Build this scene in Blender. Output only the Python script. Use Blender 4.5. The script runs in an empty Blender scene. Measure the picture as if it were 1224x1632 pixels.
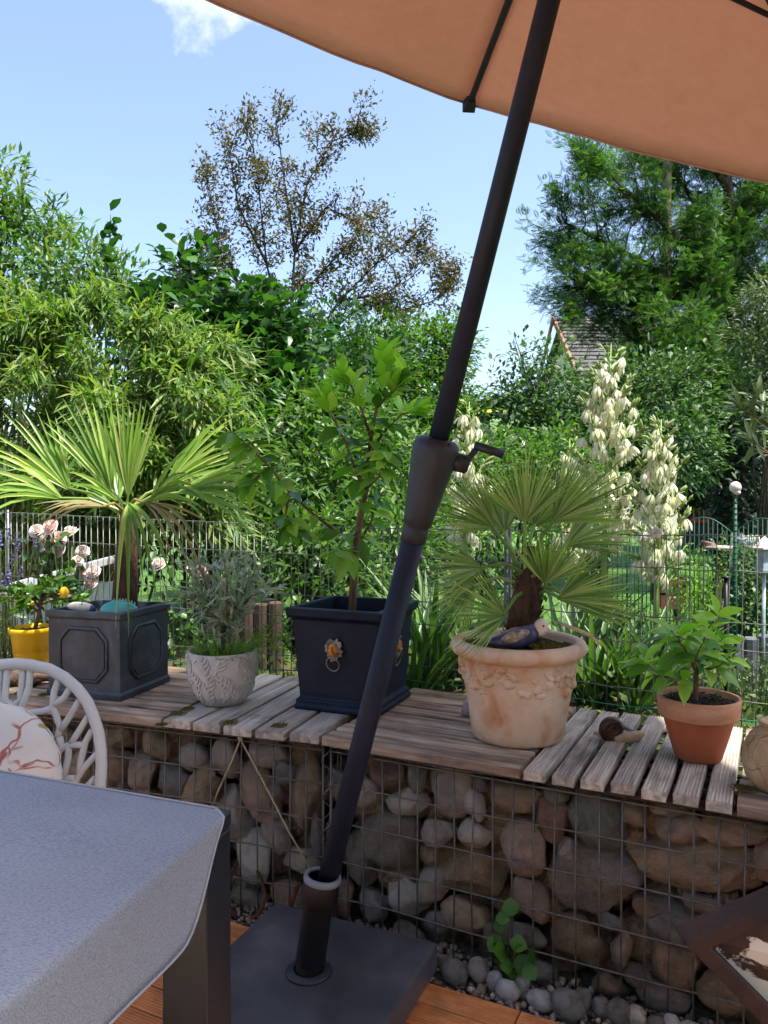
import bpy, bmesh, math, random
import numpy as np
from mathutils import Vector, Matrix, Quaternion, noise as mnoise

# ------------------------------------------------------------------ camera, sky, sun, exposure
scene = bpy.context.scene
EYE = 1.18
FPX = 1226.0
TH = math.atan(26.0 / FPX)
cam = bpy.data.cameras.new('camera'); camo = bpy.data.objects.new('camera', cam)
scene.collection.objects.link(camo)
camo.location = (0, 0, EYE); camo.rotation_euler = (math.pi / 2 - TH, 0, 0)
cam.sensor_fit = 'VERTICAL'; cam.sensor_height = 36.0; cam.lens = 36.0 * FPX / 1632.0
cam.clip_start = 0.02; cam.clip_end = 3000
scene.camera = camo

SUN_DIR = Vector((0.32, -0.20, 0.9)).normalized()      # towards the sun: high, behind the viewer's right shoulder
sun_el = math.asin(SUN_DIR.z); sun_az = math.atan2(SUN_DIR.x, SUN_DIR.y)
w = bpy.data.worlds.new('World'); scene.world = w; w.use_nodes = True
nt = w.node_tree; nt.nodes.clear()
out = nt.nodes.new('ShaderNodeOutputWorld'); bg = nt.nodes.new('ShaderNodeBackground')
sky = nt.nodes.new('ShaderNodeTexSky'); sky.sky_type = 'NISHITA'; sky.sun_disc = False
sky.sun_elevation = sun_el; sky.sun_rotation = sun_az
sky.altitude = 300; sky.air_density = 1.0; sky.dust_density = 3.2; sky.ozone_density = 3.0
tc = nt.nodes.new('ShaderNodeTexCoord')
mp = nt.nodes.new('ShaderNodeMapping'); mp.inputs['Scale'].default_value = (1.0, 1.0, 2.6); mp.inputs['Location'].default_value = (0.62, 0.13, 0.0)
n1 = nt.nodes.new('ShaderNodeTexNoise'); n1.inputs['Scale'].default_value = 2.6; n1.inputs['Detail'].default_value = 9; n1.inputs['Roughness'].default_value = 0.58
cr = nt.nodes.new('ShaderNodeValToRGB'); cr.color_ramp.elements[0].position = 0.72; cr.color_ramp.elements[1].position = 0.86
mx = nt.nodes.new('ShaderNodeMix'); mx.data_type = 'RGBA'
mx.inputs['B'].default_value = (4.4, 4.4, 4.6, 1)
mul = nt.nodes.new('ShaderNodeMath'); mul.operation = 'MULTIPLY'; mul.inputs[1].default_value = 0.75
nt.links.new(tc.outputs['Generated'], mp.inputs['Vector']); nt.links.new(mp.outputs['Vector'], n1.inputs['Vector'])
nt.links.new(n1.outputs['Fac'], cr.inputs['Fac']); nt.links.new(cr.outputs['Color'], mul.inputs[0])
# one cumulus high on the left, the rest thin noise
dv = nt.nodes.new('ShaderNodeVectorMath'); dv.operation = 'DOT_PRODUCT'; cd_ = Vector((-0.232, 1.0, 0.695)).normalized(); dv.inputs[1].default_value = cd_
n2 = nt.nodes.new('ShaderNodeTexNoise'); n2.inputs['Scale'].default_value = 14; n2.inputs['Detail'].default_value = 8; n2.inputs['Roughness'].default_value = 0.6
nt.links.new(tc.outputs['Generated'], dv.inputs[0]); nt.links.new(tc.outputs['Generated'], n2.inputs['Vector'])
m1 = nt.nodes.new('ShaderNodeMapRange'); m1.inputs[1].default_value = 0.9925; m1.inputs[2].default_value = 1.0; m1.inputs[3].default_value = -0.28; m1.inputs[4].default_value = 0.30
nt.links.new(dv.outputs['Value'], m1.inputs[0])
a1 = nt.nodes.new('ShaderNodeMath'); a1.operation = 'ADD'; nt.links.new(m1.outputs[0], a1.inputs[0]); nt.links.new(n2.outputs['Fac'], a1.inputs[1])
m2 = nt.nodes.new('ShaderNodeMapRange'); m2.inputs[1].default_value = 0.60; m2.inputs[2].default_value = 1.0; nt.links.new(a1.outputs[0], m2.inputs[0])
mxm = nt.nodes.new('ShaderNodeMath'); mxm.operation = 'MAXIMUM'; nt.links.new(m2.outputs[0], mxm.inputs[0]); nt.links.new(mul.outputs[0], mxm.inputs[1])
nt.links.new(mxm.outputs[0], mx.inputs['Factor']); tint = nt.nodes.new('ShaderNodeMix'); tint.data_type = 'RGBA'; tint.blend_type = 'MULTIPLY'; tint.inputs['Factor'].default_value = 1.0; tint.inputs['B'].default_value = (1.0, 0.95, 0.93, 1)
nt.links.new(sky.outputs['Color'], tint.inputs['A']); nt.links.new(tint.outputs['Result'], mx.inputs['A'])
nt.links.new(mx.outputs['Result'], bg.inputs['Color']); bg.inputs['Strength'].default_value = 0.108
nt.links.new(bg.outputs[0], out.inputs[0])
sl = bpy.data.lights.new('sun', 'SUN'); sl.energy = 2.9; sl.angle = math.radians(1.5); sl.color = (1.0, 0.95, 0.87)
so = bpy.data.objects.new('sun', sl); scene.collection.objects.link(so)
so.rotation_euler = SUN_DIR.to_track_quat('Z', 'Y').to_euler(); so.location = (0, 0, 20)
scene.view_settings.view_transform = 'Standard'; scene.view_settings.look = 'None'
scene.view_settings.gamma = 1.0; scene.view_settings.use_curve_mapping = False
scene.view_settings.exposure = 1.88
scene.cycles.use_adaptive_sampling = True; scene.cycles.adaptive_threshold = 0.02
scene.cycles.max_bounces = 6; scene.cycles.transparent_max_bounces = 8
scene.cycles.diffuse_bounces = 3; scene.cycles.glossy_bounces = 3; scene.cycles.transmission_bounces = 3
scene.cycles.caustics_reflective = False; scene.cycles.caustics_refractive = False
scene.cycles.use_denoising = True

# ------------------------------------------------------------------ helpers
COL = scene.collection
rnd = random.Random(7)
rng = np.random.default_rng(11)
FW = Vector((0, math.cos(TH), -math.sin(TH))); UP = Vector((0, math.sin(TH), math.cos(TH))); CAM = Vector((0, 0, EYE))
def ray(px, py): return FW + Vector((1, 0, 0)) * ((px - 612) / FPX) - UP * ((py - 816) / FPX)
def P(px, py, Y):
    d = ray(px, py); return CAM + d * (Y / d.y)
def Q(px, py, z):
    d = ray(px, py); return CAM + d * ((z - EYE) / d.z)
def RP(px, py, p0, n):
    d = ray(px, py); return CAM + d * ((p0 - CAM).dot(n) / d.dot(n))

def lin(c):
    if isinstance(c, str): c = tuple(int(c[i:i + 2], 16) / 255 for i in (0, 2, 4))
    return tuple((v / 12.92 if v <= .04045 else ((v + .055) / 1.055) ** 2.4) for v in c[:3]) + (1,)

class MB:
    """collects shapes and links them as one mesh object"""
    def __init__(s): s.v = []; s.f = []; s.r = []
    def add(s, V, F, r=0.0):
        b = len(s.v); s.v.extend([tuple(x) for x in V]); s.f.extend([tuple(i + b for i in f) for f in F]); s.r.extend([r] * len(V)); return s
    def box(s, c, size, M=None, r=0.0):
        hx, hy, hz = size[0] / 2, size[1] / 2, size[2] / 2; c = Vector(c)
        V = [Vector((x, y, z)) for z in (-hz, hz) for y in (-hy, hy) for x in (-hx, hx)]
        if M is not None: V = [M @ p for p in V]
        return s.add([c + p for p in V], [(0, 2, 3, 1), (4, 5, 7, 6), (0, 1, 5, 4), (2, 6, 7, 3), (0, 4, 6, 2), (1, 3, 7, 5)], r)
    def frame(s, o, ux, uy, uz, r=0.0):
        """box from a corner and three edge vectors"""
        V = [o + ux * i + uy * j + uz * k for k in (0, 1) for j in (0, 1) for i in (0, 1)]
        return s.add(V, [(0, 2, 3, 1), (4, 5, 7, 6), (0, 1, 5, 4), (2, 6, 7, 3), (0, 4, 6, 2), (1, 3, 7, 5)], r)
    def tube(s, pts, rad, n=6, cap=True, r=0.0, flat=1.0):
        pts = [Vector(p) for p in pts]; m = len(pts)
        if not hasattr(rad, '__len__'): rad = [rad] * m
        t0 = (pts[1] - pts[0]).normalized()
        a = t0.orthogonal().normalized()
        V = []; F = []
        for i in range(m):
            t = (pts[min(i + 1, m - 1)] - pts[max(i - 1, 0)])
            if t.length < 1e-9: t = t0.copy()
            t.normalize()
            a = (a - t * a.dot(t))
            a = a.normalized() if a.length > 1e-6 else t.orthogonal().normalized()
            b = t.cross(a)
            for k in range(n):
                q = 2 * math.pi * k / n
                V.append(pts[i] + (a * math.cos(q) + b * math.sin(q) * flat) * rad[i])
        for i in range(m - 1):
            for k in range(n):
                k2 = (k + 1) % n
                F.append((i * n + k, i * n + k2, (i + 1) * n + k2, (i + 1) * n + k))
        if cap:
            F.append(tuple(range(n - 1, -1, -1))); F.append(tuple((m - 1) * n + k for k in range(n)))
        return s.add(V, F, r)
    def lathe(s, prof, c, n=48, M=None, close=False, r=0.0):
        V = []; F = []; c = Vector(c); m = len(prof)
        for (rr, z) in prof:
            for k in range(n):
                q = 2 * math.pi * k / n; p = Vector((rr * math.cos(q), rr * math.sin(q), z))
                V.append(c + (M @ p if M is not None else p))
        for i in range(m - 1):
            for k in range(n):
                k2 = (k + 1) % n
                F.append((i * n + k, i * n + k2, (i + 1) * n + k2, (i + 1) * n + k))
        if close:
            F.append(tuple(range(n - 1, -1, -1))); F.append(tuple((m - 1) * n + k for k in range(n)))
        return s.add(V, F, r)
    def ball(s, c, rad, nu=12, nv=8, M=None, r=0.0):
        if not hasattr(rad, '__len__'): rad = (rad,) * 3
        c = Vector(c); V = []; F = []
        for i in range(nv + 1):
            t = math.pi * i / nv
            for k in range(nu):
                q = 2 * math.pi * k / nu
                p = Vector((rad[0] * math.sin(t) * math.cos(q), rad[1] * math.sin(t) * math.sin(q), -rad[2] * math.cos(t)))
                V.append(c + (M @ p if M is not None else p))
        for i in range(nv):
            for k in range(nu):
                k2 = (k + 1) % nu
                F.append((i * nu + k, i * nu + k2, (i + 1) * nu + k2, (i + 1) * nu + k))
        return s.add(V, F, r)
    def mesh(s, name, m=None, smooth=False):
        me = bpy.data.meshes.new(name); me.from_pydata(s.v, [], s.f); me.update()
        if any(s.r):
            at = me.attributes.new('rnd', 'FLOAT', 'POINT'); at.data.foreach_set('value', s.r)
        if smooth: me.polygons.foreach_set('use_smooth', [True] * len(me.polygons))
        if m: me.materials.append(m)
        return me
    def build(s, name, m, parent=None, smooth=False, bevel=0, seg=2, angle=True):
        o = link(name, s.mesh(name, m, smooth), parent)
        if bevel:
            b = o.modifiers.new('bevel', 'BEVEL'); b.width = bevel; b.segments = seg; b.limit_method = 'ANGLE'; b.angle_limit = math.radians(35)
        return o

def link(name, me, parent=None):
    o = bpy.data.objects.new(name, me); COL.objects.link(o)
    if parent is not None: setp(o, parent)
    return o
def setp(o, parent):
    o.parent = parent
    if parent.type == 'EMPTY': o.matrix_parent_inverse = Matrix.Translation(parent.location).inverted()
def thing(name, label, cat, loc=(0, 0, 0), group=None):
    o = bpy.data.objects.new(name, None); COL.objects.link(o); o.location = loc; o.empty_display_size = 0.05
    return tag(o, label, cat, group)
def tag(o, label, cat, group=None):
    o['label'] = label; o['category'] = cat
    if group: o['group'] = group
    return o
def struct(o): o['kind'] = 'structure'; return o
def stuff(o): o['kind'] = 'stuff'; return o

def arr_mesh(name, V, F, m=None, rn=None, smooth=False):
    V = np.asarray(V, dtype=np.float32); F = np.asarray(F, dtype=np.int32)
    me = bpy.data.meshes.new(name); k = F.shape[1]
    me.vertices.add(len(V)); me.vertices.foreach_set('co', V.ravel())
    me.loops.add(F.size); me.loops.foreach_set('vertex_index', F.ravel())
    me.polygons.add(len(F)); me.polygons.foreach_set('loop_start', np.arange(0, F.size, k, dtype=np.int32))
    try: me.polygons.foreach_set('loop_total', np.full(len(F), k, dtype=np.int32))
    except Exception: pass
    if smooth: me.polygons.foreach_set('use_smooth', np.ones(len(F), dtype=bool))
    me.update(calc_edges=True); me.validate()
    if rn is not None:
        at = me.attributes.new('rnd', 'FLOAT', 'POINT'); at.data.foreach_set('value', np.asarray(rn, dtype=np.float32))
    if m: me.materials.append(m)
    return me

def leaf_t(seg=2, wid=0.3, peak=0.45, fold=0.12, curl=0.15, pw=1.0):
    """leaf of unit length along +y, folded on the midrib: verts, quads"""
    V = []; F = []
    if seg == 1:
        return np.array([(0, 0, 0), (wid / 2, peak, fold * wid), (0, 1, -curl), (-wid / 2, peak, fold * wid)], float), np.array([(0, 1, 2, 3)], int)
    for i in range(seg + 1):
        t = i / seg
        q = t / peak if t < peak else (1 - t) / (1 - peak)
        wd = wid * 0.5 * (math.sin(max(0.0, min(1, q)) * math.pi / 2) ** pw)
        if i == 0: wd = wid * 0.04
        if i == seg: wd = wid * 0.02
        z = -curl * t * t
        V += [(-wd, t, z + fold * wd * 2), (0, t, z), (wd, t, z + fold * wd * 2)]
    for i in range(seg):
        b = i * 3
        F += [(b, b + 1, b + 4, b + 3), (b + 1, b + 2, b + 5, b + 4)]
    return np.array(V, float), np.array(F, int)

def unit(A): return A / np.maximum(np.linalg.norm(A, axis=1, keepdims=True), 1e-9)
def scatter(T, O, D, U, S, R=None, wsc=None):
    """copies of template T at origins O, pointing along D with upper side towards U, scaled by S"""
    TV, TF = T; n = len(O); D = unit(np.asarray(D, float)); U = np.asarray(U, float)
    X = unit(np.cross(D, U)); Z = np.cross(X, D)
    S = np.asarray(S, float).reshape(n, 1, 1); ws = S if wsc is None else S * np.asarray(wsc).reshape(n, 1, 1)
    V = np.asarray(O)[:, None, :] + TV[None, :, 0:1] * X[:, None, :] * ws + TV[None, :, 1:2] * D[:, None, :] * S + TV[None, :, 2:3] * Z[:, None, :] * S
    m = len(TV); F = TF[None] + (np.arange(n) * m)[:, None, None]
    r = np.repeat(rng.random(n) if R is None else R, m)
    return V.reshape(-1, 3), F.reshape(-1, TF.shape[1]), r
def rdir(n):
    v = rng.normal(size=(n, 3)); return unit(v)

# ------------------------------------------------------------------ materials
def newmat(name):
    m = bpy.data.materials.new(name); m.use_nodes = True; n = m.node_tree; n.nodes.clear()
    o = n.nodes.new('ShaderNodeOutputMaterial'); b = n.nodes.new('ShaderNodeBsdfPrincipled'); n.links.new(b.outputs[0], o.inputs[0])
    return m, n, b, o
def ramp(n, cols, pos=None, src=None):
    r = n.nodes.new('ShaderNodeValToRGB'); e = r.color_ramp.elements
    while len(e) < len(cols): e.new(0.5)
    for i, c in enumerate(cols):
        e[i].position = (pos[i] if pos else i / (len(cols) - 1)); e[i].color = lin(c) if isinstance(c, str) else c
    if src is not None: n.links.new(src, r.inputs['Fac'])
    return r
def noise_n(n, scale, detail=5, rough=0.55, vec=None, dist=0.0):
    t = n.nodes.new('ShaderNodeTexNoise'); t.inputs['Scale'].default_value = scale; t.inputs['Detail'].default_value = detail
    t.inputs['Roughness'].default_value = rough; t.inputs['Distortion'].default_value = dist
    if vec is not None: n.links.new(vec, t.inputs['Vector'])
    return t
def coords(n, scale=(1, 1, 1), rot=(0, 0, 0), kind='Object', rand=True):
    t = n.nodes.new('ShaderNodeTexCoord'); mp = n.nodes.new('ShaderNodeMapping')
    mp.inputs['Scale'].default_value = scale; mp.inputs['Rotation'].default_value = rot
    n.links.new(t.outputs[kind], mp.inputs['Vector'])
    if rand:
        oi = n.nodes.new('ShaderNodeObjectInfo'); mu = n.nodes.new('ShaderNodeMath'); mu.operation = 'MULTIPLY'; mu.inputs[1].default_value = 37.0
        n.links.new(oi.outputs['Random'], mu.inputs[0]); n.links.new(mu.outputs[0], mp.inputs['Location'])
    return mp.outputs['Vector']
def bump(n, b, src, strength=0.3, dist=0.01):
    k = n.nodes.new('ShaderNodeBump'); k.inputs['Strength'].default_value = strength; k.inputs['Distance'].default_value = dist
    n.links.new(src, k.inputs['Height'])
    if b.inputs['Normal'].is_linked: n.links.new(b.inputs['Normal'].links[0].from_socket, k.inputs['Normal'])
    n.links.new(k.outputs[0], b.inputs['Normal'])
def mixc(n, fac, a, b, mode='MIX'):
    x = n.nodes.new('ShaderNodeMix'); x.data_type = 'RGBA'; x.blend_type = mode
    for s, v in (('Factor', fac), ('A', a), ('B', b)):
        if hasattr(v, 'links') or hasattr(v, 'is_linked'): n.links.new(v, x.inputs[s])
        elif s == 'Factor': x.inputs[s].default_value = v
        else: x.inputs[s].default_value = lin(v) if isinstance(v, str) else v
    return x.outputs['Result']
def mat(name, cols, scale=8, rough=0.7, detail=6, stretch=(1, 1, 1), bmp=0.2, bscale=None, bdist=0.004, metal=0.0, spec=0.4, pos=None, rand=0.0, dist=0.0, rvar=0.1):
    """two or more colours mixed by noise, with fine relief"""
    m, n, b, o = newmat(name); v = coords(n, stretch)
    t = noise_n(n, scale, detail, 0.6, v, dist)
    if pos is None: pos = [0.3 + 0.4 * i / max(1, len(cols) - 1) for i in range(len(cols))]
    r = ramp(n, cols, pos, t.outputs['Fac']); c = r.outputs['Color']
    if rand:
        oi = n.nodes.new('ShaderNodeObjectInfo'); hs = n.nodes.new('ShaderNodeHueSaturation')
        mr = n.nodes.new('ShaderNodeMapRange'); mr.inputs[3].default_value = 1 - rand; mr.inputs[4].default_value = 1 + rand
        n.links.new(oi.outputs['Random'], mr.inputs[0]); n.links.new(mr.outputs[0], hs.inputs['Value']); n.links.new(c, hs.inputs['Color']); c = hs.outputs['Color']
    n.links.new(c, b.inputs['Base Color'])
    b.inputs['Metallic'].default_value = metal; b.inputs['Specular IOR Level'].default_value = spec
    rr = n.nodes.new('ShaderNodeMapRange'); rr.inputs[3].default_value = max(0, rough - rvar); rr.inputs[4].default_value = min(1, rough + rvar)
    n.links.new(t.outputs['Fac'], rr.inputs[0]); n.links.new(rr.outputs[0], b.inputs['Roughness'])
    if bmp:
        t2 = noise_n(n, bscale or scale * 5, 6, 0.65, v); bump(n, b, t2.outputs['Fac'], bmp, bdist)
    return m
def leafmat(name, cols, trans=0.35, rough=0.42, tcol=None, spec=0.45, k=0.95):
    m, n, b, o = newmat(name)
    at = n.nodes.new('ShaderNodeAttribute'); at.attribute_name = 'rnd'; oi = n.nodes.new('ShaderNodeObjectInfo')
    ad = n.nodes.new('ShaderNodeMath'); ad.operation = 'ADD'; fr = n.nodes.new('ShaderNodeMath'); fr.operation = 'FRACT'
    n.links.new(at.outputs['Fac'], ad.inputs[0]); n.links.new(oi.outputs['Random'], ad.inputs[1]); n.links.new(ad.outputs[0], fr.inputs[0])
    r = ramp(n, [tuple(v * q for v, q in zip(lin(kc), (.44 * k, .46 * k, .50 * k))) + (1,) for kc in cols], None, fr.outputs[0])
    c = r.outputs['Color']
    n.links.new(c, b.inputs['Base Color']); b.inputs['Roughness'].default_value = rough; b.inputs['Specular IOR Level'].default_value = spec
    if trans:
        tr = n.nodes.new('ShaderNodeBsdfTranslucent'); mx = n.nodes.new('ShaderNodeMixShader'); mx.inputs[0].default_value = trans
        tcn = mixc(n, 1.0, c, tcol or (1.35, 1.5, 0.65, 1), 'MULTIPLY')
        n.links.new(tcn, tr.inputs['Color']); n.links.new(b.outputs[0], mx.inputs[1]); n.links.new(tr.outputs[0], mx.inputs[2]); n.links.new(mx.outputs[0], o.inputs[0])
    return m
# ------------------------------------------------------------------ material library
M = {}
M['soil'] = mat('soil', ['241a12', '3d2d20', '5a4734'], 30, 0.95, bmp=0.9, bdist=0.02)
M['ground'] = mat('ground', ['2f3a17', '4a5a22', '5c4a34', '3e2f20'], 2.2, 0.95, detail=10, bmp=1.0, bscale=30, bdist=0.05)
M['lawn'] = mat('lawn', ['3f6a1c', '55852a', '6a9836'], 3.0, 0.9, detail=12, bmp=1.0, bscale=160, bdist=0.04)
M['hill'] = mat('hill', ['3c5a2a', '57723a', '6d7f45'], 0.03, 0.95, bmp=0.0)
M['rape'] = mat('rape', ['b5a63a', 'c9b84c'], 0.06, 0.95, bmp=0.0)
M['deckbase'] = mat('deckbase', ['120e0b', '1c1612'], 6, 0.9)
M['gravelbed'] = mat('gravelbed', ['3a342c', '6a6157', '8a8073'], 60, 0.95, bmp=1.0, bdist=0.01)
M['pebble'] = None

def wood(name, cols, grooves=False, rot=(0, 0, 0), rand=0.22, rough=0.85):
    m, n, b, o = newmat(name); v = coords(n, (14, 1.1, 14))
    g = noise_n(n, 3.4, 8, 0.62, v, 0.6); r = ramp(n, cols, [0.28, 0.45, 0.58, 0.74], g.outputs['Fac'])
    v2 = coords(n, (1, 1, 1)); s = noise_n(n, 5.0, 6, 0.6, v2)
    st = ramp(n, [(0.38, 0.38, 0.36, 1), (1, 1, 1, 1), (1.22, 1.2, 1.16, 1)], [0.3, 0.5, 0.72], s.outputs['Fac'])
    c = mixc(n, 1.0, r.outputs['Color'], st.outputs['Color'], 'MULTIPLY')
    oi = n.nodes.new('ShaderNodeObjectInfo'); hs = n.nodes.new('ShaderNodeHueSaturation'); mr = n.nodes.new('ShaderNodeMapRange')
    mr.inputs[3].default_value = 1 - rand; mr.inputs[4].default_value = 1 + rand
    n.links.new(oi.outputs['Random'], mr.inputs[0]); n.links.new(mr.outputs[0], hs.inputs['Value']); n.links.new(c, hs.inputs['Color'])
    n.links.new(hs.outputs['Color'], b.inputs['Base Color']); b.inputs['Roughness'].default_value = rough; b.inputs['Specular IOR Level'].default_value = 0.25
    g2 = noise_n(n, 9, 6, 0.7, v); bump(n, b, g2.outputs['Fac'], 0.5, 0.004)
    return m
M['wood_grey'] = wood('wood_grey', ['6b645b', 'a39b90', 'bbb3a7', 'd0c8bc'])
M['wood_brown'] = wood('wood_brown', ['4f4238', '857362', 'a28f7b', 'bba993'])
M['wood_dark'] = wood('wood_dark', ['241d17', '3a2f26', '4c4036', '5d5145'])
M['deck_orange'] = wood('deck_orange', ['b8703e', 'd0854e', 'da925a', 'e09e68'], rand=0.10, rough=0.6)
M['wire'] = mat('wire', ['55524c', '6d6963', '48443f'], 40, 0.5, metal=0.35, bmp=0.2)
M['fencewire'] = mat('fencewire', ['5c5e5c', '757774', '4f4d49'], 20, 0.42, metal=0.5, bmp=0.0)
M['greenwire'] = mat('greenwire', ['0f5a45', '177a5c'], 20, 0.4, bmp=0.0)
M['greenpost'] = mat('greenpost', ['0e3a28', '145038'], 20, 0.5, bmp=0.1)
M['bounce_terrace'] = mat('bounce_terrace', ['b89e84', 'c6ae96', 'd0bca6'], 4, .85, bmp=.2)
M['wall'] = mat('bounce_wall', ['d6cbb8', 'e2d8c6'], 3, 0.9, bmp=0.3)

# ------------------------------------------------------------------ the ledge's two directions
ORG = Vector((-0.15, 2.04, 0))
A_R = math.radians(26.6); A_L = math.radians(19.0)
ER = Vector((math.cos(A_R), -math.sin(A_R), 0)); NR = Vector((math.sin(A_R), math.cos(A_R), 0))
EL = Vector((math.cos(A_L), -math.sin(A_L), 0)); NL = Vector((math.sin(A_L), math.cos(A_L), 0))
def LR(s, t, z): return ORG + ER * s + NR * t + Vector((0, 0, z))
def LL(s, t, z): return ORG + EL * s + NL * t + Vector((0, 0, z))
def LG(s, t, z): return LR(s, t, z) if s >= 0 else LL(s, t, z)
ZT = 0.548

# ground: one sheet, a bed raised behind the gabions, a lawn beyond, a hill far off
def gz(s, t):
    t0 = 0.47 + (0.13 * max(s, -3) if s < 0 else 0)
    if t < t0: return 0.0
    if t < t0 + 0.06: return 0.42 * (t - t0) / 0.06
    if t < 1.3: return 0.42
    if t < 3.2: return 0.42 * (1 - (t - 1.3) / 1.9)
    if t < 48: return 0.0
    return min((t - 48) * 0.135, 38)
ss = [-700, -300, -120, -50, -20, -9, -5, -3.5, -2.5, -1.9, -1.4, -1, -.6, -.3, 0, .4, .8, 1.2, 1.7, 2.5, 3.5, 5, 9, 20, 50, 120, 300, 700]
tt = [-12, -4, -2, -1, 0, .2, .27, .33, .39, .45, .47, .53, .6, .9, 1.3, 2, 2.6, 3.2, 5, 9, 14, 22, 34, 48, 90, 150, 230, 330, 345, 700]
V = []; F = []
for t in tt:
    for s in ss: V.append(LR(s, t, gz(s, t) - 0.004 + (0.03 * mnoise.noise((s * 1.3, t * 1.3, 0)) if 0.6 < t < 3 and abs(s) < 8 else 0)))
for j in range(len(tt) - 1):
    for i in range(len(ss) - 1):
        a = j * len(ss) + i; F.append((a, a + 1, a + 1 + len(ss), a + len(ss)))
mb = MB(); mb.add(V, F); struct(mb.build('ground', M['ground']))
# lawn: flat sheet past the bed
V = []; F = []; ls = [-30, -8, -2, 0, 2, 4, 8, 30]; lt = [3.25, 4.5, 7, 12, 20, 33]
for t in lt:
    for s in ls: V.append(LR(s, t, 0.006))
for j in range(len(lt) - 1):
    for i in range(len(ls) - 1):
        a = j * len(ls) + i; F.append((a, a + 1, a + 1 + len(ls), a + len(ls)))
mb = MB(); mb.add(V, F); struct(mb.build('lawn', M['lawn']))
# hillside beyond the gardens with a yellow field below a wood
V = []; F = []; hs_ = list(range(-260, 420, 20)); ht = [49, 120, 200, 280, 330, 344]
for t in ht:
    for s in hs_: V.append(LR(s, t, gz(0, t) + 0.35 + 1.4 * mnoise.noise((s * .02, t * .02, 3))))
for j in range(len(ht) - 1):
    for i in range(len(hs_) - 1):
        a = j * len(hs_) + i; F.append((a, a + 1, a + 1 + len(hs_), a + len(hs_)))
mb = MB(); mb.add(V, F); struct(mb.build('hillside', M['hill'], smooth=True))
V = []; F = []; fs = list(range(-200, 400, 20)); ft = [255, 275, 295, 312]
for t in ft:
    for s in fs: V.append(LR(s, t, gz(0, t) + 2.2))
for j in range(len(ft) - 1):
    for i in range(len(fs) - 1):
        a = j * len(fs) + i; F.append((a, a + 1, a + 1 + len(fs), a + len(fs)))
mb = MB(); mb.add(V, F); struct(mb.build('field', M['rape'], smooth=True))


# the terrace behind the viewer is unseen, added pale to bounce warm light
mb = MB(); mb.frame(LR(-8, -9.0, -.02), ER * 9.6, NR * 7.2, Vector((0, 0, .055))); struct(mb.build('bounce_terrace', M['bounce_terrace']))
mb = MB(); mb.box((-.5, -5.5, 2.3), (13, .3, 4.6)); o = mb.build('bounce_wall', M['wall'])  # unseen wall, added to throw warm light back under the canopy
tag(o, 'unseen cream wall added behind the viewer to bounce light', 'wall')

# deck: orange composite planks in tiles
DECK = 0.05
mb = MB(); mb.frame(LR(-1.8, -3.0, 0.004), ER * 3.4, NR * 2.87, Vector((0, 0, DECK - 0.022)))
deck = struct(mb.build('deck', M['deckbase']))
def prism_mesh(name, prof, L, m, jit=0.0):
    """profile (x,z) extruded along local y from 0 to L"""
    V = [(x, 0, z) for x, z in prof] + [(x, L, z) for x, z in prof]; n = len(prof)
    F = [(i, (i + 1) % n, n + (i + 1) % n, n + i) for i in range(n)] + [tuple(range(n - 1, -1, -1)), tuple(range(n, 2 * n))]
    mb = MB(); mb.add(V, [f[::-1] for f in F]); return mb.mesh(name, m)
def groove_prof(w, h, k, gd):
    p = [(-w / 2, 0), (w / 2, 0), (w / 2, h - gd)]
    st = w / k
    for i in range(k):
        x = w / 2 - i * st
        p += [(x - st * .12, h), (x - st * .58, h), (x - st * .66, h - gd), (x - st * .94, h - gd)]
    p += [(-w / 2, h - gd)]
    return p
pm = prism_mesh('plank', groove_prof(0.0715, 0.021, 9, 0.0022), 0.295, M['deck_orange'])
rot = Matrix(((ER.x, -NR.x, 0), (ER.y, -NR.y, 0), (0, 0, 1)))
def plank_obj(me, org, yd, parent, sc=(1, 1, 1)):
    o = link('plank', me, parent); yd = yd.normalized(); xd = yd.cross(Vector((0, 0, 1)))
    Mx = Matrix((xd, yd, Vector((0, 0, 1)))).transposed().to_4x4()
    o.matrix_basis = Matrix.Translation(org) @ Mx @ Matrix.Diagonal((*sc, 1)); return o
for ti in range(5):
    for si in range(9):
        for k in range(4):
            s0 = -1.5 + si * 0.30 - 0.03; t0 = -0.13 - ti * 0.30 - (k + .5) * 0.075
            if LR(s0, t0, 0).y < 0.75: continue
            o = plank_obj(pm, LR(s0 + .0025, t0, DECK - 0.021 + rnd.uniform(-.0006, .0006)), ER, deck)

# ------------------------------------------------------------------ stones
def stone_mesh(name, seed, ang):
    bm = bmesh.new(); bmesh.ops.create_icosphere(bm, subdivisions=4, radius=1.0); r_ = random.Random(seed)
    off = Vector((r_.uniform(-50, 50), r_.uniform(-50, 50), r_.uniform(-50, 50)))
    planes = [(Vector((r_.gauss(0, 1), r_.gauss(0, 1), r_.gauss(0, 1))).normalized(), r_.uniform(.55, .88)) for _ in range(ang)]
    for v in bm.verts:
        p = v.co.copy()
        for nn, d in planes:
            k = p.dot(nn)
            if k > d: p -= nn * (k - d) * 0.93
        q = 1 + 0.13 * mnoise.noise(p * 1.1 + off) + 0.06 * mnoise.noise(p * 2.7 + off) + 0.022 * mnoise.noise(p * 7 + off)
        v.co = p * q
    me = bpy.data.meshes.new(name); bm.to_mesh(me); bm.free()
    co = np.array([v.co for v in me.vertices]); mn, mxx = co.min(0), co.max(0)
    co = (co - (mn + mxx) / 2) / ((mxx - mn) / 2); me.vertices.foreach_set('co', co.astype(np.float32).ravel())
    me.polygons.foreach_set('use_smooth', [True] * len(me.polygons)); me.materials.append(None); return me
STONES = [stone_mesh('stone', 100 + i, [6, 11, 15, 9][i % 4]) for i in range(12)]
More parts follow.
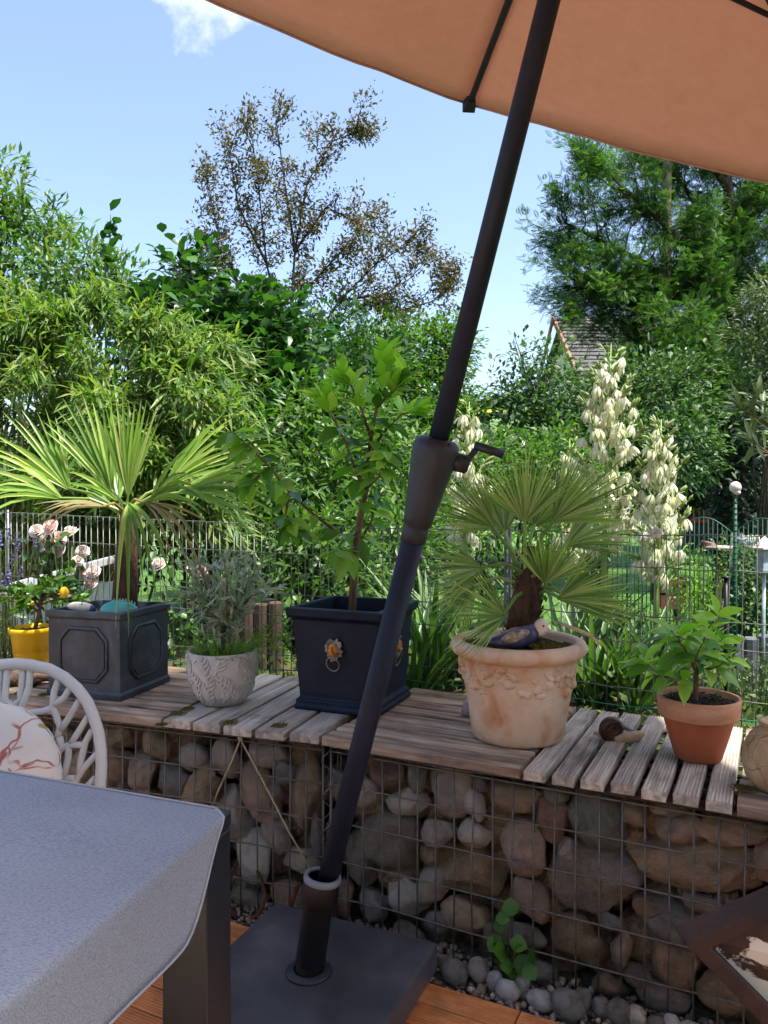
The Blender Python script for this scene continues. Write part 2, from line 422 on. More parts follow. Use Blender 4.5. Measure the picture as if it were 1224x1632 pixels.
COBBLE = [stone_mesh('cobble', 300 + i, 0) for i in range(5)]
def stonemat(name, cols, spots='4a4238', moss=0.0):
    m, n, b, o = newmat(name); v = coords(n)
    t = noise_n(n, 1.3, 7, 0.62, v, 0.5); r = ramp(n, cols, [0.3 + 0.4 * i / (len(cols) - 1) for i in range(len(cols))], t.outputs['Fac']); c = r.outputs['Color']
    t2 = noise_n(n, 6, 8, 0.7, v); f2 = ramp(n, [(0, 0, 0, 1), (1, 1, 1, 1)], [0.56, 0.72], t2.outputs['Fac'])
    mu = n.nodes.new('ShaderNodeMath'); mu.operation = 'MULTIPLY'; mu.inputs[1].default_value = 0.45; n.links.new(f2.outputs['Color'], mu.inputs[0])
    c = mixc(n, mu.outputs[0], c, spots)
    t3 = noise_n(n, 22, 6, 0.7, v); f3 = ramp(n, [(0, 0, 0, 1), (1, 1, 1, 1)], [0.56, 0.68], t3.outputs['Fac'])
    mu3 = n.nodes.new('ShaderNodeMath'); mu3.operation = 'MULTIPLY'; mu3.inputs[1].default_value = 0.6; n.links.new(f3.outputs['Color'], mu3.inputs[0])
    c = mixc(n, mu3.outputs[0], c, 'ded6c8')
    if moss:
        t4 = noise_n(n, 2.1, 6, 0.65, v); f4 = ramp(n, [(0, 0, 0, 1), (1, 1, 1, 1)], [0.5, 0.66], t4.outputs['Fac'])
        mu4 = n.nodes.new('ShaderNodeMath'); mu4.operation = 'MULTIPLY'; mu4.inputs[1].default_value = moss; n.links.new(f4.outputs['Color'], mu4.inputs[0]); c = mixc(n, mu4.outputs[0], c, '4a5230')
    oi = n.nodes.new('ShaderNodeObjectInfo'); hs = n.nodes.new('ShaderNodeHueSaturation'); mr = n.nodes.new('ShaderNodeMapRange')
    mr.inputs[3].default_value = 1.05; mr.inputs[4].default_value = 1.4; n.links.new(oi.outputs['Random'], mr.inputs[0]); n.links.new(mr.outputs[0], hs.inputs['Value']); n.links.new(c, hs.inputs['Color'])
    n.links.new(hs.outputs['Color'], b.inputs['Base Color']); b.inputs['Roughness'].default_value = 0.82; b.inputs['Specular IOR Level'].default_value = 0.3
    bump(n, b, t3.outputs['Fac'], 1.0, 0.22); bump(n, b, noise_n(n, 5, 7, 0.75, v).outputs['Fac'], 0.5, 0.25)
    return m
SM = {'b': stonemat('stone_beige', ['93877a', 'bcb0a0', 'd0c5b6']), 'l': stonemat('stone_pale', ['aaa193', 'cfc6b8', 'dfd7ca']),
      'y': stonemat('stone_tan', ['8f7a5e', 'bba586', 'd0bc9c'], moss=0.25), 'd': stonemat('stone_dark', ['6e665c', '948a7c', 'aaa090'], moss=0.3),
      'r': stonemat('stone_red', ['6e5449', '937565', 'aa8c7b']), 'n': stonemat('stone_brown', ['776450', 'a38a6e', 'b9a184'], moss=0.2),
      'g': stonemat('stone_green', ['6d7064', '90958a', 'a6aa9c'], moss=0.4), 'p': stonemat('stone_pink', ['957d6b', 'bca28d', 'd0baa5']),
      'w': stonemat('stone_white', ['c0bbb2', 'dedad2', 'eeebe6'], spots='8b8375'), 'k': stonemat('stone_grey', ['75726c', '9a968e', 'b0aca4'])}
def put_stone(name, me, c, size, rotm, key, parent=None):
    o = link(name, me, parent); o.matrix_basis = Matrix.Translation(c) @ rotm @ Matrix.Diagonal((*size, 1))
    o.material_slots[0].link = 'OBJECT'; o.material_slots[0].material = SM[key]; return o

def gabion(label, fr, s0, s1, e, n, stones, seed):
    g = thing('gabion', label, 'gabion', fr((s0 + s1) / 2, 0.25, 0.0), 'stone filled wire baskets under the planks')
    mb = MB(); R = 0.0023; z0, z1 = 0.015, 0.512; dep = 0.5
    L = s1 - s0; k = int(round(L / 0.05))
    J = lambda a: rnd.uniform(-a, a)
    for i in range(k + 1):
        s = s0 + L * i / k
        mb.tube([fr(s + J(.002), -.001 + J(.003), z0), fr(s + J(.003), -.006 + J(.004), .26), fr(s + J(.002), J(.002), z1)], R, 6, r=rnd.random())
        mb.tube([fr(s, 0, z1 + .003), fr(s, dep, z1 + .003)], R, 5, r=rnd.random())
    for j in range(6):
        z = z0 + (z1 - z0) * j / 5
        mb.tube([fr(s0 + L * q / 8, -.005 + J(.003), z + J(.003)) for q in range(9)], R, 6, r=rnd.random())
    for j in range(6):
        mb.tube([fr(s0, dep * j / 5, z1 + .006), fr(s1, dep * j / 5, z1 + .006)], R, 5, r=rnd.random())
    for s in (s0, s1):                                           # side faces and the stiff edge wires
        for j in range(6): mb.tube([fr(s, 0, z0 + (z1 - z0) * j / 5), fr(s, dep, z0 + (z1 - z0) * j / 5)], R, 5)
        for j in range(11): mb.tube([fr(s, dep * j / 10, z0), fr(s, dep * j / 10, z1)], R, 5)
        mb.tube([fr(s, -.004, z0), fr(s, -.004, z1 + .004)], R * 1.3, 6)
    mb.tube([fr(s0, -.006, z1 + .006), fr(s1, -.006, z1 + .006)], R * 1.5, 6)
    mb.tube([fr(s0, -.002, z1 - .012), fr(s1, -.002, z1 - .012)], R * 1.2, 6)
    mb.build('wire_mesh', M['wire'], g, smooth=True)
    p0 = fr(0, 0.045, 0) if False else fr(s0, 0.05, 0); rr = random.Random(seed)
    rx = Matrix((e, n, Vector((0, 0, 1)))).transposed().to_4x4()
    for i, (px, py, wpx, hpx, ro, key) in enumerate(stones):
        c = RP(px, py, p0, n); sc = c.y / FPX
        hw = wpx * sc / 2 * 1.03; hh = hpx * sc / 2 * 1.02; hd = min(0.105, max(0.022, 0.75 * min(hw, hh) + 0.008))
        ql = (c - fr(0, 0, 0)).dot(e)
        c = fr(ql, 0.012 + hd, c.z)
        if c.z + hh > 0.505: c.z = 0.505 - hh
        put_stone('stone', STONES[(i * 5 + seed) % 12], c, (hw, hd, hh), rx @ Matrix.Rotation(math.radians(ro), 4, 'Y'), key, g)
    # stones lying behind, seen only in the gaps
    fv = []; ff = []; frn = []
    bm = bmesh.new(); bmesh.ops.create_icosphere(bm, subdivisions=2, radius=1.0); bv = np.array([v.co for v in bm.verts]); bf = np.array([[v.index for v in f.verts] for f in bm.faces]); bm.free()
    nb = 0
    for t in (0.135, 0.25, 0.38):
        z = 0.05
        while z < 0.5:
            s = s0 + 0.05
            while s < s1 - .03:
                a = rr.uniform(.05, .078); c = fr(s + rr.uniform(-.02, .02), t + rr.uniform(-.02, .02), min(z + rr.uniform(-.02, .02), .5 - a * .8))
                sz = np.array([a * rr.uniform(.9, 1.2), a, a * rr.uniform(.75, 1.05)]); ns = np.array([1 + .22 * mnoise.noise(Vector(v) * 1.4 + Vector((nb, 0, t * 9))) for v in bv])
                ca, sa = math.cos(rr.uniform(0, 6)), 0; th = rr.uniform(-.6, .6)
                q = bv * ns[:, None] * sz; x = q[:, 0] * math.cos(th) - q[:, 2] * math.sin(th); zz = q[:, 0] * math.sin(th) + q[:, 2] * math.cos(th)
                w_ = np.array(c)[None] + x[:, None] * np.array(e)[None] + q[:, 1:2] * np.array(n)[None] + zz[:, None] * np.array([[0, 0, 1.]])
                fv.append(w_); ff.append(bf + nb * len(bv)); frn += [rr.random()] * len(bv); nb += 1; s += a * 1.75
            z += 0.105
    me = arr_mesh('stone_fill', np.concatenate(fv), np.concatenate(ff), SM['n'], None, True)
    stuff(link('stone_fill', me, g))
    return g
right = [(620,1233,66,62,10,'r'),(585,1261,45,52,0,'b'),(648,1278,72,44,-20,'l'),(667,1237,32,52,0,'g'),(718,1257,78,88,0,'b'),(754,1280,42,58,-8,'l'),(822,1268,98,44,-6,'y'),
 (625,1342,112,104,-28,'d'),(703,1324,58,46,-18,'b'),(757,1326,56,50,-20,'l'),(742,1390,122,78,-8,'n'),(690,1408,50,70,28,'b'),(648,1430,64,60,-10,'l'),(740,1457,78,52,0,'y'),
 (572,1368,62,98,0,'d'),(596,1442,54,54,0,'k'),(832,1352,82,90,-5,'p'),(840,1435,72,80,-12,'p'),(880,1300,58,78,0,'r'),(955,1303,88,108,-28,'g'),(950,1398,152,118,-16,'d'),
 (925,1500,98,92,0,'n'),(1011,1294,40,38,0,'y'),(1066,1284,58,22,-10,'b'),(1086,1318,80,52,-20,'p'),(1166,1322,106,48,-8,'y'),(1109,1382,206,90,-11,'y'),(1136,1440,92,30,0,'d'),
 (1073,1470,132,60,12,'k'),(991,1507,32,72,14,'p'),(1075,1530,82,82,0,'n'),(838,1490,74,44,0,'d'),(979,1462,38,26,0,'g'),(975,1567,60,44,-8,'n'),(1226,1370,46,70,0,'p'),
 (888,1262,42,34,0,'g'),(1020,1552,48,36,0,'d'),(1058,1585,82,48,0,'d'),(536,1330,34,70,0,'d'),(545,1250,34,56,0,'k'),(546,1430,44,60,0,'n'),(860,1545,60,44,0,'k'),(790,1490,44,40,0,'n'),
 (1180,1500,80,70,0,'d'),(1160,1580,90,60,0,'n'),(770,1245,26,30,0,'k'),(906,1350,30,40,0,'b'),(700,1465,46,34,0,'k'),(655,1490,60,40,0,'d'),(1030,1440,40,30,0,'n'),(690,1360,30,30,0,'n')]
left = [(102,1176,34,44,0,'y'),(184,1174,54,40,0,'y'),(182,1222,58,78,0,'n'),(225,1232,52,58,12,'p'),(247,1190,48,54,-25,'y'),(279,1244,64,46,0,'k'),(312,1207,50,48,0,'l'),
 (324,1256,50,92,32,'y'),(362,1205,54,74,0,'b'),(364,1300,76,92,-8,'l'),(412,1268,60,110,-30,'p'),(427,1195,66,54,0,'b'),(457,1230,34,38,0,'k'),(484,1268,58,120,4,'y'),
 (443,1330,46,66,-22,'b'),(404,1366,66,86,0,'l'),(478,1372,72,52,-10,'b'),(236,1262,28,22,0,'b'),(60,1190,54,60,0,'b'),(20,1180,40,50,0,'d'),(130,1230,60,70,0,'y'),(80,1260,60,60,0,'k'),
 (290,1300,66,60,0,'n'),(230,1300,60,66,0,'d'),(320,1370,74,70,0,'y'),(330,1440,70,50,0,'n'),(400,1432,70,40,0,'d'),(460,1430,66,50,0,'n'),(508,1330,26,80,0,'k'),(500,1420,40,50,0,'y'),
 (160,1300,70,60,0,'b'),(100,1320,70,60,0,'n'),(250,1370,70,64,0,'k'),(200,1250,24,28,0,'d'),(345,1250,24,30,0,'n'),(445,1260,22,30,0,'d')]
gabion('long stone filled wire gabion on the right under the terracotta pots', LR, 0.012, 1.36, ER, NR, right, 3)
gabion('stone filled wire gabion on the left behind the table and chair', LL, -1.75, -0.012, EL, NL, left, 8)
# spiral wire tying the two baskets
mb = MB(); mb.tube([ORG + Vector((math.cos(q * 1.05) * .016, -.008 + math.sin(q * 1.05) * .014, 0.03 + q * 0.0165)) for q in np.arange(0, 29, .35)], 0.0022, 5)
tag(mb.build('spiral_wire', M['wire'], smooth=True), 'thin spiral wire lacing the two stone baskets together', 'wire')

# ------------------------------------------------------------------ planks on the ledge
def flat_prof(w, h, c=0.003): return [(-w / 2, 0), (w / 2, 0), (w / 2, h - c), (w / 2 - c, h), (-w / 2 + c, h), (-w / 2, h - c)]
def ledge_tile(label, fr, e, n, s0, s1, along, cnt, gap, m, grooved=False, t0=-0.035, t1=0.545):
    g = thing('wooden_tile', label, 'wooden tile', fr((s0 + s1) / 2, .25, .514), 'slatted wooden tiles laid along the gabions')
    h = 0.023; zb = ZT - h
    if along:
        wd = (t1 - t0 - gap * (cnt - 1)) / cnt; me = prism_mesh('plank', flat_prof(wd, h), s1 - s0, m)
        for i in range(cnt): plank_obj(me, fr(s0 + rnd.uniform(-.003, .003), t0 + wd / 2 + i * (wd + gap), zb + rnd.uniform(-.0012, .0012)), e + n * rnd.uniform(-.004, .004), g)
        for s in (s0 + .05, (s0 + s1) / 2, s1 - .05):
            b = MB(); b.frame(fr(s - .02, t0 + .02, .516), e * .04, n * (t1 - t0 - .04), Vector((0, 0, zb - .517))); b.build('batten', M['wood_dark'], g)
    else:
        wd = (s1 - s0 - gap * (cnt - 1)) / cnt; pr = groove_prof(wd, h, 7, .0026) if grooved else flat_prof(wd, h); me = prism_mesh('plank', pr, t1 - t0, m)
        for i in range(cnt): plank_obj(me, fr(s0 + wd / 2 + i * (wd + gap), t0 + rnd.uniform(-.006, .008), zb + rnd.uniform(-.0015, .0015)), n + e * rnd.uniform(-.008, .008), g)
        for t in (t0 + .035, (t0 + t1) / 2, t1 - .035):
            b = MB(); b.frame(fr(s0 + .005, t - .02, .516), e * (s1 - s0 - .01), n * .04, Vector((0, 0, zb - .517))); b.build('batten', M['wood_dark'], g)
    return g
ledge_tile('slatted grey wooden tile under the yellow pot, its planks running along the ledge', LL, EL, NL, -1.72, -1.115, True, 7, .013, M['wood_brown'], t1=.56)
ledge_tile('slatted wooden tile under the panelled planter, its planks running along the ledge', LL, EL, NL, -1.105, -.50, True, 7, .013, M['wood_brown'], t1=.55)
ledge_tile('wide plank wooden tile under the white embossed pot, mossy at the front', LL, EL, NL, -.49, -.012, False, 5, .013, M['wood_grey'], t1=.55)
ledge_tile('brown slatted wooden tile between navy planter and large terracotta pot', LR, ER, NR, .004, .537, True, 8, .014, M['wood_brown'])
ledge_tile('grooved grey wooden tile with wide gaps under the snail', LR, ER, NR, .547, .985, False, 7, .015, M['wood_grey'], True)
ledge_tile('slatted wooden tile at the right edge under the round vessel', LR, ER, NR, .997, 1.40, True, 7, .009, M['wood_brown'])
# moss clumps on the front plank ends
M['moss'] = leafmat('moss', ['6a5a2a', '7d7636', '8a6c34', '96983e'], 0.1, 0.9, k=1.5)
def mosspatch(c, r, n, par=None, label=None, h=.008, name='moss'):
    q = np.clip(rng.normal(size=(n, 2)) * .45, -.8, .8) * r; O = np.stack([c.x + q[:, 0], c.y + q[:, 1], np.full(n, c.z)], 1)
    D = rdir(n) * .6; D[:, 2] = np.abs(D[:, 2]) + .6
    V_, F_, r_ = scatter(leaf_t(1, .5, .5), O, D, rdir(n), rng.uniform(.5, 1.3, n) * h)
    o = link(name, arr_mesh(name, V_, F_, M['moss'], r_), par); stuff(o)
    return o
for i, (px, py, r) in enumerate([(285, 1137, .03), (300, 1130, .02), (365, 1152, .03), (445, 1157, .025), (258, 1155, .02), (1184, 1258, .03), (70, 1108, .018)]):
    tag(mosspatch(Q(px, py, ZT + .001), r, 420, h=.0045), 'brownish moss clump on the plank ends', 'moss', 'moss clumps on the plank ends')

# ------------------------------------------------------------------ gravel strip and cobbles
mb = MB(); mb.frame(LR(-1.75, -.128, .002), ER * 3.2, NR * .75, Vector((0, 0, .014))); struct(mb.build('gravel_bed', M['gravelbed']))
bm = bmesh.new(); bmesh.ops.create_icosphere(bm, subdivisions=1, radius=1.0); bv = np.array([v.co for v in bm.verts]); bf = np.array([[v.index for v in f.verts] for f in bm.faces]); bm.free()
N = 2600; s_ = rng.uniform(-1.5, 1.3, N); t_ = rng.uniform(-.125, .06, N); sz = rng.uniform(.004, .011, N)
t_ = np.where(s_ < 0, t_ - .13 * -s_ * 0 , t_)
O = np.stack([ORG.x + ER.x * s_ + NR.x * t_, ORG.y + ER.y * s_ + NR.y * t_, .016 + sz * .5 + rng.uniform(0, .012, N)], 1)
sv = sz[:, None] * rng.uniform(.6, 1.2, (N, 3)); Vp = O[:, None] + bv[None] * sv[:, None]; Fp = bf[None] + (np.arange(N) * len(bv))[:, None, None]
m, n, b, o_ = newmat('pebble'); at = n.nodes.new('ShaderNodeAttribute'); at.attribute_name = 'rnd'
r = ramp(n, ['5a5044', '9a8d7b', '756c60', 'b3a793', '6e4f38', '8a8278'], None, at.outputs['Fac']); n.links.new(r.outputs[0], b.inputs['Base Color']); b.inputs['Roughness'].default_value = .8
stuff(tag(link('gravel', arr_mesh('gravel', Vp.reshape(-1, 3), Fp.reshape(-1, 3), m, np.repeat(rng.random(N), len(bv)), True)), 'small mixed gravel in the strip below the gabions', 'gravel'))
cob = [(724,1547,46,42,'k','dark grey cobble beside the parasol base corner'),(762,1543,34,42,'l','upright pale cobble right of the dark grey one, left of the weed'),(733,1505,32,30,'n','brownish cobble against the gabion above the dark grey cobble'),
 (788,1561,28,38,'w','small whitish cobble just under the green weed'),(808,1577,42,38,'w','white cobble in front of the green weed at the deck edge'),(831,1566,26,38,'w','slim white cobble right below the green weed'),
 (860,1592,46,34,'w','brightest white oval cobble at the end of the deck'),(905,1600,58,54,'k','grey rounded cobble right of the brightest white one'),(931,1580,30,46,'k','upright slate grey cobble against the wire'),
 (961,1597,32,38,'k','dark slate cobble in the middle of the cobble row'),(988,1612,46,46,'d','broad dark grey cobble at the lower picture edge'),(1012,1617,38,40,'l','pale oval cobble beside the broad dark grey one'),
 (1031,1606,26,24,'b','small beige cobble behind the pale oval one'),(1054,1622,42,36,'d','flat dark cobble near the rusty star'),(1075,1614,30,46,'w','upright off white cobble left of the rusty star'),
 (1112,1623,58,40,'l','large pale cobble next to the rusty star'),(912,1578,15,15,'y','tiny tan cobble behind the grey rounded one'),(767,1576,16,15,'y','tiny tan cobble at the deck corner'),(1187,1627,42,30,'y','tan cobble behind the rusty star')]
for i, (px, py, wx, hx, key, lab) in enumerate(cob):
    c = Q(px, py + hx * .45, .022); lt_ = (c - ORG).dot(NR); c = c - NR * (lt_ - max(-.10, min(-.035, lt_))); sc = c.y / FPX
    hw, hh = wx * sc / 2, hx * sc / 2 * .95; c.z = .018 + hh
    tag(put_stone('cobble', COBBLE[i % 5], c, (hw, min(hw, hh) * .85, hh), Matrix.Rotation(-A_R, 4, 'Z') @ Matrix.Rotation(rnd.uniform(-.3, .3), 4, 'Y'), key), lab, 'stone', 'cobbles lying on the gravel strip')
# ------------------------------------------------------------------ parasol base and parasol
M['anthracite'] = mat('anthracite', ['1f222a', '272a32', '31343b'], 12, 0.5, bmp=0.25, bscale=220, bdist=0.0008)
M['slab'] = mat('slab', ['333438', '4a4b4f', '6c6c6e'], 3, 0.36, bmp=0.3, bscale=260, bdist=0.0008, rvar=.16)
M['black_tube'] = mat('black_tube', ['0c0d0f', '131417'], 10, 0.4, bmp=0.1)
M['grey_ring'] = mat('grey_ring', ['6d7076', '82858a'], 15, 0.45, bmp=0.1)
L_ = Q(265, 1605, .118); B_ = Q(425, 1437, .118); R_ = Q(690, 1500, .118)
cen = (L_ + R_) / 2
ux = Vector((0.915, -0.403, 0)); uy = Vector((.403, .915, 0)); hs = .225
base = thing('parasol_stand', 'square dark grey parasol stand slab with black tube socket', 'parasol stand', (cen.x, cen.y, DECK))
mb = MB(); mb.frame(Vector((cen.x, cen.y, DECK + .002)) - ux * hs - uy * hs, ux * 2 * hs, uy * 2 * hs, Vector((0, 0, .066))); mb.build('slab', M['slab'], base, bevel=.008, seg=3)
tb = Vector((cen.x, cen.y, .118)); tt_ = P(514, 1397, cen.y + .006); td = (tt_ - tb).normalized()
def along(o, d, prof, n=40, m=None):
    q = d.to_track_quat('Z', 'Y').to_matrix(); b = MB(); b.lathe(prof, o, n, q); return b
H_ = (tt_ - tb).length
along(tb, td, [(.030, -.004), (.030, H_ - .06), (.041, H_ - .055), (.041, H_), (.033, H_), (.033, .02), (0, .02)]).build('tube', M['black_tube'], base, True, bevel=.002)
along(tt_, td, [(.0330, -.002), (.0335, .003), (.0415, .003), (.0418, -.008), (.0412, -.010)]).build('ring', M['grey_ring'], base, True)
mb = MB(); mb.lathe([(.028, .0), (.052, .0), (.050, .004), (.034, .007)], tb + Vector((0, 0, .0012)), 40); mb.build('flange', M['anthracite'], base, True)

PT = Vector((0.37670407, 1.27005132, 2.41765167)); PA = P(525, 1390, cen.y + .012)
pd = (PT - PA).normalized(); CA = Vector((0.27869072, -0.35173996, 0.89365009)); CH, CR, CPH = .434, 1.223, .0878
par = thing('parasol', 'terracotta orange parasol on a leaning dark pole with crank', 'parasol', PA - pd * .16)
M['pole'] = mat('pole', ['1e2230', '262b3a', '313644'], 4, 0.45, bmp=0.15, bscale=300, bdist=0.0005, rvar=.06, spec=.16)
def on(z): return PA + pd * ((z - PA.z) / pd.z)
cb = P(657, 838, 1.53).z; ct = P(690, 700, 1.50).z
mb = MB(); mb.tube([on(PA.z - .14), on(cb + .03)], .0232, 32); mb.build('lower_pole', M['pole'], par, True)
mb = MB(); mb.tube([on(ct - .03), PT + pd * .06], .0200, 32); mb.build('upper_pole', M['pole'], par, True)
hl = (on(ct) - on(cb)).length
hs_o = along(on(cb), pd, [(.0236, -.034), (.0262, -.032), (.0262, -.006), (.0250, -.004), (.0250, .0), (.0285, .004), (.030, .02), (.0455, hl - .03), (.046, hl - .018), (.043, hl - .006), (.035, hl), (.0205, hl + .003)], 40).build('crank_housing', M['anthracite'], par, True)
side = pd.cross(Vector((0, -1, 0))).normalized(); side = -side if side.x < 0 else side
hp = on(ct) - pd * .035; fwd = Vector((0, -1, 0)) - pd * Vector((0, -1, 0)).dot(pd); fwd.normalize()
mb = MB(); mb.tube([hp + side * .03, hp + side * .066], .0185, 20); mb.tube([hp + side * .066, hp + side * .070], [.0185, .014], 20)
ch = mb.build('crank_arm', M['anthracite'], hs_o, True)
mb = MB(); e0 = hp + side * .060 + fwd * .004; e1 = e0 + side * .018 + pd * .042 + fwd * .01
mb.tube([e0 - pd * .012, e0 + side * .003 + pd * .004, e1], [.009, .0085, .0075], 10, flat=.6); mb.build('crank_lever', M['anthracite'], hs_o, True)
mb = MB(); mb.tube([e1 - side * .008, e1 + side * .05 - pd * .004], .0085, 14); mb.build('crank_grip', M['anthracite'], hs_o, True)
for q in (-.6, .5):
    mb = MB(); mb.ball(on(ct) + pd * .0 - side * .038 * math.sin(q) * 1 + fwd * .030, .003, 8, 6); mb.build('rivet', M['black_tube'], hs_o, True)
# canopy
m, n, b, o_ = newmat('canopy'); v = coords(n, (1, 1, 1), rand=False); wv = noise_n(n, 700, 2, .5, v)
st = noise_n(n, 6, 6, .6, coords(n, (4, 4, .7), rand=False))
r = ramp(n, ['a69086', 'ac978d', 'b19e94'], [.3, .5, .7], st.outputs['Fac']); n.links.new(r.outputs[0], b.inputs['Base Color']); b.inputs['Roughness'].default_value = .85; b.inputs['Specular IOR Level'].default_value = .15
bump(n, b, wv.outputs['Fac'], .2, .0006); bump(n, b, st.outputs['Fac'], .35, .006)
tr = n.nodes.new('ShaderNodeBsdfTranslucent'); tr.inputs['Color'].default_value = lin('cba28e'); mxs = n.nodes.new('ShaderNodeMixShader'); mxs.inputs[0].default_value = .36
n.links.new(b.outputs[0], mxs.inputs[1]); n.links.new(tr.outputs[0], mxs.inputs[2]); n.links.new(mxs.outputs[0], o_.inputs[0]); M['canopy'] = m
M['navy_cloth'] = mat('navy_cloth', ['1c1f2b', '262a38'], 60, .8, bmp=.3)
uu = Vector((0, 1, 0)) - CA * CA.y; uu.normalize(); vv = CA.cross(uu)
def cdir(a): return uu * math.cos(a) + vv * math.sin(a)
KC = [PT - CA * CH + cdir(CPH + k * math.pi / 3) * CR for k in range(6)]
cano = MB(); cano.lathe([(0, .03), (.05, .025), (.06, 0), (.03, -.03), (0, -.03)], PT + CA * .01, 20, CA.to_track_quat('Z', 'Y').to_matrix())
canopy = cano.build('canopy', M['canopy'], par, True)
for k in range(6):
    a, c = KC[k], KC[(k + 1) % 6]; V = []; F = []; nu, nv = 14, 14
    for i in range(nv + 1):
        t = .02 + .98 * i / nv
        for j in range(nu + 1):
            q = j / nu; e = a.lerp(c, q); e = e + (PT - CA * CH - e) * (.035 * 4 * q * (1 - q)) * t
            p = PT.lerp(e, t); sag = 4 * q * (1 - q) * t * (1 - t * .55)
            p = p - CA * (.035 * sag) + CA * (.05 * math.sin(math.pi * t) * .8) + CA * (.006 * mnoise.noise((p.x * 5, p.y * 5, p.z * 5))) + CA * (.0035 * math.sin(q * 38 + 3 * t) * t * t * math.exp(-6 * min(q, 1 - q)))
            V.append(p)
    for i in range(nv):
        for j in range(nu): x = i * (nu + 1) + j; F.append((x, x + 1, x + nu + 2, x + nu + 1))
    mb = MB(); mb.add(V, F); pn = mb.build('canopy_panel', M['canopy'], canopy, True)
    so_ = pn.modifiers.new('thick', 'SOLIDIFY'); so_.thickness = .0016
    hem = MB(); hem.tube([V[nv * (nu + 1) + j] - CA * .002 for j in range(nu + 1)], .004, 5); hem.build('hem', M['navy_cloth'] if False else M['canopy'], canopy, True)
    sm_ = MB(); sv_ = [V[i * (nu + 1)] - CA * .0022 for i in range(nv + 1)]; sd_ = (c - a).normalized(); sm_.add([p + sd_ * .011 for p in sv_] + [p - sd_ * .002 for p in sv_], [(i, i + 1, nv + 2 + i, nv + 1 + i) for i in range(nv)]); sm_.build('seam', M['canopy'], canopy)
    rpts = [PT.lerp(a, t) + CA * (.05 * math.sin(math.pi * t) * .8) - CA * .012 for t in np.linspace(.04, .985, 9)]
    mb = MB(); mb.tube(rpts, .0105, 8); rib = mb.build('rib', M['pole'], par, True)
    mb = MB(); dd = (rpts[-1] - rpts[-2]).normalized(); mb.tube([rpts[-1] - dd * .035, rpts[-1] - dd * .012, rpts[-1] + dd * .014], [.017, .026, .030], 4); mb.build('rib_pocket', M['navy_cloth'], rib, bevel=.003)
    mb = MB(); mid = rpts[4] - CA * .008; mb.tube([PT - pd * .27 + cdir(CPH + k * math.pi / 3) * .05, mid], .006, 6); mb.build('strut', M['pole'], par, True)
mb = MB(); mb.tube([PT - pd * .30, PT - pd * .24], .042, 20); mb.build('runner', M['anthracite'], par, True)

# ------------------------------------------------------------------ table with cloth
b1 = Vector((math.cos(math.radians(158.7)), math.sin(math.radians(158.7)), 0)); b2 = Vector((math.cos(math.radians(254.5)), math.sin(math.radians(254.5)), 0))
KT = Vector((-.216, 1.082, 0)); TZ = .735
tab = thing('table', 'dark grey metal garden table with square legs, mostly under the cloth', 'table', KT + Vector((0, 0, DECK)) + b1 * .7 + b2 * .4)
M['table_metal'] = mat('table_metal', ['1d1f24', '25282e'], 15, 0.38, bmp=.2, bscale=400, bdist=.0004, rvar=.05)
LX, LY = 1.5, .95
mb = MB(); mb.frame(KT + Vector((0, 0, TZ - .022)), b1 * LX, b2 * LY, Vector((0, 0, .022))); mb.build('tabletop', M['table_metal'], tab, bevel=.003)
mb = MB()
for (o0, e1_, e2_) in ((KT + b1 * .075, b1 * (LX - .15), b2 * .03), (KT + b2 * (LY - .03) + b1 * .075, b1 * (LX - .15), b2 * .03), (KT + b2 * .075, b2 * (LY - .15), b1 * .03), (KT + b1 * (LX - .03) + b2 * .075, b2 * (LY - .15), b1 * .03)):
    mb.frame(o0 + b1 * .001 + b2 * .001 + Vector((0, 0, TZ - .085)), e1_, e2_, Vector((0, 0, .062)))
mb.build('apron', M['table_metal'], tab, bevel=.002)
for (i, j) in ((0, 0), (1, 0), (0, 1), (1, 1)):
    o0 = KT + b1 * ((LX - .074) * i + .001) + b2 * ((LY - .074) * j + .001)
    mb = MB(); mb.frame(Vector((o0.x, o0.y, DECK)), b1 * .072, b2 * .072, Vector((0, 0, TZ - .0235 - DECK))); mb.build('leg', M['table_metal'], tab, bevel=.003)
m, n, b, o_ = newmat('cloth'); v = coords(n, (1, 1, 1), (0, 0, math.radians(-21)), rand=False)
vo = n.nodes.new('ShaderNodeTexVoronoi'); vo.inputs['Scale'].default_value = 400; vo.inputs['Randomness'].default_value = .75
vm = coords(n, (.55, 1.5, 1.2), (0, 0, math.radians(52)), rand=False); n.links.new(vm, vo.inputs['Vector'])
mm = n.nodes.new('ShaderNodeMath'); mm.operation = 'SUBTRACT'; mm.inputs[0].default_value = .9; n.links.new(vo.outputs['Distance'], mm.inputs[1])
r = ramp(n, ['86878d', '9c9da1', 'a4a5a8'], [.15, .45, .8], mm.outputs[0]); ns = noise_n(n, 3, 4, .5, v); vr = ramp(n, [(.88, .88, .9, 1), (1.06, 1.06, 1.06, 1)], [.3, .7], ns.outputs['Fac'])
n.links.new(mixc(n, 1.0, r.outputs[0], vr.outputs[0], 'MULTIPLY'), b.inputs['Base Color']); b.inputs['Roughness'].default_value = .75; b.inputs['Specular IOR Level'].default_value = .3
bump(n, b, mm.outputs[0], .7, .0012); M['cloth'] = m
M['cloth_hem'] = mat('cloth_hem', ['a3a1a2', 'aeacab'], 80, .85, bmp=.4)
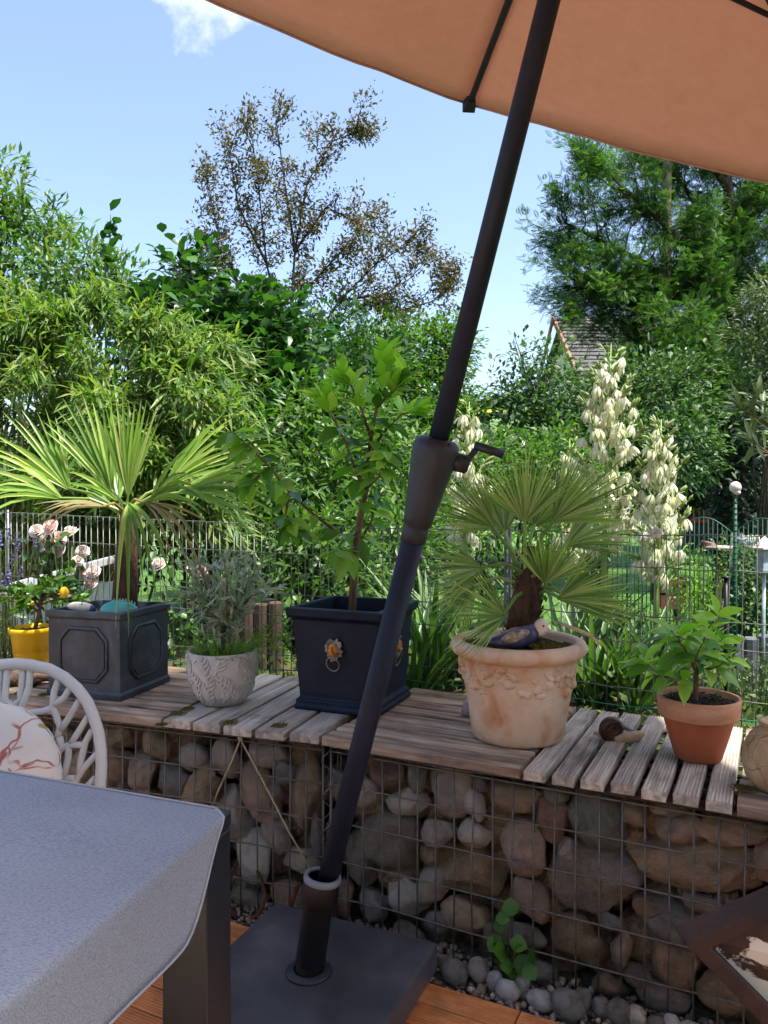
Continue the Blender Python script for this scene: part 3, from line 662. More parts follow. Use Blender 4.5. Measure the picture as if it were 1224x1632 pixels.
# cloth: top sheet with a hanging side, drawn in at the corner
C0 = KT + b1 * .02 + b2 * .012 + Vector((0, 0, 0)); V = []; F = []; nu, nv = 60, 12; top = TZ + .003
def sst(a, b, x): x = max(0, min(1, (x - a) / (b - a))); return x * x * (3 - 2 * x)
def drop(u): return .10 * sst(.018, .15, u) ** .8 + .018 * sst(.1, .5, u) + .004 * math.sin(u * 14) * sst(.1, .2, u)
outw = -b1
for i in range(nu + 1):
    u = (LY - .03) * (i / nu) ** 1.3
    V.append(C0 + b2 * u + b1 * .55 + Vector((0, 0, top)))
    V.append(C0 + b2 * u + b1 * .2 + Vector((0, 0, top + .001 * math.sin(u * 30))))
    for j in range(nv + 1):
        q = j / nv; edge = -.024 * sst(0, .022, u); dzr = sst(.012, .03, u)
        if q < .3:
            a = q / .3 * math.pi / 2; rr = .007
            p = C0 + b2 * u + outw * (rr * math.sin(a) - rr - edge) + Vector((0, 0, top - (rr - rr * math.cos(a)) * dzr))
        else:
            dz = (q - .3) / .7 * drop(u); p = C0 + b2 * u + outw * (-edge + .0 + .012 * dz / .1 * (.5 + .5 * math.sin(u * 11 + .6))) + Vector((0, 0, top - .007 * dzr - dz))
        V.append(p)
ncol = nv + 3
for i in range(nu):
    for j in range(ncol - 1): x = i * ncol + j; F.append((x, x + 1, x + ncol + 1, x + ncol))
mb = MB(); mb.add(V, F)
mb.add([C0 + b1 * .55 + Vector((0, 0, top)), C0 + b2 * (LY - .03) + b1 * .55 + Vector((0, 0, top)), C0 + b2 * (LY - .03) + b1 * (LX - .03) + Vector((0, 0, top)), C0 + b1 * (LX - .03) + Vector((0, 0, top))], [(0, 1, 2, 3)])
tc_ = thing('tablecloth', 'grey woven tablecloth draped over the dark garden table', 'tablecloth', C0 + Vector((0, 0, top)))
cl = mb.build('cloth', M['cloth'], tc_, True); so_ = cl.modifiers.new('thick', 'SOLIDIFY'); so_.thickness = .0022; so_.offset = 1
mb = MB(); mb.tube([V[i * ncol + ncol - 1] for i in range(nu + 1)], .0035, 6, flat=.5); mb.tube([C0 + b1 * (LX - .03) + Vector((0, 0, top + .001))] + [V[j] + Vector((0, 0, .001)) for j in range(0, ncol)], .0018, 6); mb.build('hem', M['cloth_hem'], tc_, True)

# ------------------------------------------------------------------ white chair with round cushion
M['white_plastic'] = mat('white_plastic', ['c4c1bb', 'd0cdc8'], 8, .38, bmp=.1, bscale=200, bdist=.0004)
CD = 1.50
def CP(px, py, off=0.0):
    p = P(px, py, CD); p.y += off + (p.z - .617) * .18; return p
chair = thing('garden_chair', 'white plastic garden chair with branching openwork backrest', 'chair', Vector((P(-5, 1250, CD).x, CD - .2, DECK)))
cx = 8
rl_ = [(33, 1067), (65, 1073.5), (91.5, 1087), (114, 1105), (131, 1125), (142, 1146), (152, 1171), (157, 1195), (160, 1222), (160, 1252)]
rim = [CP(2 * cx - x, y) for x, y in rl_[::-1]] + [CP(cx, 1065)] + [CP(x, y) for x, y in rl_]
pl = P(cx, 1250, CD)
def seatp(sx): return Vector((pl.x + sx, CD - .06, .46))
rim = [seatp(-.17)] + [CP(2 * cx - 160, 1330)] + rim + [CP(160, 1330)] + [seatp(.17)]
mb = MB(); mb.tube(rim, .0125, 12, flat=.9); rimo = mb.build('backrest', M['white_plastic'], chair, True)
def cc(L): return [(x / 6.12, 1040 + y / 6.12) for x, y in L]
bars = [[(200,190),(200,380),(175,480),(120,640),(160,800)],[(490,310),(455,420),(450,560),(540,760),(520,860)],[(610,390),(560,480),(465,555)],[(710,510),(640,640),(545,790)],[(810,660),(740,780),(660,915)],[(860,790),(800,900),(770,1050),(760,1200)],
        [(470,575),(360,610),(150,640)],[(520,990),(600,945),(660,925),(800,930)],[(640,930),(640,1050),(610,1220)],[(930,1000),(800,1140),(740,1235),(640,1500)],[(560,1240),(740,1235)],[(920,1230),(830,1330),(700,1480)],[(540,850),(570,960),(480,1100),(420,1300)],[(610,1220),(560,1400),(600,1560)],[(-30,180),(-30,500),(120,640)],[(420,1300),(420,1560)],[(160,800),(480,1100)],[(930,1560),(600,1560),(100,1560),(-30,1560)]]
for L in bars:
    for mir in (0, 1):
        pts = [CP((2 * cx - x) if mir else x, y, .004) for x, y in cc(L)]
        # rounded by subdividing
        pp = [pts[0]]
        for i in range(1, len(pts)):
            pp += [pts[i - 1].lerp(pts[i], .5), pts[i]]
        mb = MB(); mb.tube(pp, .0072, 8, flat=.8); mb.build('lattice_bar', M['white_plastic'], rimo, True)
mb = MB(); sc_ = Vector((pl.x, CD - .27, .452)); mb.lathe([(0, -.012), (.19, -.012), (.215, -.004), (.215, .006), (.19, .012), (0, .008)], sc_, 36, Matrix.Diagonal((1, 1.05, 1))); mb.build('seat', M['white_plastic'], chair, True)
for (i, j) in ((-1, -1), (1, -1), (-1, 1), (1, 1)):
    mb = MB(); mb.tube([sc_ + Vector((i * .165, j * .165, -.006)), Vector((sc_.x + i * .21, sc_.y + j * .215, DECK))], [.017, .013], 10); mb.build('leg', M['white_plastic'], chair, True)
# cushion
m, n, b, o_ = newmat('cushion'); v = coords(n, (1, 1, 1), rand=False)
dn = noise_n(n, 7, 3, .6, v); ad = n.nodes.new('ShaderNodeVectorMath'); ad.operation = 'MULTIPLY_ADD'; ad.inputs[1].default_value = (.12, .12, .12); n.links.new(dn.outputs['Color'], ad.inputs[0]); n.links.new(v, ad.inputs[2])
def vor(scale, lo, hi):
    q = n.nodes.new('ShaderNodeTexVoronoi'); q.feature = 'DISTANCE_TO_EDGE'; q.inputs['Scale'].default_value = scale * 2.2; n.links.new(ad.outputs[0], q.inputs['Vector'])
    return ramp(n, [(1, 1, 1, 1), (0, 0, 0, 1)], [lo, hi], q.outputs['Distance'])
va = vor(6.5, .018, .03); mk = noise_n(n, 13, 2, .5, v); mkr = ramp(n, [(0, 0, 0, 1), (1, 1, 1, 1)], [.5, .56], mk.outputs['Fac'])
fa = n.nodes.new('ShaderNodeMath'); fa.operation = 'MULTIPLY'; n.links.new(va.outputs[0], fa.inputs[0]); n.links.new(mkr.outputs[0], fa.inputs[1])
c1 = mixc(n, fa.outputs[0], 'd9d2c8', 'b26e63')
vl = n.nodes.new('ShaderNodeTexVoronoi'); vl.inputs['Scale'].default_value = 14; n.links.new(ad.outputs[0], vl.inputs['Vector']); lr = ramp(n, [(1, 1, 1, 1), (0, 0, 0, 1)], [.12, .16], vl.outputs['Distance'])
fl = n.nodes.new('ShaderNodeMath'); fl.operation = 'MULTIPLY'; n.links.new(lr.outputs[0], fl.inputs[0]); n.links.new(mkr.outputs[0], fl.inputs[1]); c2 = mixc(n, fl.outputs[0], c1, 'b09a52')
n.links.new(c2, b.inputs['Base Color']); b.inputs['Roughness'].default_value = .85; bump(n, b, noise_n(n, 25, 4, .6, v).outputs['Fac'], .25, .004); M['cushion'] = m
M['magenta'] = mat('magenta', ['5e1f3c', '8c3a55', 'a85c6e'], 25, .85, bmp=.2)
cpos = P(-22, 1243, CD - .062); cpos.y += 0
cush = thing('cushion', 'round off white cushion with pink twig print on the white chair', 'cushion', cpos - Vector((0, 0, .14)))
V = []; F = []; nr, na = 14, 64; RC = .141
for sgn in (1, -1):
    for i in range(nr + 1):
        t = i / nr; rr = RC * math.sin(t * math.pi / 2); th = .036 * math.cos(t * math.pi / 2) ** .7
        for k in range(na):
            a = 2 * math.pi * k / na; rf = 1 + .012 * math.sin(a * 23) * t ** 4
            wr = .0025 * math.sin(a * 17 + t * 3) * t * t * (1 if sgn > 0 else .4)
            V.append(cpos + Vector((rr * rf * math.cos(a), -sgn * (th + wr) + rr * math.sin(a) * .18, rr * rf * math.sin(a))))
for h in range(2):
    for i in range(nr):
        for k in range(na):
            k2 = (k + 1) % na; o0 = h * (nr + 1) * na; f = (o0 + i * na + k, o0 + i * na + k2, o0 + (i + 1) * na + k2, o0 + (i + 1) * na + k); F.append(f if h else f[::-1])
mb = MB(); mb.add(V, F); mb.build('cushion_pad', M['cushion'], cush, True)
def blob(px, py, a, bq, ro):
    p = P(px, py, CD); lx = p.x - cpos.x; lz = p.z - cpos.z; V = []; 
    for k in range(16):
        q = 2 * math.pi * k / 16; x = a * math.cos(q); z = bq * math.sin(q); X = lx + x * math.cos(ro) - z * math.sin(ro); Z = lz + x * math.sin(ro) + z * math.cos(ro)
        rr = min(.97, math.hypot(X, Z) / RC); V.append(cpos + Vector((X, -(.036 * max(0, math.cos(math.asin(rr))) ** .7 + .0028) + Z * .18, Z)))
    return V, [tuple(range(15, -1, -1))]
mb = MB(); mb.add(*blob(3, 1172, .010, .007, .3)); mb.add(*blob(5, 1190, .011, .009, .8)); mb.add(*blob(9, 1211, .014, .006, -1.1)); mb.build('printed_flower', M['magenta'], cush)
M['twig_print'] = mat('twig_print', ['a86258', 'bd7c70'], 40, .85)
mb = MB()
for (x0, y0, x1, y1, wd) in [(49,1197,84,1238,.0026),(0,1218,62,1221,.0012),(38,1217,54,1205,.0012),(62,1221,90,1217,.0012),(30,1190,50,1173,.001),(50,1173,68,1168,.001),(50,1173,60,1160,.001),(60,1202,86,1192,.001)]:
    mx_, my_ = (x0 + x1) / 2, (y0 + y1) / 2; le = math.hypot(x1 - x0, y1 - y0) / 2 * CD / FPX; mb.add(*blob(mx_, my_, le, wd, -math.atan2(y1 - y0, x1 - x0)))
mb.build('printed_twig', M['twig_print'], cush)

# ------------------------------------------------------------------ rusty star
m, n, b, o_ = newmat('rust'); v = coords(n); t = noise_n(n, 9, 9, .68, v, .4); r = ramp(n, ['140d0a', '261812', '3a2319', '4d3021'], [.3, .45, .6, .75], t.outputs['Fac']); n.links.new(r.outputs[0], b.inputs['Base Color']); b.inputs['Roughness'].default_value = .85
bump(n, b, noise_n(n, 60, 6, .7, v).outputs['Fac'], .5, .003); M['rust'] = m
m, n, b, o_ = newmat('rusty_enamel'); v = coords(n); t = noise_n(n, 5.5, 10, .62, v, .6); f = ramp(n, [(0, 0, 0, 1), (1, 1, 1, 1)], [.50, .515], t.outputs['Fac']); rr_ = noise_n(n, 25, 6, .6, v); rc = ramp(n, ['2b1812', '4a2a1c'], [.3, .7], rr_.outputs['Fac'])
n.links.new(mixc(n, f.outputs[0], 'cfc4b2', rc.outputs[0]), b.inputs['Base Color']); b.inputs['Roughness'].default_value = .6; bump(n, b, f.outputs[0], .3, .002); M['rusty_enamel'] = m
tip = P(1089, 1501, 1.22); SR = .40; ca = math.radians(-11)
sc0 = tip + Vector((math.cos(ca) * SR, .02, math.sin(ca) * SR)); star = thing('metal_star', 'rusty metal star with peeling cream enamel at the lower right corner', 'star ornament', Vector((sc0.x, sc0.y, DECK)))
def starpts(R, r, y): return [sc0 + Vector(((R if k % 2 == 0 else r) * math.cos(math.pi + ca * 1 + k * math.pi / 5) , y, (R if k % 2 == 0 else r) * math.sin(math.pi + ca + k * math.pi / 5))) for k in range(10)]
o1 = starpts(SR, SR * .607, -.025); o2 = starpts(SR, SR * .607, .025); i1 = starpts(SR - .045, SR * .607 - .030, -.025); i2 = starpts(SR - .045, SR * .607 - .030, .025)
mb = MB(); V = o1 + i1 + o2 + i2; F = []
for k in range(10):
    l = (k + 1) % 10; F += [(k, l, 10 + l, 10 + k), (20 + l, 20 + k, 30 + k, 30 + l), (k, 20 + k, 20 + l, l), (10 + l, 30 + l, 30 + k, 10 + k)]
mb.add(V, F); mb.build('rim', M['rust'], star, bevel=.004)
pl1 = starpts(SR - .046, SR * .607 - .031, .004); mb = MB(); mb.add(pl1 + [p + Vector((0, .003, 0)) for p in pl1] + [sc0 + Vector((0, -.03, 0)), sc0 + Vector((0, .01, 0))], [(20, (k + 1) % 10, k) for k in range(10)] + [(21, 10 + k, 10 + (k + 1) % 10) for k in range(10)]); mb.build('plate', M['rusty_enamel'], star)

# ------------------------------------------------------------------ horseshoes and twine
M['rust_orange'] = mat('rust_orange', ['2d1a12', '55301c', '6d3f22'], 30, .9, bmp=.6, bscale=90)
def shoe(c, lean, yaw, lab, s=.058):
    pts = [];
    for a in np.linspace(math.radians(-235), math.radians(55), 22):
        rx = s * (1.0 if math.sin(a) < 0 else .92); pts.append(Vector((rx * math.cos(a), 0, s * 1.25 * math.sin(a))))
    Mx = Matrix.Rotation(yaw, 3, 'Z') @ Matrix.Rotation(lean, 3, 'X'); mb = MB(); mb.tube([c + Mx @ (p + Vector((0, 0, s * 1.25))) for p in pts], .0085, 8, flat=.55)
    tag(mb.build('horseshoe', M['rust_orange'], smooth=True), lab, 'horseshoe', 'rusty horseshoes leaning on the gabion')
shoe(LL(-.355, -.032, .018), -.12, .9, 'rusty horseshoe leaning on the gabion nearest the table leg')
shoe(LL(-.235, -.034, .018), -.12, -.2, 'rusty horseshoe between the table leg side one and the parasol tube')
shoe(LL(-.03, -.034, .018), -.12, .2, 'rusty horseshoe right behind the parasol tube')
M['straw'] = mat('straw', ['9a8a62', 'b5a57c', '84724d'], 60, .85, bmp=.5, stretch=(1, 1, .2))
def front(px, py, off=-.014):
    return RP(px, py, LL(0, off, 0), NL)
tw = thing('twine', 'straw twine hanging from the ledge in an upside down V', 'twine', front(383, 1176))
for (x1, y1) in ((336, 1292), (493, 1382)):
    a = front(383, 1178); c = front(x1, y1, -.02); mb = MB(); mb.tube([a, a.lerp(c, .3) + Vector((.002, -.004, 0)), a.lerp(c, .7) + Vector((-.002, -.005, 0)), c], .0026, 6); mb.build('strand', M['straw'], tw, True)
mb = MB(); mb.ball(front(383, 1176), (.008, .006, .010), 8, 6); mb.build('knot', M['straw'], tw, True)
# ------------------------------------------------------------------ plant materials
M['palm'] = leafmat('palm', ['5c8030', '82aa40', 'a2c056', 'bcc876'], .35, .38, k=1.75)
M['palm_dry'] = leafmat('palm_dry', ['8d8a5e', 'a39a6a', 'a98a4a', '7f8a4f'], .25, .6, k=1.75)
M['dwarf_palm'] = leafmat('dwarf_palm', ['5a7a3c', '7a9a4c', '98b05e', 'b4be78'], .3, .36, k=2.2)
M['citrus'] = leafmat('citrus', ['42702a', '5c9234', '7cb040', '9cc452'], .42, .30, spec=.55, k=2.0)
M['citrus_new'] = leafmat('citrus_new', ['86bb38', '9fcc48', 'b8da60'], .48, .32, spec=.5, k=2.2)
M['lemon_leaf'] = leafmat('lemon_leaf', ['33551a', '4a7424', '66922f'], .4, .34, k=1.75)
M['olive_leaf'] = leafmat('olive_leaf', ['78866c', '94a288', 'adb8a2', '66745a'], .2, .5, k=2.3)
M['grass_tuft'] = leafmat('grass_tuft', ['5d8a24', '7aa636', '94b44a'], .45, .5, k=1.75)
M['bark'] = mat('bark', ['4a3a2c', '6e5a46', '87705a'], 30, .9, stretch=(1, 1, .3), bmp=.7, bdist=.006)
M['bark_dark'] = mat('bark_dark', ['221a15', '382b22', '4d3d30'], 14, .95, stretch=(1, 1, .3), bmp=.8, bdist=.02)
M['twig_green'] = mat('twig_green', ['3c4f22', '54682e'], 20, .7)
M['palm_fibre'] = mat('palm_fibre', ['2a1c14', '4d3526', '6b5040'], 26, .95, stretch=(1, 1, .25), bmp=1.0, bdist=.012)

LEAF_BIG = leaf_t(6, .44, .42, .16, .16)
def leaf_mesh(name, T, m):
    return arr_mesh(name, T[0], T[1], m, None, True)
def place_leaf(me, p, d, u, s, parent, name='leaf', ws=1.0):
    d = d.normalized(); x = d.cross(u)
    if x.length < 1e-4: x = d.orthogonal()
    x.normalize(); z = x.cross(d)
    o = link(name, me, parent); o.matrix_basis = Matrix.Translation(p) @ Matrix((x, d, z)).transposed().to_4x4() @ Matrix.Diagonal((s * ws, s, s, 1)); return o
def soil_disc(c, r, parent, bumpy=.006, sq=None):
    mb = MB(); V = []; F = []; nr, na = 10, 28
    for i in range(nr + 1):
        for k in range(na):
            q = 2 * math.pi * k / na; rr = r * i / nr
            if sq is not None: rr = rr / max(abs(math.cos(q)), abs(math.sin(q))); q2 = q + sq
            else: q2 = q
            x, y = rr * math.cos(q2), rr * math.sin(q2); V.append(c + Vector((x, y, bumpy * (mnoise.noise((x * 60, y * 60, 1)) + .6 * mnoise.noise((x * 160, y * 160, 1))))))
    for i in range(nr):
        for k in range(na): k2 = (k + 1) % na; F.append((i * na + k, i * na + k2, (i + 1) * na + k2, (i + 1) * na + k))
    mb.add(V, F); return mb.build('soil', M['soil'], parent, True)
def px_path(L): return [P(x, y, d) for x, y, d in L]

def fan(parent, hub, tip, up, spread, nl, m, rlen=None, w=.016, droop=.25, start=None, name='frond', jag=.1, dry=False, bend=0.0):
    """fan leaf: petiole from start to hub, stiff folded segments radiating from the hub"""
    ax = (tip - hub); R = rlen or ax.length; ax = ax.normalized(); sd = ax.cross(up).normalized(); nrm = sd.cross(ax)
    mb = MB(); sgs = 6
    for i in range(nl):
        a = (i / (nl - 1) - .5) * spread; d = ax * math.cos(a) + sd * math.sin(a); Ls = R * (1 - .16 * abs(a) / (spread / 2 + 1e-6)) * rnd.uniform(1 - jag, 1 + jag * .4)
        dr = droop * rnd.uniform(.2, 1.8); tw = rnd.uniform(-.3, .3); wv_ = rnd.uniform(.8, 1.15); s2 = (sd * math.cos(a) - ax * math.sin(a)); s2 = (s2 * math.cos(tw) + nrm * math.sin(tw)); n2 = s2.cross(d); rv = rnd.random() * .98 + .01
        V = []; F = []; dip = (nrm * (.05 if i % 2 else -.05))
        for k in range(sgs + 1):
            t = k / sgs; c = hub + (d * t + dip * t * (1 - t) * .6) * Ls; c.z -= dr * Ls * t ** 2.6; c += nrm * bend * Ls * t * t
            ww = w * wv_ * (min(1, .25 + 2.6 * t) if t < .35 else 1.0 - .95 * ((t - .35) / .65) ** 1.6) * .5
            V += [c - s2 * ww + n2 * ww * .7, c, c + s2 * ww + n2 * ww * .7]
        for k in range(sgs):
            b_ = k * 3; F += [(b_, b_ + 1, b_ + 4, b_ + 3), (b_ + 1, b_ + 2, b_ + 5, b_ + 4)]
        mb.add(V, F, rv)
    if start is not None:
        midp = start.lerp(hub, .55) + Vector((0, 0, .02)); mb.tube([start, midp, hub + ax * .01], [.006, .0048, .004], 6, r=.55)
    return mb.build(name, m, parent)

# ------------------------------------------------------------------ yellow pot with lemon tree
M['yellow'] = mat('yellow_plastic', ['d0a400', 'dcb008'], 6, .35, bmp=.05)
c = Q(47, 1060, ZT); YP = Vector((c.x, c.y + .02, ZT + .001))
t = thing('potted_lemon', 'small lemon tree in a bright yellow plastic pot', 'potted plant', YP)
mb = MB(); mb.lathe([(0, .002), (.056, 0), (.060, .004), (.073, .118), (.078, .120), (.081, .128), (.081, .138), (.077, .140), (.072, .128), (.066, .05), (0, .05)], YP, 48); mb.build('pot', M['yellow'], t, True)
soil_disc(YP + Vector((0, 0, .124)), .071, t)
b0 = YP + Vector((.01, 0, .12)); top = P(66, 950, YP.y)
mb = MB(); mb.tube([b0, b0.lerp(top, .5) + Vector((.004, 0, 0)), top], [.008, .007, .006], 8); tips = []
for k in range(13):
    a = rnd.uniform(0, 2 * math.pi); e = rnd.uniform(.05, 1.1); ln = rnd.uniform(.08, .19); d = Vector((math.cos(a) * math.cos(e), math.sin(a) * math.cos(e) * .8, math.sin(e))); st = b0.lerp(top, rnd.uniform(.55, 1)); en = st + d * ln
    mb.tube([st, st.lerp(en, .5) + Vector((0, 0, .012)), en], [.004, .003, .002], 5); tips += [(st.lerp(en, q), d) for q in (.35, .5, .65, .8, .95, 1.0)]
mb.build('trunk', M['bark'], t, True)
lm = leaf_mesh('leaf', leaf_t(4, .46, .45, .15, .2), M['lemon_leaf'])
for p, d in tips:
    for _ in range(2):
        q = Vector((rnd.gauss(0, 1), rnd.gauss(0, 1), rnd.gauss(.2, .7))); place_leaf(lm, p, d * .7 + q.normalized(), Vector((q.y, -q.x, 1.5)), rnd.uniform(.035, .058), t)
mb = MB(); mb.ball(P(102, 944, YP.y - .06), (.016, .016, .021), 14, 10); mb.build('lemon', mat('lemon_skin', ['d9a80a', 'e6bc1c'], 30, .4, bmp=.3, bscale=200), t, True)
mb = MB(); mb.ball(P(52, 962, YP.y - .04), (.008, .008, .010), 10, 8); mb.build('lemon', mat('lemon_green', ['b59a20', 'c7a92a'], 30, .4), t, True)

# ------------------------------------------------------------------ panelled planter with windmill palm
m, n, b, o_ = newmat('lead'); v = coords(n); t1 = noise_n(n, 5, 8, .65, v, .4); r = ramp(n, ['1a2029', '293039', '424a53', '6a7178'], [.3, .48, .62, .8], t1.outputs['Fac']); t2 = noise_n(n, 40, 5, .7, v)
f = ramp(n, [(0, 0, 0, 1), (1, 1, 1, 1)], [.66, .76], t2.outputs['Fac']); mu = n.nodes.new('ShaderNodeMath'); mu.operation = 'MULTIPLY'; mu.inputs[1].default_value = .45; n.links.new(f.outputs[0], mu.inputs[0])
n.links.new(mixc(n, mu.outputs[0], r.outputs[0], '9a978f'), b.inputs['Base Color']); b.inputs['Roughness'].default_value = .55; bump(n, b, t2.outputs['Fac'], .25, .002); M['lead'] = m
LC = Vector((-.896, 2.509, ZT + .001)); cv = Vector((.091, -.169, 0)); LA = math.atan2(cv.y, cv.x); q4 = Matrix.Rotation(LA, 3, 'Z'); r2 = math.sqrt(2)
t = thing('potted_palm', 'windmill palm in a square grey planter with octagonal panels', 'potted plant', LC)
S = .133
mb = MB(); mb.lathe([(0, 0), ((S + .004) * r2, 0), ((S + .004) * r2, .018), ((S - .001) * r2, .026), ((S - .001) * r2, .247), ((S + .006) * r2, .252), ((S + .006) * r2, .270), ((S - .012) * r2, .272), ((S - .014) * r2, .20), (0, .20)], LC, 4, q4)
pb = mb.build('pot', M['lead'], t, bevel=.003)
for k in range(4):
    a = LA + math.pi / 4 + k * math.pi / 2 - math.pi / 2; nn = Vector((math.cos(a), math.sin(a), 0)); tg = Vector((-math.sin(a), math.cos(a), 0)); fc = LC + nn * (S + .0005) + Vector((0, 0, .137))
    oc = [(-.085, -.045), (-.05, -.082), (.05, -.082), (.085, -.045), (.085, .045), (.05, .082), (-.05, .082), (-.085, .045)]
    mb = MB(); pts = [fc + tg * x + Vector((0, 0, z)) for x, z in oc]; pts = [pts[0].lerp(pts[1], .5)] + pts[1:] + [pts[0], pts[0].lerp(pts[1], .5)]; mb.tube(pts, .0055, 8); mb.build('panel_moulding', M['lead'], pb, True)
    ring = [fc + tg * x * .9 + Vector((0, 0, z * .9)) for x, z in oc]; mb = MB(); mb.add(ring + [p + nn * .0025 for p in ring], [tuple(range(8, 16))] + [(i, (i + 1) % 8, 8 + (i + 1) % 8, 8 + i) for i in range(8)]); mb.build('panel', M['lead'], pb)
soil_disc(LC + Vector((0, 0, .245)), S - .015, t, .008, LA + math.pi / 4)
d0 = LC.y + .03
tr0 = Vector((P(198, 950, d0).x, d0, LC.z + .235)); tr1 = P(203, 860, d0 - .01); tr2 = P(199, 812, d0 - .01)
mb = MB(); mb.tube([tr0, tr0.lerp(tr1, .4), tr0.lerp(tr1, .8), tr1, tr2], [.040, .040, .034, .030, .014], 14)
for k in range(260):                                   # fibres
    a = rnd.uniform(0, 2 * math.pi); z = rnd.random(); p = tr0.lerp(tr1, z); rr = .037 - .008 * z; p = p + Vector((math.cos(a) * rr, math.sin(a) * rr, 0)); mb.tube([p, p + Vector((math.cos(a) * .006 + rnd.gauss(0, .004), math.sin(a) * .006, rnd.uniform(-.012, .02)))], [.0016, .0006], 3, cap=False, r=rnd.random())
mb.build('trunk', M['palm_fibre'], t, True)
hubz = tr2
F_ = [  # hub px,py,dy, tip px,py,dy, spread, leaflets, width, droop, facing, mat
 (205, 792, -.02, 205, 632, -.02, 0.71, 13, .0155, .02, (0, -1, .1), 'palm'),
 (180, 785, .02, 110, 618, .05, 0.71, 10, .0155, .05, (.2, -1, .2), 'palm'),
 (262, 776, .05, 385, 668, .10, 0.86, 12, .0155, .12, (-.1, -1, .5), 'palm'),
 (282, 786, -.02, 470, 730, -.10, 1.09, 14, .0155, .12, (0, -.6, .8), 'palm'),
 (112, 782, .02, 12, 655, .02, 0.92, 11, .0155, .10, (.3, -1, .3), 'palm'),
 (100, 796, -.05, -60, 715, -.12, 1.03, 12, .0155, .20, (.2, -.7, .8), 'palm'),
 (238, 800, -.10, 330, 705, -.2, 0.92, 9, .0155, .25, (-.2, -.9, .6), 'palm'),
 (168, 808, -.10, 60, 790, -.22, 0.92, 7, .0155, .30, (0, -.4, 1), 'palm_dry'),
 (226, 800, -.08, 350, 820, -.18, 1.03, 7, .0155, .55, (0, -.3, 1), 'palm_dry'),
 (205, 802, -.06, 238, 862, -.2, 1.03, 6, .0155, .5, (.2, -.8, .4), 'palm'),
 (190, 800, .08, 150, 690, .25, 1.15, 12, .0155, .15, (0, -1, .4), 'palm'),
 (92, 775, .06, 90, 700, .1, .5, 5, .02, .02, (.3, -1, 0), 'palm')]
for (hx, hy, hd, tx, ty, td_, spr, nl, wd, dr, fc, mk) in F_:
    h = P(hx, hy, d0 + hd); tp = P(tx, ty, d0 + td_); tp = h + (tp - h) * 1.12; dr = dr * 1.5 + .03; fan(t, h, tp, -Vector(fc).cross(Vector((0, 0, 0))) if False else Vector(fc), spr, nl, M[mk], w=wd, droop=dr, start=hubz + Vector((rnd.uniform(-.008, .008), rnd.uniform(-.008, .008), rnd.uniform(-.05, .0))))
# ornaments on its soil
M['turq'] = None
m, n, b, o_ = newmat('turquoise_glaze'); v = coords(n, kind='Generated', rand=False); sx = n.nodes.new('ShaderNodeSeparateXYZ'); n.links.new(v, sx.inputs[0]); r = ramp(n, ['9fb3ad', '6fb5ae', '2a9a97'], [.15, .5, .85], sx.outputs['Z']); n.links.new(r.outputs[0], b.inputs['Base Color']); b.inputs['Roughness'].default_value = .25; M['turq'] = m
fo = P(190, 975, LC.y - .055); t = thing('fish_ornament', 'turquoise glazed ceramic fish lying in the panelled planter', 'ornament', fo - Vector((0, 0, .01)))
mb = MB(); mb.ball(fo, (.064, .022, .036), 24, 14); mb.build('body', M['turq'], t, True)
mb = MB()
for k in range(8):
    x = -.02 + k * .0095; z = .036 * math.sqrt(max(0, 1 - (x / .064) ** 2)); mb.add([fo + Vector((x - .005, -.002, z - .006)), fo + Vector((x + .005, -.002, z - .006)), fo + Vector((x + .004, -.002, z + .008)), fo + Vector((x - .005, .003, z - .006)), fo + Vector((x + .005, .003, z - .006)), fo + Vector((x + .004, .003, z + .008))], [(0, 1, 2), (5, 4, 3), (0, 2, 5, 3), (1, 4, 5, 2)])
mb.build('fin', mat('fin_glaze', ['9db0a9', 'b7c4bd'], 20, .3), t)
wo = P(130, 968, LC.y - .035); t = thing('shell_ornament', 'off white shell with a blue glass piece left of the turquoise fish', 'ornament', wo - Vector((0, 0, .01)))
mb = MB(); V = []; F = []
mb.ball(wo, (.048, .02, .017), 20, 10, Matrix.Rotation(.12, 3, 'Y')); ob = mb.build('shell', mat('shell_white', ['a9a294', 'cfc9bb', 'ddd8cc'], 22, .6, bmp=.8, bscale=40, bdist=.006), t, True)
mb = MB(); mb.ball(wo + Vector((.043, -.018, -.003)), (.011, .008, .013), 12, 8); mb.build('glass_piece', mat('blue_glass', ['20305a', '3a4e80'], 20, .15), t, True)
for (x, y, lx) in ((128, 972, 10), (150, 965, 8)):
    mb = MB(); a = P(x, y, LC.y - .05); mb.tube([a, a + Vector((lx / 800, 0, .05))], .0012, 4); mb.build('wire_leg', M['black_tube'], t)

# ------------------------------------------------------------------ white embossed pot with olive
M['embossed'] = mat('embossed', ['aeaaa5', 'c0bcb7', 'cbc7c2'], 14, .75, bmp=.3, bscale=120, bdist=.001)
WP = Vector((-.492, 2.335, ZT + .001)); t = thing('potted_olive', 'young olive and grass in a round grey white pot with embossed fern leaves', 'potted plant', WP)
prof = [(0, 0), (.050, 0), (.062, .004), (.086, .035), (.1, .075), (.1065, .115), (.1055, .150), (.103, .162), (.098, .163), (.099, .14), (.095, .1), (0, .1)]
def smooth_prof(pr, k=4):
    out = [];
    for i in range(len(pr) - 1):
        for j in range(k): f_ = j / k; out.append((pr[i][0] + (pr[i + 1][0] - pr[i][0]) * f_, pr[i][1] + (pr[i + 1][1] - pr[i][1]) * f_))
    return out + [pr[-1]]
mb = MB(); mb.lathe(prof, WP, 64); po = mb.build('pot', M['embossed'], t, True)
zs = [p[1] for p in prof[2:8]]; rs = [p[0] for p in prof[2:8]]
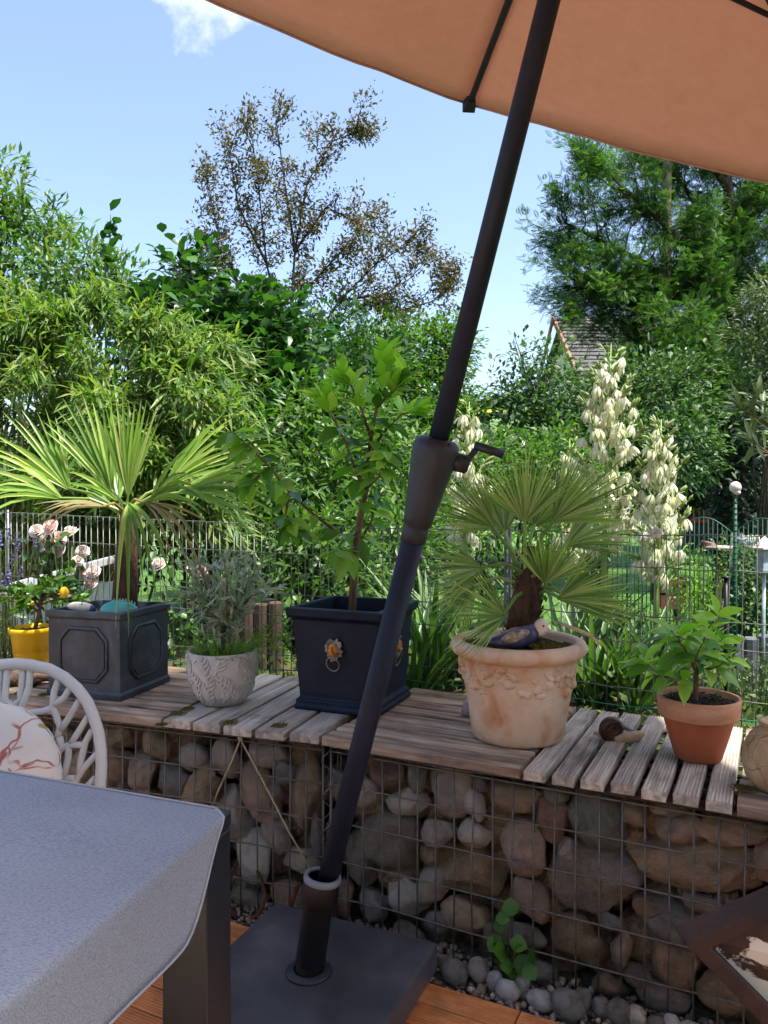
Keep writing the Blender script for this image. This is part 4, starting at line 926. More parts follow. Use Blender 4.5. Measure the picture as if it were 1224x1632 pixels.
def surf(a, z, off=.0012): rr = float(np.interp(z, zs, rs)) + off; return WP + Vector((rr * math.cos(a), rr * math.sin(a), z))
mb = MB(); r7 = random.Random(5)
for row in range(3):
    for k in range(13):
        a0 = 2 * math.pi * (k + .5 * (row % 2)) / 13 + r7.uniform(-.12, .12); z0 = .012 + row * .046 + r7.uniform(-.008, .008); an = r7.uniform(.9, 2.2); Lf = .062
        mid = [(a0 + math.cos(an + .5 * q) * Lf * q / .1, z0 + math.sin(an + .5 * q) * Lf * q) for q in np.linspace(0, 1, 6)]
        mid = [(a, min(.158, max(.006, z))) for a, z in mid]; mb.tube([surf(a, z) for a, z in mid], .0026, 5, cap=False)
        for i in range(1, 6):
            for sg in (-1, 1):
                dirn = an + sg * 1.0; ln = .026 * (1.15 - .13 * i)
                pts = [(mid[i][0] + math.cos(dirn - sg * .55 * q) * ln * q / .1, min(.158, max(.006, mid[i][1] + math.sin(dirn - sg * .55 * q) * ln * q))) for q in (0, .33, .66, 1)]; mb.tube([surf(a, z) for a, z in pts], [.0026, .0040, .0036, .0014], 5, cap=False)
mb.build('fern_relief', M['embossed'], po, True)
soil_disc(WP + Vector((0, 0, .142)), .1, t)
dO = WP.y
mb = MB(); tr = px_path([(352, 1048, dO), (354, 1028, dO), (355, 1010, dO)]); mb.tube(tr, [.011, .009, .0095], 8); fk = tr[-1]; tips = []
for L in [[(345, 1000, dO), (338, 985, dO + .02), (330, 940, dO), (320, 900, dO)], [(366, 1000, dO), (372, 975, dO - .02), (380, 930, dO), (385, 890, dO - .03)], [(350, 990, dO + .05), (345, 930, dO + .07), (352, 890, dO + .08)], [(372, 985, dO), (400, 950, dO - .02), (440, 938, dO)], [(338, 985, dO), (312, 960, dO - .05), (296, 945, dO - .06)], [(360, 980, dO - .05), (362, 930, dO - .08), (358, 905, dO - .08)], [(376, 970, dO), (398, 925, dO + .03), (412, 900, dO + .04)], [(330, 950, dO), (310, 920, dO + .04), (306, 885, dO + .05)]]:
    pts = [fk] + px_path(L); mb.tube(pts, list(np.linspace(.006, .0015, len(pts))), 6)
    for i in range(1, len(pts)):
        for q in np.linspace(.1, 1, 9): tips.append((pts[i - 1].lerp(pts[i], q), (pts[i] - pts[i - 1]).normalized()))
mb.build('trunk', M['bark'], t, True)
O = []; D = []
for p, d in tips:
    if p.z < WP.z + .21: continue
    for _ in range(4): O.append(np.array(p) + rng.normal(size=3) * .014); D.append(np.array(d) * .8 + rng.normal(size=3) * .75)
# side twigs
O = np.array(O); D = np.array(D); V_, F2, r_ = scatter(leaf_t(2, .24, .5, .1, .1), O, D, rdir(len(O)) + np.array([0, 0, .8]), rng.uniform(.030, .056, len(O))); stuff(link('foliage', arr_mesh('foliage', V_, F2, M['olive_leaf'], r_), t))
NG = 300; a = rng.uniform(0, 2 * np.pi, NG); rr = np.sqrt(rng.random(NG)) * .085; O = np.stack([WP.x + rr * np.cos(a), WP.y + rr * np.sin(a), np.full(NG, WP.z + .145)], 1); D = np.stack([np.cos(a) * rr * 7, np.sin(a) * rr * 7, np.full(NG, .55)], 1) + rng.normal(size=(NG, 3)) * .25; D[:, 2] = np.abs(D[:, 2])
V_, F2, r_ = scatter(leaf_t(4, .045, .4, .1, .35), O, D, np.tile([0, 0, 1.], (NG, 1)) + rng.normal(size=(NG, 3)) * .2, rng.uniform(.04, .09, NG)); stuff(link('grass', arr_mesh('grass', V_, F2, M['grass_tuft'], r_), t))
NG = 26; a = rng.uniform(-.9, .9, NG); O = np.stack([WP.x + .07 * np.cos(a), WP.y + .07 * np.sin(a), np.full(NG, WP.z + .15)], 1); D = np.stack([np.cos(a), np.sin(a) * .6, rng.uniform(.15, 1.0, NG)], 1); mb = MB()
for i in range(NG):
    p = Vector(O[i]); d = Vector(D[i]).normalized(); L = rnd.uniform(.09, .19); e = p + d * L; mb.tube([p, p.lerp(e, .5) + Vector((0, 0, .01)), e], [.0011, .0009, .0006], 4, r=.9)
    for k in range(7): q = p.lerp(e, rnd.uniform(.6, 1)); mb.tube([q, q + Vector((rnd.gauss(0, .01), rnd.gauss(0, .008), rnd.gauss(.006, .008)))], [.0007, .0016], 3, r=.95)
mb.build('seed_stalks', M['grass_tuft'], t)

# ------------------------------------------------------------------ navy planter with lion heads and citrus tree
M['navy'] = mat('navy_plastic', ['0a1222', '0f192c', '1d283a'], 7, .48, bmp=.25, bscale=350, bdist=.0006, rvar=.08, spec=.22)
M['pewter'] = mat('pewter', ['6c665c', '8d877b', 'aaa498'], 40, .4, metal=.6, bmp=.4)
M['copper'] = mat('copper_face', ['8a5a22', 'b17a35', 'c29050'], 60, .4, metal=.35, bmp=.3)
NC = Vector((-.091, 2.338, ZT + .001)); NA = math.atan2(-.162, .066); q4 = Matrix.Rotation(NA, 3, 'Z'); t = thing('potted_citrus', 'tall citrus tree in a tapered navy planter with lion head rings', 'potted plant', NC)
Sb, St = .122, .150
mb = MB(); mb.lathe([(0, 0), ((Sb + .012) * r2, 0), ((Sb + .014) * r2, .010), ((Sb + .008) * r2, .020), ((Sb + .010) * r2, .028), (Sb * r2, .036), ((St - .012) * r2, .268), ((St + .002) * r2, .278), ((St + .004) * r2, .302), ((St - .018) * r2, .304), ((St - .022) * r2, .22), (0, .22)], NC, 4, q4); pb = mb.build('pot', M['navy'], t, bevel=.004, seg=3)
soil_disc(NC + Vector((0, 0, .235)), St - .026, t, .008, NA + math.pi / 4)
for k in range(4):
    a = NA + math.pi / 4 + k * math.pi / 2 - math.pi / 2; nn = Vector((math.cos(a), math.sin(a), 0)); tg = Vector((-math.sin(a), math.cos(a), 0)); zz = Vector((0, 0, 1))
    fc = NC + nn * (Sb + .016) + zz * .185
    def lp(x, y, z): return fc + tg * x + nn * y + zz * z
    MM = Matrix((tg, nn, zz)).transposed(); mb = MB(); mb.ball(fc, (.023, .009, .030), 16, 10, MM)
    for i in range(34):
        q = rnd.uniform(0, 2 * math.pi); rr = rnd.uniform(.72, 1.05); mb.ball(lp(0.026 * rr * math.cos(q), .004, .033 * rr * math.sin(q) + .002), (.005, .005, .006), 6, 4)
    lo = mb.build('lion_head', M['pewter'], pb, True)
    mb = MB(); mb.ball(lp(0, .006, 0), (.018, .009, .022), 14, 10, MM); mb.ball(lp(0, .012, -.008), (.0085, .007, .008), 12, 8, MM); mb.ball(lp(0, .014, .003), (.0032, .005, .010), 8, 6, MM)
    for sg in (-1, 1): mb.ball(lp(sg * .008, .0125, .009), (.0055, .003, .0032), 8, 6, MM); mb.ball(lp(sg * .0045, .0145, -.011), (.005, .005, .0045), 8, 6, MM)
    mb.build('face', M['copper'], lo, True)
    mb = MB(); mb.tube([lp(0.020 * math.sin(q), .014 - .006 * (1 - math.cos(q)), -.018 - .021 * (1 - math.cos(q))) for q in np.linspace(0, 2 * math.pi, 25)], .0018, 8); mb.build('ring', M['pewter'], lo, True)
dN = NC.y
trunk = px_path([(560, 985, dN), (563, 930, dN), (566, 880, dN), (575, 820, dN - .01), (584, 780, dN - .01), (588, 720, dN), (600, 650, dN), (612, 590, dN), (617, 560, dN)]); trunk[0].z = NC.z + .23
mb = MB(); mb.tube(trunk, [.0125, .0115, .011, .0095, .0075, .006, .0045, .003, .0018], 10)
br = [[(570, 865, dN), (540, 850, dN - .05), (500, 820, dN - .10), (462, 785, dN - .14), (430, 745, dN - .17), (400, 715, dN - .18), (372, 690, dN - .18)], [(584, 790, dN), (565, 745, dN - .04), (548, 700, dN - .06), (530, 665, dN - .07), (512, 635, dN - .08)],
      [(588, 730, dN), (610, 690, dN + .03), (640, 660, dN + .05), (672, 655, dN + .05)], [(592, 700, dN), (575, 650, dN - .05), (560, 615, dN - .06), (545, 605, dN - .06)], [(582, 780, dN), (604, 760, dN - .08), (615, 720, dN - .10)],
      [(568, 870, dN), (545, 885, dN - .08), (530, 880, dN - .1)], [(600, 650, dN), (625, 625, dN - .02), (645, 600, dN - .02)], [(566, 875, dN), (590, 835, dN + .06), (600, 800, dN + .07)], [(430, 745, dN - .17), (405, 765, dN - .2), (385, 770, dN - .21)], [(462, 785, dN - .14), (455, 820, dN - .17), (470, 845, dN - .18)]]
spots = []
for L in br:
    pts = px_path(L); mb.tube(pts, list(np.linspace(.0055, .0018, len(pts))), 6)
    for i in range(1, len(pts)):
        for q in (.5, 1.0) if i < len(pts) - 1 else (.3, .6, .85, 1.0): spots.append((pts[i - 1].lerp(pts[i], q), (pts[i] - pts[i - 1]).normalized()))
for i in range(4, len(trunk)):
    for q in (.25, .5, .75, 1.0): spots.append((trunk[i - 1].lerp(trunk[i], q), (trunk[i] - trunk[i - 1]).normalized()))
mb.build('trunk', M['bark'], t, True)
lm1 = leaf_mesh('leaf', leaf_t(6, .45, .42, .16, .22), M['citrus']); lm2 = leaf_mesh('leaf', leaf_t(6, .42, .42, .22, .10), M['citrus_new'])
ga = 0
for p, d in spots:
    for _ in range(4 if p.z > 1.25 else 3 if p.x < -.25 else 2):
        ga += 2.4; s1 = d.orthogonal().normalized(); s2 = d.cross(s1); q = s1 * math.cos(ga) + s2 * math.sin(ga); hi = p.z > 1.42
        dr = Vector((q.x, q.y, q.z * .5 + (.25 if hi else -.35))) + d * (.6 if hi else .15); place_leaf(lm2 if (hi and rnd.random() < .8) or rnd.random() < .22 else lm1, p, dr, Vector((rnd.gauss(0, .35), rnd.gauss(-.2, .35), 1)), rnd.uniform(.058, .092), t)
for (px, py, dx, dz, s) in [(552, 872, -.2, -1, .105), (575, 860, .25, -1, .08), (540, 850, -1, -.1, .085), (440, 760, .1, -1, .085), (520, 845, -.9, -.5, .07)]:
    place_leaf(lm1, P(px, py, dN - .08), Vector((dx, -.2, dz)), Vector((.1, -1, .25)), s, t)

# ------------------------------------------------------------------ large terracotta pot with dwarf fan palm
m, n, b, o_ = newmat('terracotta_old'); v = coords(n, rand=False); t1 = noise_n(n, 9, 8, .62, v, .5); r = ramp(n, ['b07852', 'c39a7a', 'cbb198', 'd4c1ae'], [.28, .40, .50, .68], t1.outputs['Fac']); t2 = noise_n(n, 40, 6, .7, v)
f = ramp(n, [(0, 0, 0, 1), (1, 1, 1, 1)], [.58, .72], t2.outputs['Fac']); mu = n.nodes.new('ShaderNodeMath'); mu.operation = 'MULTIPLY'; mu.inputs[1].default_value = .35; n.links.new(f.outputs[0], mu.inputs[0])
n.links.new(mixc(n, mu.outputs[0], r.outputs[0], '9a7f68'), b.inputs['Base Color']); b.inputs['Roughness'].default_value = .88; b.inputs['Specular IOR Level'].default_value = .2; bump(n, b, t2.outputs['Fac'], .25, .003); M['terra_old'] = m
TP = Vector((.352, 2.012, ZT + .001)); t = thing('potted_fan_palm', 'dwarf fan palm in the large pale terracotta pot with fruit garland', 'potted plant', TP)
mb = MB(); mb.lathe([(0, 0), (.108, 0), (.117, .004), (.121, .012), (.130, .08), (.142, .15), (.150, .20), (.153, .212), (.160, .216), (.170, .222), (.1765, .232), (.177, .242), (.172, .252), (.162, .257), (.150, .256), (.144, .248), (.142, .21), (0, .21)], TP, 72); po = mb.build('pot', M['terra_old'], t, True)
mb = MB(); r9 = random.Random(12)
for k in range(230):
    a = r9.uniform(0, 2 * math.pi); sw = abs(math.sin(a * 3)); z = .150 + .042 * (1 - sw) + r9.uniform(-.022, .030); z = min(z, .208)
    rr = .130 + (z - .08) * .178 - .001; s_ = r9.uniform(.004, .0095) * (1.35 if r9.random() < .18 else 1); nn = Vector((math.cos(a), math.sin(a), 0)); tg = Vector((-math.sin(a), math.cos(a), 0)); MM = Matrix((tg, nn, Vector((0, 0, 1)))).transposed() @ Matrix.Rotation(r9.uniform(-1, 1), 3, 'Y')
    mb.ball(TP + nn * rr + Vector((0, 0, z)), (s_ * r9.uniform(.9, 2.0), s_ * .62, s_ * r9.uniform(.7, 1.1)), 8, 6, MM)
for k in range(9):
    a = 2 * math.pi * k / 9 + .2; nn = Vector((math.cos(a), math.sin(a), 0)); z = .163 + .01 * math.sin(k * 2.2); mb.ball(TP + nn * (.141 + (z - .15) * .17) + Vector((0, 0, z)), (.0135, .012, .0135), 12, 8)
mb.build('garland', M['terra_old'], po, True)
soil_disc(TP + Vector((0, 0, .232)), .145, t, .01)
mosspatch(TP + Vector((-.085, -.01, .240)), .065, 1500, t, h=.011); mosspatch(TP + Vector((.075, -.06, .240)), .06, 1300, t, h=.012)
dT = TP.y
mb = MB(); tk = [Vector((TP.x + .005, dT + .01, TP.z + .22)), P(838, 960, dT), P(846, 915, dT), P(845, 870, dT)]; mb.tube(tk, [.045, .040, .030, .012], 12)
for k in range(150):
    a = rnd.uniform(0, 2 * math.pi); z = rnd.random(); p = tk[0].lerp(tk[2], z); rr = .042 - .012 * z; p = p + Vector((math.cos(a) * rr, math.sin(a) * rr, 0)); mb.tube([p, p + Vector((math.cos(a) * .014, math.sin(a) * .014, rnd.uniform(.0, .03)))], [.004, .001], 4, cap=False)
mb.build('trunk', M['palm_fibre'], t, True)
E_ = [(836, 832, -.05, 838, 712, -.08, 1.9, 39, .0058, .03, (0, -1, .3)), (880, 832, -.03, 990, 735, -.06, 1.5, 36, .0058, .05, (-.2, -1, .5)), (788, 842, -.02, 700, 768, -.04, 1.6, 33, .0058, .05, (.2, -1, .5)),
      (770, 905, -.06, 672, 895, -.12, 1.5, 28, .0058, .10, (.2, -.8, .6)), (806, 982, -.10, 712, 955, -.20, 1.9, 28, .0058, .08, (.2, -1, .3)), (888, 955, -.06, 1000, 912, -.12, 1.5, 36, .0058, .06, (-.1, -.9, .6)),
      (868, 930, -.10, 895, 842, -.16, 1.9, 33, .0058, .05, (0, -1, .3)), (915, 965, -.04, 1020, 962, -.10, 1.2, 31, .0058, .12, (0, -.7, .8)), (850, 840, .06, 905, 740, .12, 1.7, 31, .0058, .05, (0, -1, .4)), (805, 850, .06, 770, 752, .14, 1.6, 28, .0058, .06, (0, -1, .4)),
      (760, 930, .04, 690, 985, .06, 1.4, 23, .0058, .10, (.3, -.8, .4)), (900, 870, .05, 1000, 820, .1, 1.3, 28, .0058, .08, (0, -.9, .6))]
for (hx, hy, hd, tx, ty, td_, spr, nl, wd, dr, fc) in E_:
    hb_ = P(hx, hy, dT + hd); fan(t, hb_, hb_ + (P(tx, ty, dT + td_) - hb_) * 1.12, Vector(fc), spr, nl, M['dwarf_palm'], w=wd, droop=dr, start=tk[2].lerp(tk[1], rnd.random()) + Vector((rnd.uniform(-.01, .01), 0, rnd.uniform(0, .03))), jag=.2)
mb = MB(); mb.tube(px_path([(885, 990, dT - .09), (910, 1000, dT - .12), (940, 1012, dT - .14), (962, 1030, dT - .15)]), [.004, .006, .006, .002], 8, flat=.4); mb.build('dry_stalk', M['straw'], t, True)
# bird figurine
M['bird_blue'] = mat('bird_blue', ['20223a', '343758', '504e68'], 40, .35, bmp=.2); M['bird_cream'] = mat('bird_cream', ['48444c', '807665', 'b5a88f'], 70, .45, bmp=.3); M['bird_face'] = mat('bird_face', ['c9b9a0', 'd9cbb4'], 25, .5)
bd = dT - .115; t = thing('bird_figurine', 'ceramic budgerigar figurine in blue and cream resting on the terracotta rim', 'figurine', P(838, 1032, bd))
bp = px_path([(757, 1022, bd), (785, 1022, bd), (805, 1020, bd), (825, 1018, bd), (843, 1010, bd), (854, 1003, bd)]); mb = MB(); mb.tube(bp, [.003, .010, .019, .026, .024, .016], 16, flat=.9); mb.build('body', M['bird_blue'], t, True)
mb = MB(); hp = P(862, 1000, bd); mb.ball(hp, (.0185, .0175, .023), 16, 12, Matrix.Rotation(.35, 3, 'Y')); mb.build('head', M['bird_face'], t, True)
for sg in (-1, 1):
    wp_ = P(820, 1014, bd); mb = MB(); mb.ball(wp_ + Vector((0, sg * .017, .003)), (.038, .010, .015), 16, 8, Matrix.Rotation(-.3, 3, 'Y')); mb.build('wing', M['bird_cream'], t, True)
    mb = MB(); mb.ball(hp + Vector((.003, sg * .0165, .006)), .0028, 8, 6); mb.build('eye', M['black_tube'], t, True)
mb = MB(); mb.tube([hp + Vector((.012, -.004, .001)), hp + Vector((.019, -.005, -.003)), hp + Vector((.0185, -.005, -.009))], [.005, .0035, .0008], 8); mb.build('beak', M['bird_face'], t, True)
mb = MB(); mb.ball(hp + Vector((.007, -.0125, -.009)), (.0035, .002, .0015), 8, 6); mb.build('cheek_spot', M['bird_blue'], t, True)

# ------------------------------------------------------------------ small terracotta pot with citrus
m, n, b, o_ = newmat('terracotta_new'); v = coords(n, rand=False); t1 = noise_n(n, 7, 7, .6, v); r = ramp(n, ['8f4a2c', '9e5535', 'a86240', 'b28468'], [.25, .45, .65, .85], t1.outputs['Fac']); n.links.new(r.outputs[0], b.inputs['Base Color']); b.inputs['Roughness'].default_value = .8; bump(n, b, noise_n(n, 90, 5, .6, v).outputs['Fac'], .2, .0015); M['terra_new'] = m
M['terra_rim'] = mat('terra_rim', ['9c6a4c', 'ad7c5e', 'bb927a'], 12, .85, stretch=(1, 1, 3), bmp=.2)
SP = Vector((.757, 1.842, ZT + .001)); t = thing('potted_citrus_seedling', 'small citrus plant with glossy leaves in a plain terracotta pot', 'potted plant', SP)
mb = MB(); mb.lathe([(0, 0), (.050, 0), (.054, .004), (.083, .104), (.084, .106)], SP, 64); mb.build('pot', M['terra_new'], t, True)
mb = MB(); mb.lathe([(.083, .104), (.0905, .103), (.092, .106), (.0955, .146), (.0945, .150), (.088, .1505), (.0865, .147), (.080, .10), (0, .10)], SP, 64); mb.build('rim', M['terra_rim'], t, True)
soil_disc(SP + Vector((0, 0, .135)), .087, t, .012)
mb = MB()
for k in range(130):
    a = rnd.uniform(0, 6.28); rr = math.sqrt(rnd.random()) * .08; p = SP + Vector((rr * math.cos(a), rr * math.sin(a), .139)); d = Vector((rnd.gauss(0, 1), rnd.gauss(0, 1), rnd.gauss(0, .4))).normalized() * rnd.uniform(.004, .011); mb.tube([p - d, p + d], rnd.uniform(.001, .003), 4)
mb.build('bark_chips', M['bark_dark'], t)
dS = SP.y; tk = px_path([(1108, 1125, dS), (1109, 1095, dS), (1110, 1072, dS)]); mb = MB(); mb.tube(tk, [.0075, .0065, .006], 8); spots = []
for L in [[(1104, 1060, dS - .02), (1092, 1035, dS - .03), (1080, 1015, dS - .03), (1070, 1005, dS - .03)], [(1118, 1062, dS), (1132, 1045, dS - .02), (1140, 1030, dS - .03), (1150, 1020, dS - .03)], [(1112, 1055, dS + .03), (1118, 1030, dS + .05), (1130, 1000, dS + .05), (1143, 978, dS + .05)], [(1100, 1086, dS - .01), (1080, 1083, dS - .03), (1055, 1078, dS - .04), (1035, 1062, dS - .05), (1028, 1052, dS - .05)], [(1106, 1062, dS - .04), (1112, 1040, dS - .08), (1120, 1025, dS - .09)], [(1122, 1068, dS - .03), (1145, 1062, dS - .06), (1160, 1050, dS - .07)], [(1100, 1050, dS + .02), (1085, 1025, dS + .04), (1070, 1015, dS + .05)]]:
    pts = [tk[-1]] + px_path(L) if L[0][1] < 1080 else [tk[1]] + px_path(L); mb.tube(pts, list(np.linspace(.004, .0013, len(pts))), 6)
    for i in range(2, len(pts)):
        for q in (.2, .4, .6, .8, 1.0): spots.append((pts[i - 1].lerp(pts[i], q), (pts[i] - pts[i - 1]).normalized()))
mb.build('trunk', M['bark'], t, True)
ga = 0
for p, d in spots:
    ga += 2.4; s1 = d.orthogonal().normalized(); s2 = d.cross(s1); q = s1 * math.cos(ga) + s2 * math.sin(ga); hi = rnd.random() < .45
    place_leaf(lm2 if hi else lm1, p, Vector((q.x, q.y, q.z * .4 + rnd.uniform(-.25, .3))) + d * .4, Vector((rnd.gauss(0, .3), rnd.gauss(-.2, .3), 1)), rnd.uniform(.050, .078), t)
for (px, py, dx, dz, s) in [(1143, 980, -.35, 1, .062), (1143, 980, 1, .35, .062), (1143, 984, -1, .12, .066), (1070, 1008, -1, .12, .06), (1150, 1022, 1, .2, .055), (1080, 1012, .6, .6, .05), (1150, 1060, .1, -1, .05), (1160, 1050, 1, -.3, .055), (1030, 1056, -1, .1, .055), (1034, 1048, -.6, .6, .045)]:
    place_leaf(lm2, P(px, py, dS - .02), Vector((dx, -.3, dz)), Vector((.1, -.8, .7)), s, t)

# ------------------------------------------------------------------ snail, shell, round vessel, root wood
M['snail_shell'] = mat('snail_shell', ['2d1c15', '4a3022', '6a4a34'], 26, .3, bmp=.2); M['snail_body'] = mat('snail_body', ['8d7556', 'ad9474', 'c3ad8e'], 30, .5, bmp=.4)
so0 = Q(986, 1178, ZT); sy = so0.y; t = thing('snail_figurine', 'glazed snail figurine with brown shell on the grooved planks', 'figurine', so0)
mb = MB(); bp = px_path([(946, 1168, sy), (962, 1173, sy), (985, 1178, sy - .01), (1005, 1178, sy - .015), (1018, 1172, sy - .02), (1026, 1168, sy - .02)])
for p in bp: p.z = max(p.z, ZT + .009)
mb.tube(bp, [.003, .012, .0165, .0165, .0135, .007], 12, flat=.75); mb.build('body', M['snail_body'], t, True)
mb = MB(); ce = P(976, 1161, sy - .004); pts = []; rad = []
for q in np.linspace(0, 2 * math.pi * 2.4, 60):
    k = q / (2 * math.pi * 2.4); R = .003 + .021 * k ** 1.3; pts.append(ce + Vector((R * math.cos(q + 2.4), -.012 * (1 - k), R * math.sin(q + 2.4)))); rad.append(.003 + .0135 * k)
mb.tube(pts, rad, 14); mb.build('shell', M['snail_shell'], t, True)
mb = MB(); mb.tube([bp[1] + Vector((.004, 0, .006)), P(990, 1157, sy + .012), bp[4] + Vector((0, .012, .004))], [.004, .009, .003], 8); mb.build('shell_lip', mat('shell_lip', ['5a6075', '8d90a0', 'b0aeb0'], 30, .3), t, True)
po = Q(743, 1141, ZT); mb = MB(); mb.lathe([(0, 0), (.012, .002), (.017, .01), (.016, .02), (.012, .028), (.014, .034), (.010, .044), (.003, .048), (0, .048)], po + Vector((0, 0, .001)), 14, Matrix.Rotation(.15, 3, 'Y')); o = mb.build('ceramic_rose', mat('pink_ceramic', ['8f7f8a', 'b09aa2', 'c5b7b8'], 60, .4, bmp=.8, bdist=.006), smooth=True); tag(o, 'tiny pinkish ceramic piece standing left of the large terracotta pot', 'ornament')
m, n, b, o_ = newmat('gourd'); v = coords(n); t1 = n.nodes.new('ShaderNodeTexVoronoi'); t1.feature = 'DISTANCE_TO_EDGE'; t1.inputs['Scale'].default_value = 26; n.links.new(v, t1.inputs['Vector']); t2 = noise_n(n, 14, 6, .6, v); r = ramp(n, ['7f6648', 'a38a68', 'b8a07e'], [.3, .5, .7], t2.outputs['Fac']); f = ramp(n, [(1, 1, 1, 1), (0, 0, 0, 1)], [0, .02], t1.outputs['Distance']); n.links.new(mixc(n, f.outputs[0], r.outputs[0], '6b543a'), b.inputs['Base Color']); b.inputs['Roughness'].default_value = .8; bump(n, b, t2.outputs['Fac'], .4, .006); M['gourd'] = m
gp = Q(1252, 1245, ZT); gp = Vector((.845, 1.63, ZT + .001)); t = thing('round_vessel', 'round tan ball shaped vessel cut by the right picture edge', 'vessel', gp)
mb = MB(); mb.lathe([(0, 0), (.03, .0), (.05, .008), (.068, .03), (.0755, .06), (.073, .09), (.06, .118), (.042, .134), (.038, .14), (.040, .146), (.034, .147), (.03, .13), (0, .12)], gp, 40); mb.build('body', M['gourd'], t, True)
mb = MB(); mb.lathe([(.034, .147), (.042, .150), (.043, .144), (.038, .140)], gp, 40); mb.build('lip', M['gourd'], t, True)
wp_ = Q(35, 1092, ZT); t = thing('root_wood', 'knotty piece of brown root wood on the planks behind the chair', 'driftwood', wp_); r5 = random.Random(4); mb = MB()
for k in range(9):
    a = r5.uniform(-.5, .5) + (math.pi if k % 2 else 0); c0 = wp_ + Vector((r5.uniform(-.03, .03), r5.uniform(-.02, .03), .018)); pts = [c0]
    for i in range(4): a += r5.uniform(-.5, .5); c0 = c0 + Vector((math.cos(a) * .024, math.sin(a) * .018, r5.uniform(-.010, .010))); c0.z = max(c0.z, ZT + .010); pts.append(c0)
    mb.tube(pts, [.018, .016, .013, .010, .005], 8)
mb.build('branches', mat('rootwood', ['3a281d', '5c4434', '7d6350'], 22, .9, bmp=.9, bdist=.01), t, True)
# ------------------------------------------------------------------ wire fence behind the ledge
FT = .585
def FPt(s, z): return LG(s, FT, z) if s >= 0 else LL(s, FT - .0, z)
rows = [1.07, .97, .828, .752, .612]
def rise(s): return .035 * max(0, -s - .3) / 1.2
# one line across both directions: the left fence starts where the right one ends
sl0 = .20
def FL(s):
    """fence line parameter: s>=0 along the right ledge, s<0 along the left"""
    a = LR(0, FT, 0); return (a + ER * s) if s >= 0 else (a + EL * s)
def fence(label, s0, s1, sp, z0, wav, grp):
    t = thing('wire_fence', label, 'fence', FL((s0 + s1) / 2) + Vector((0, 0, .42)), grp); mb = MB(); s = s0
    up = Vector((0, 0, 1))
    while s <= s1 + 1e-6:
        q = FL(s); h = rows[0] + rise(s) + rnd.uniform(-.002, .004); l = rnd.uniform(-.004, .004)
        mb.tube([q + up * z0, q + up * (z0 + h) / 2 + ER * l, q + up * h + ER * rnd.uniform(-.003, .003)], .0016, 5); s += sp
    for z in rows + [z0 + .03]:
        n_ = 40; pts = [FL(s0 + (s1 - s0) * i / n_) + up * (z + rise(s0 + (s1 - s0) * i / n_) * (z / 1.07) ** 2 + wav * mnoise.noise((i * .35, z * 9, 2))) - NR * .003 for i in range(n_ + 1)]; mb.tube(pts, .0019, 5)
    mb.build('wire_mesh', M['fencewire'], t, True)
    for s in (s0, s1):
        mb = MB(); q = FL(s) + NR * .012; mb.tube([q + up * .40, q + up * (rows[0] + rise(s) + .01)], .005, 8); mb.build('post', M['fencewire'], t, True)
    return t
fence('fine grey wire mesh fence behind the left pots', -1.75, .30, .0285, .44, .003, 'wire mesh fences behind the ledge')
fence('rustier wire mesh fence with kinked wires behind the terracotta pots', .315, 1.62, .0335, .44, .009, 'wire mesh fences behind the ledge')
mb = MB(); mb.tube([FL(-1.7 + 3.3 * i / 40) - NR * .008 + Vector((0, 0, .562 + .004 * math.sin(i * 1.7))) for i in range(41)], .0022, 6); tag(mb.build('green_wire', M['greenwire'], smooth=True), 'thin turquoise green wire strung along the foot of the fences', 'wire')

# ornaments on the fence and stakes behind it
M['white_glaze'] = mat('white_glaze', ['bdb9b2', 'd2cfc9'], 20, .35, bmp=.2); M['grey_glaze'] = mat('grey_glaze', ['6f8288', '93a5a8', 'b9c2c0'], 20, .4, bmp=.2)
def fpx(px, py): return RP(px, py, FL(.9), NR)
c = fpx(1046, 849); t = thing('flower_ornament', 'small white ceramic five petal flower fixed on the top fence wire', 'ornament', c)
for k in range(5):
    a = 2 * math.pi * k / 5 + .3; mb = MB(); mb.ball(c + ER * .010 * math.cos(a) + Vector((0, 0, .010 * math.sin(a))) - NR * .006, (.0085, .003, .0085), 10, 6, Matrix.Rotation(-A_R, 3, 'Z')); mb.build('petal', M['white_glaze'], t, True)
mb = MB(); mb.ball(c - NR * .009, .004, 8, 6); mb.build('centre', M['grey_glaze'], t, True)
c = fpx(985, 862); t = thing('bird_ornament', 'tiny white bird figure perched by the fence left of the white flower', 'ornament', c)
mb = MB(); mb.tube([c + ER * -.018 + Vector((0, 0, -.006)), c + ER * -.004 + Vector((0, 0, 0)), c + ER * .010 + Vector((0, 0, .005)), c + ER * .018 + Vector((0, 0, .004))], [.001, .008, .007, .0015], 10); mb.build('body', M['white_glaze'], t, True)
mb = MB(); mb.ball(c + ER * .002 + Vector((0, 0, .006)), (.012, .009, .003), 10, 6); mb.build('wing', M['grey_glaze'], t, True)
c = fpx(1183, 860); t = thing('star_ornament', 'blue grey ceramic star hanging on the fence near the right edge', 'ornament', c)
mb = MB(); V = []
for y in (-.004, .004):
    for k in range(10): rr = .018 if k % 2 == 0 else .0085; a = math.pi / 2 + k * math.pi / 5; V.append(c + ER * rr * math.cos(a) + Vector((0, 0, rr * math.sin(a))) + NR * (y - .008))
V += [c - NR * .016, c]; F = [(20, k, (k + 1) % 10) for k in range(10)] + [(21, 10 + (k + 1) % 10, 10 + k) for k in range(10)] + [(k, 10 + k, 10 + (k + 1) % 10, (k + 1) % 10) for k in range(10)]; mb.add(V, F); mb.build('body', M['grey_glaze'], t)
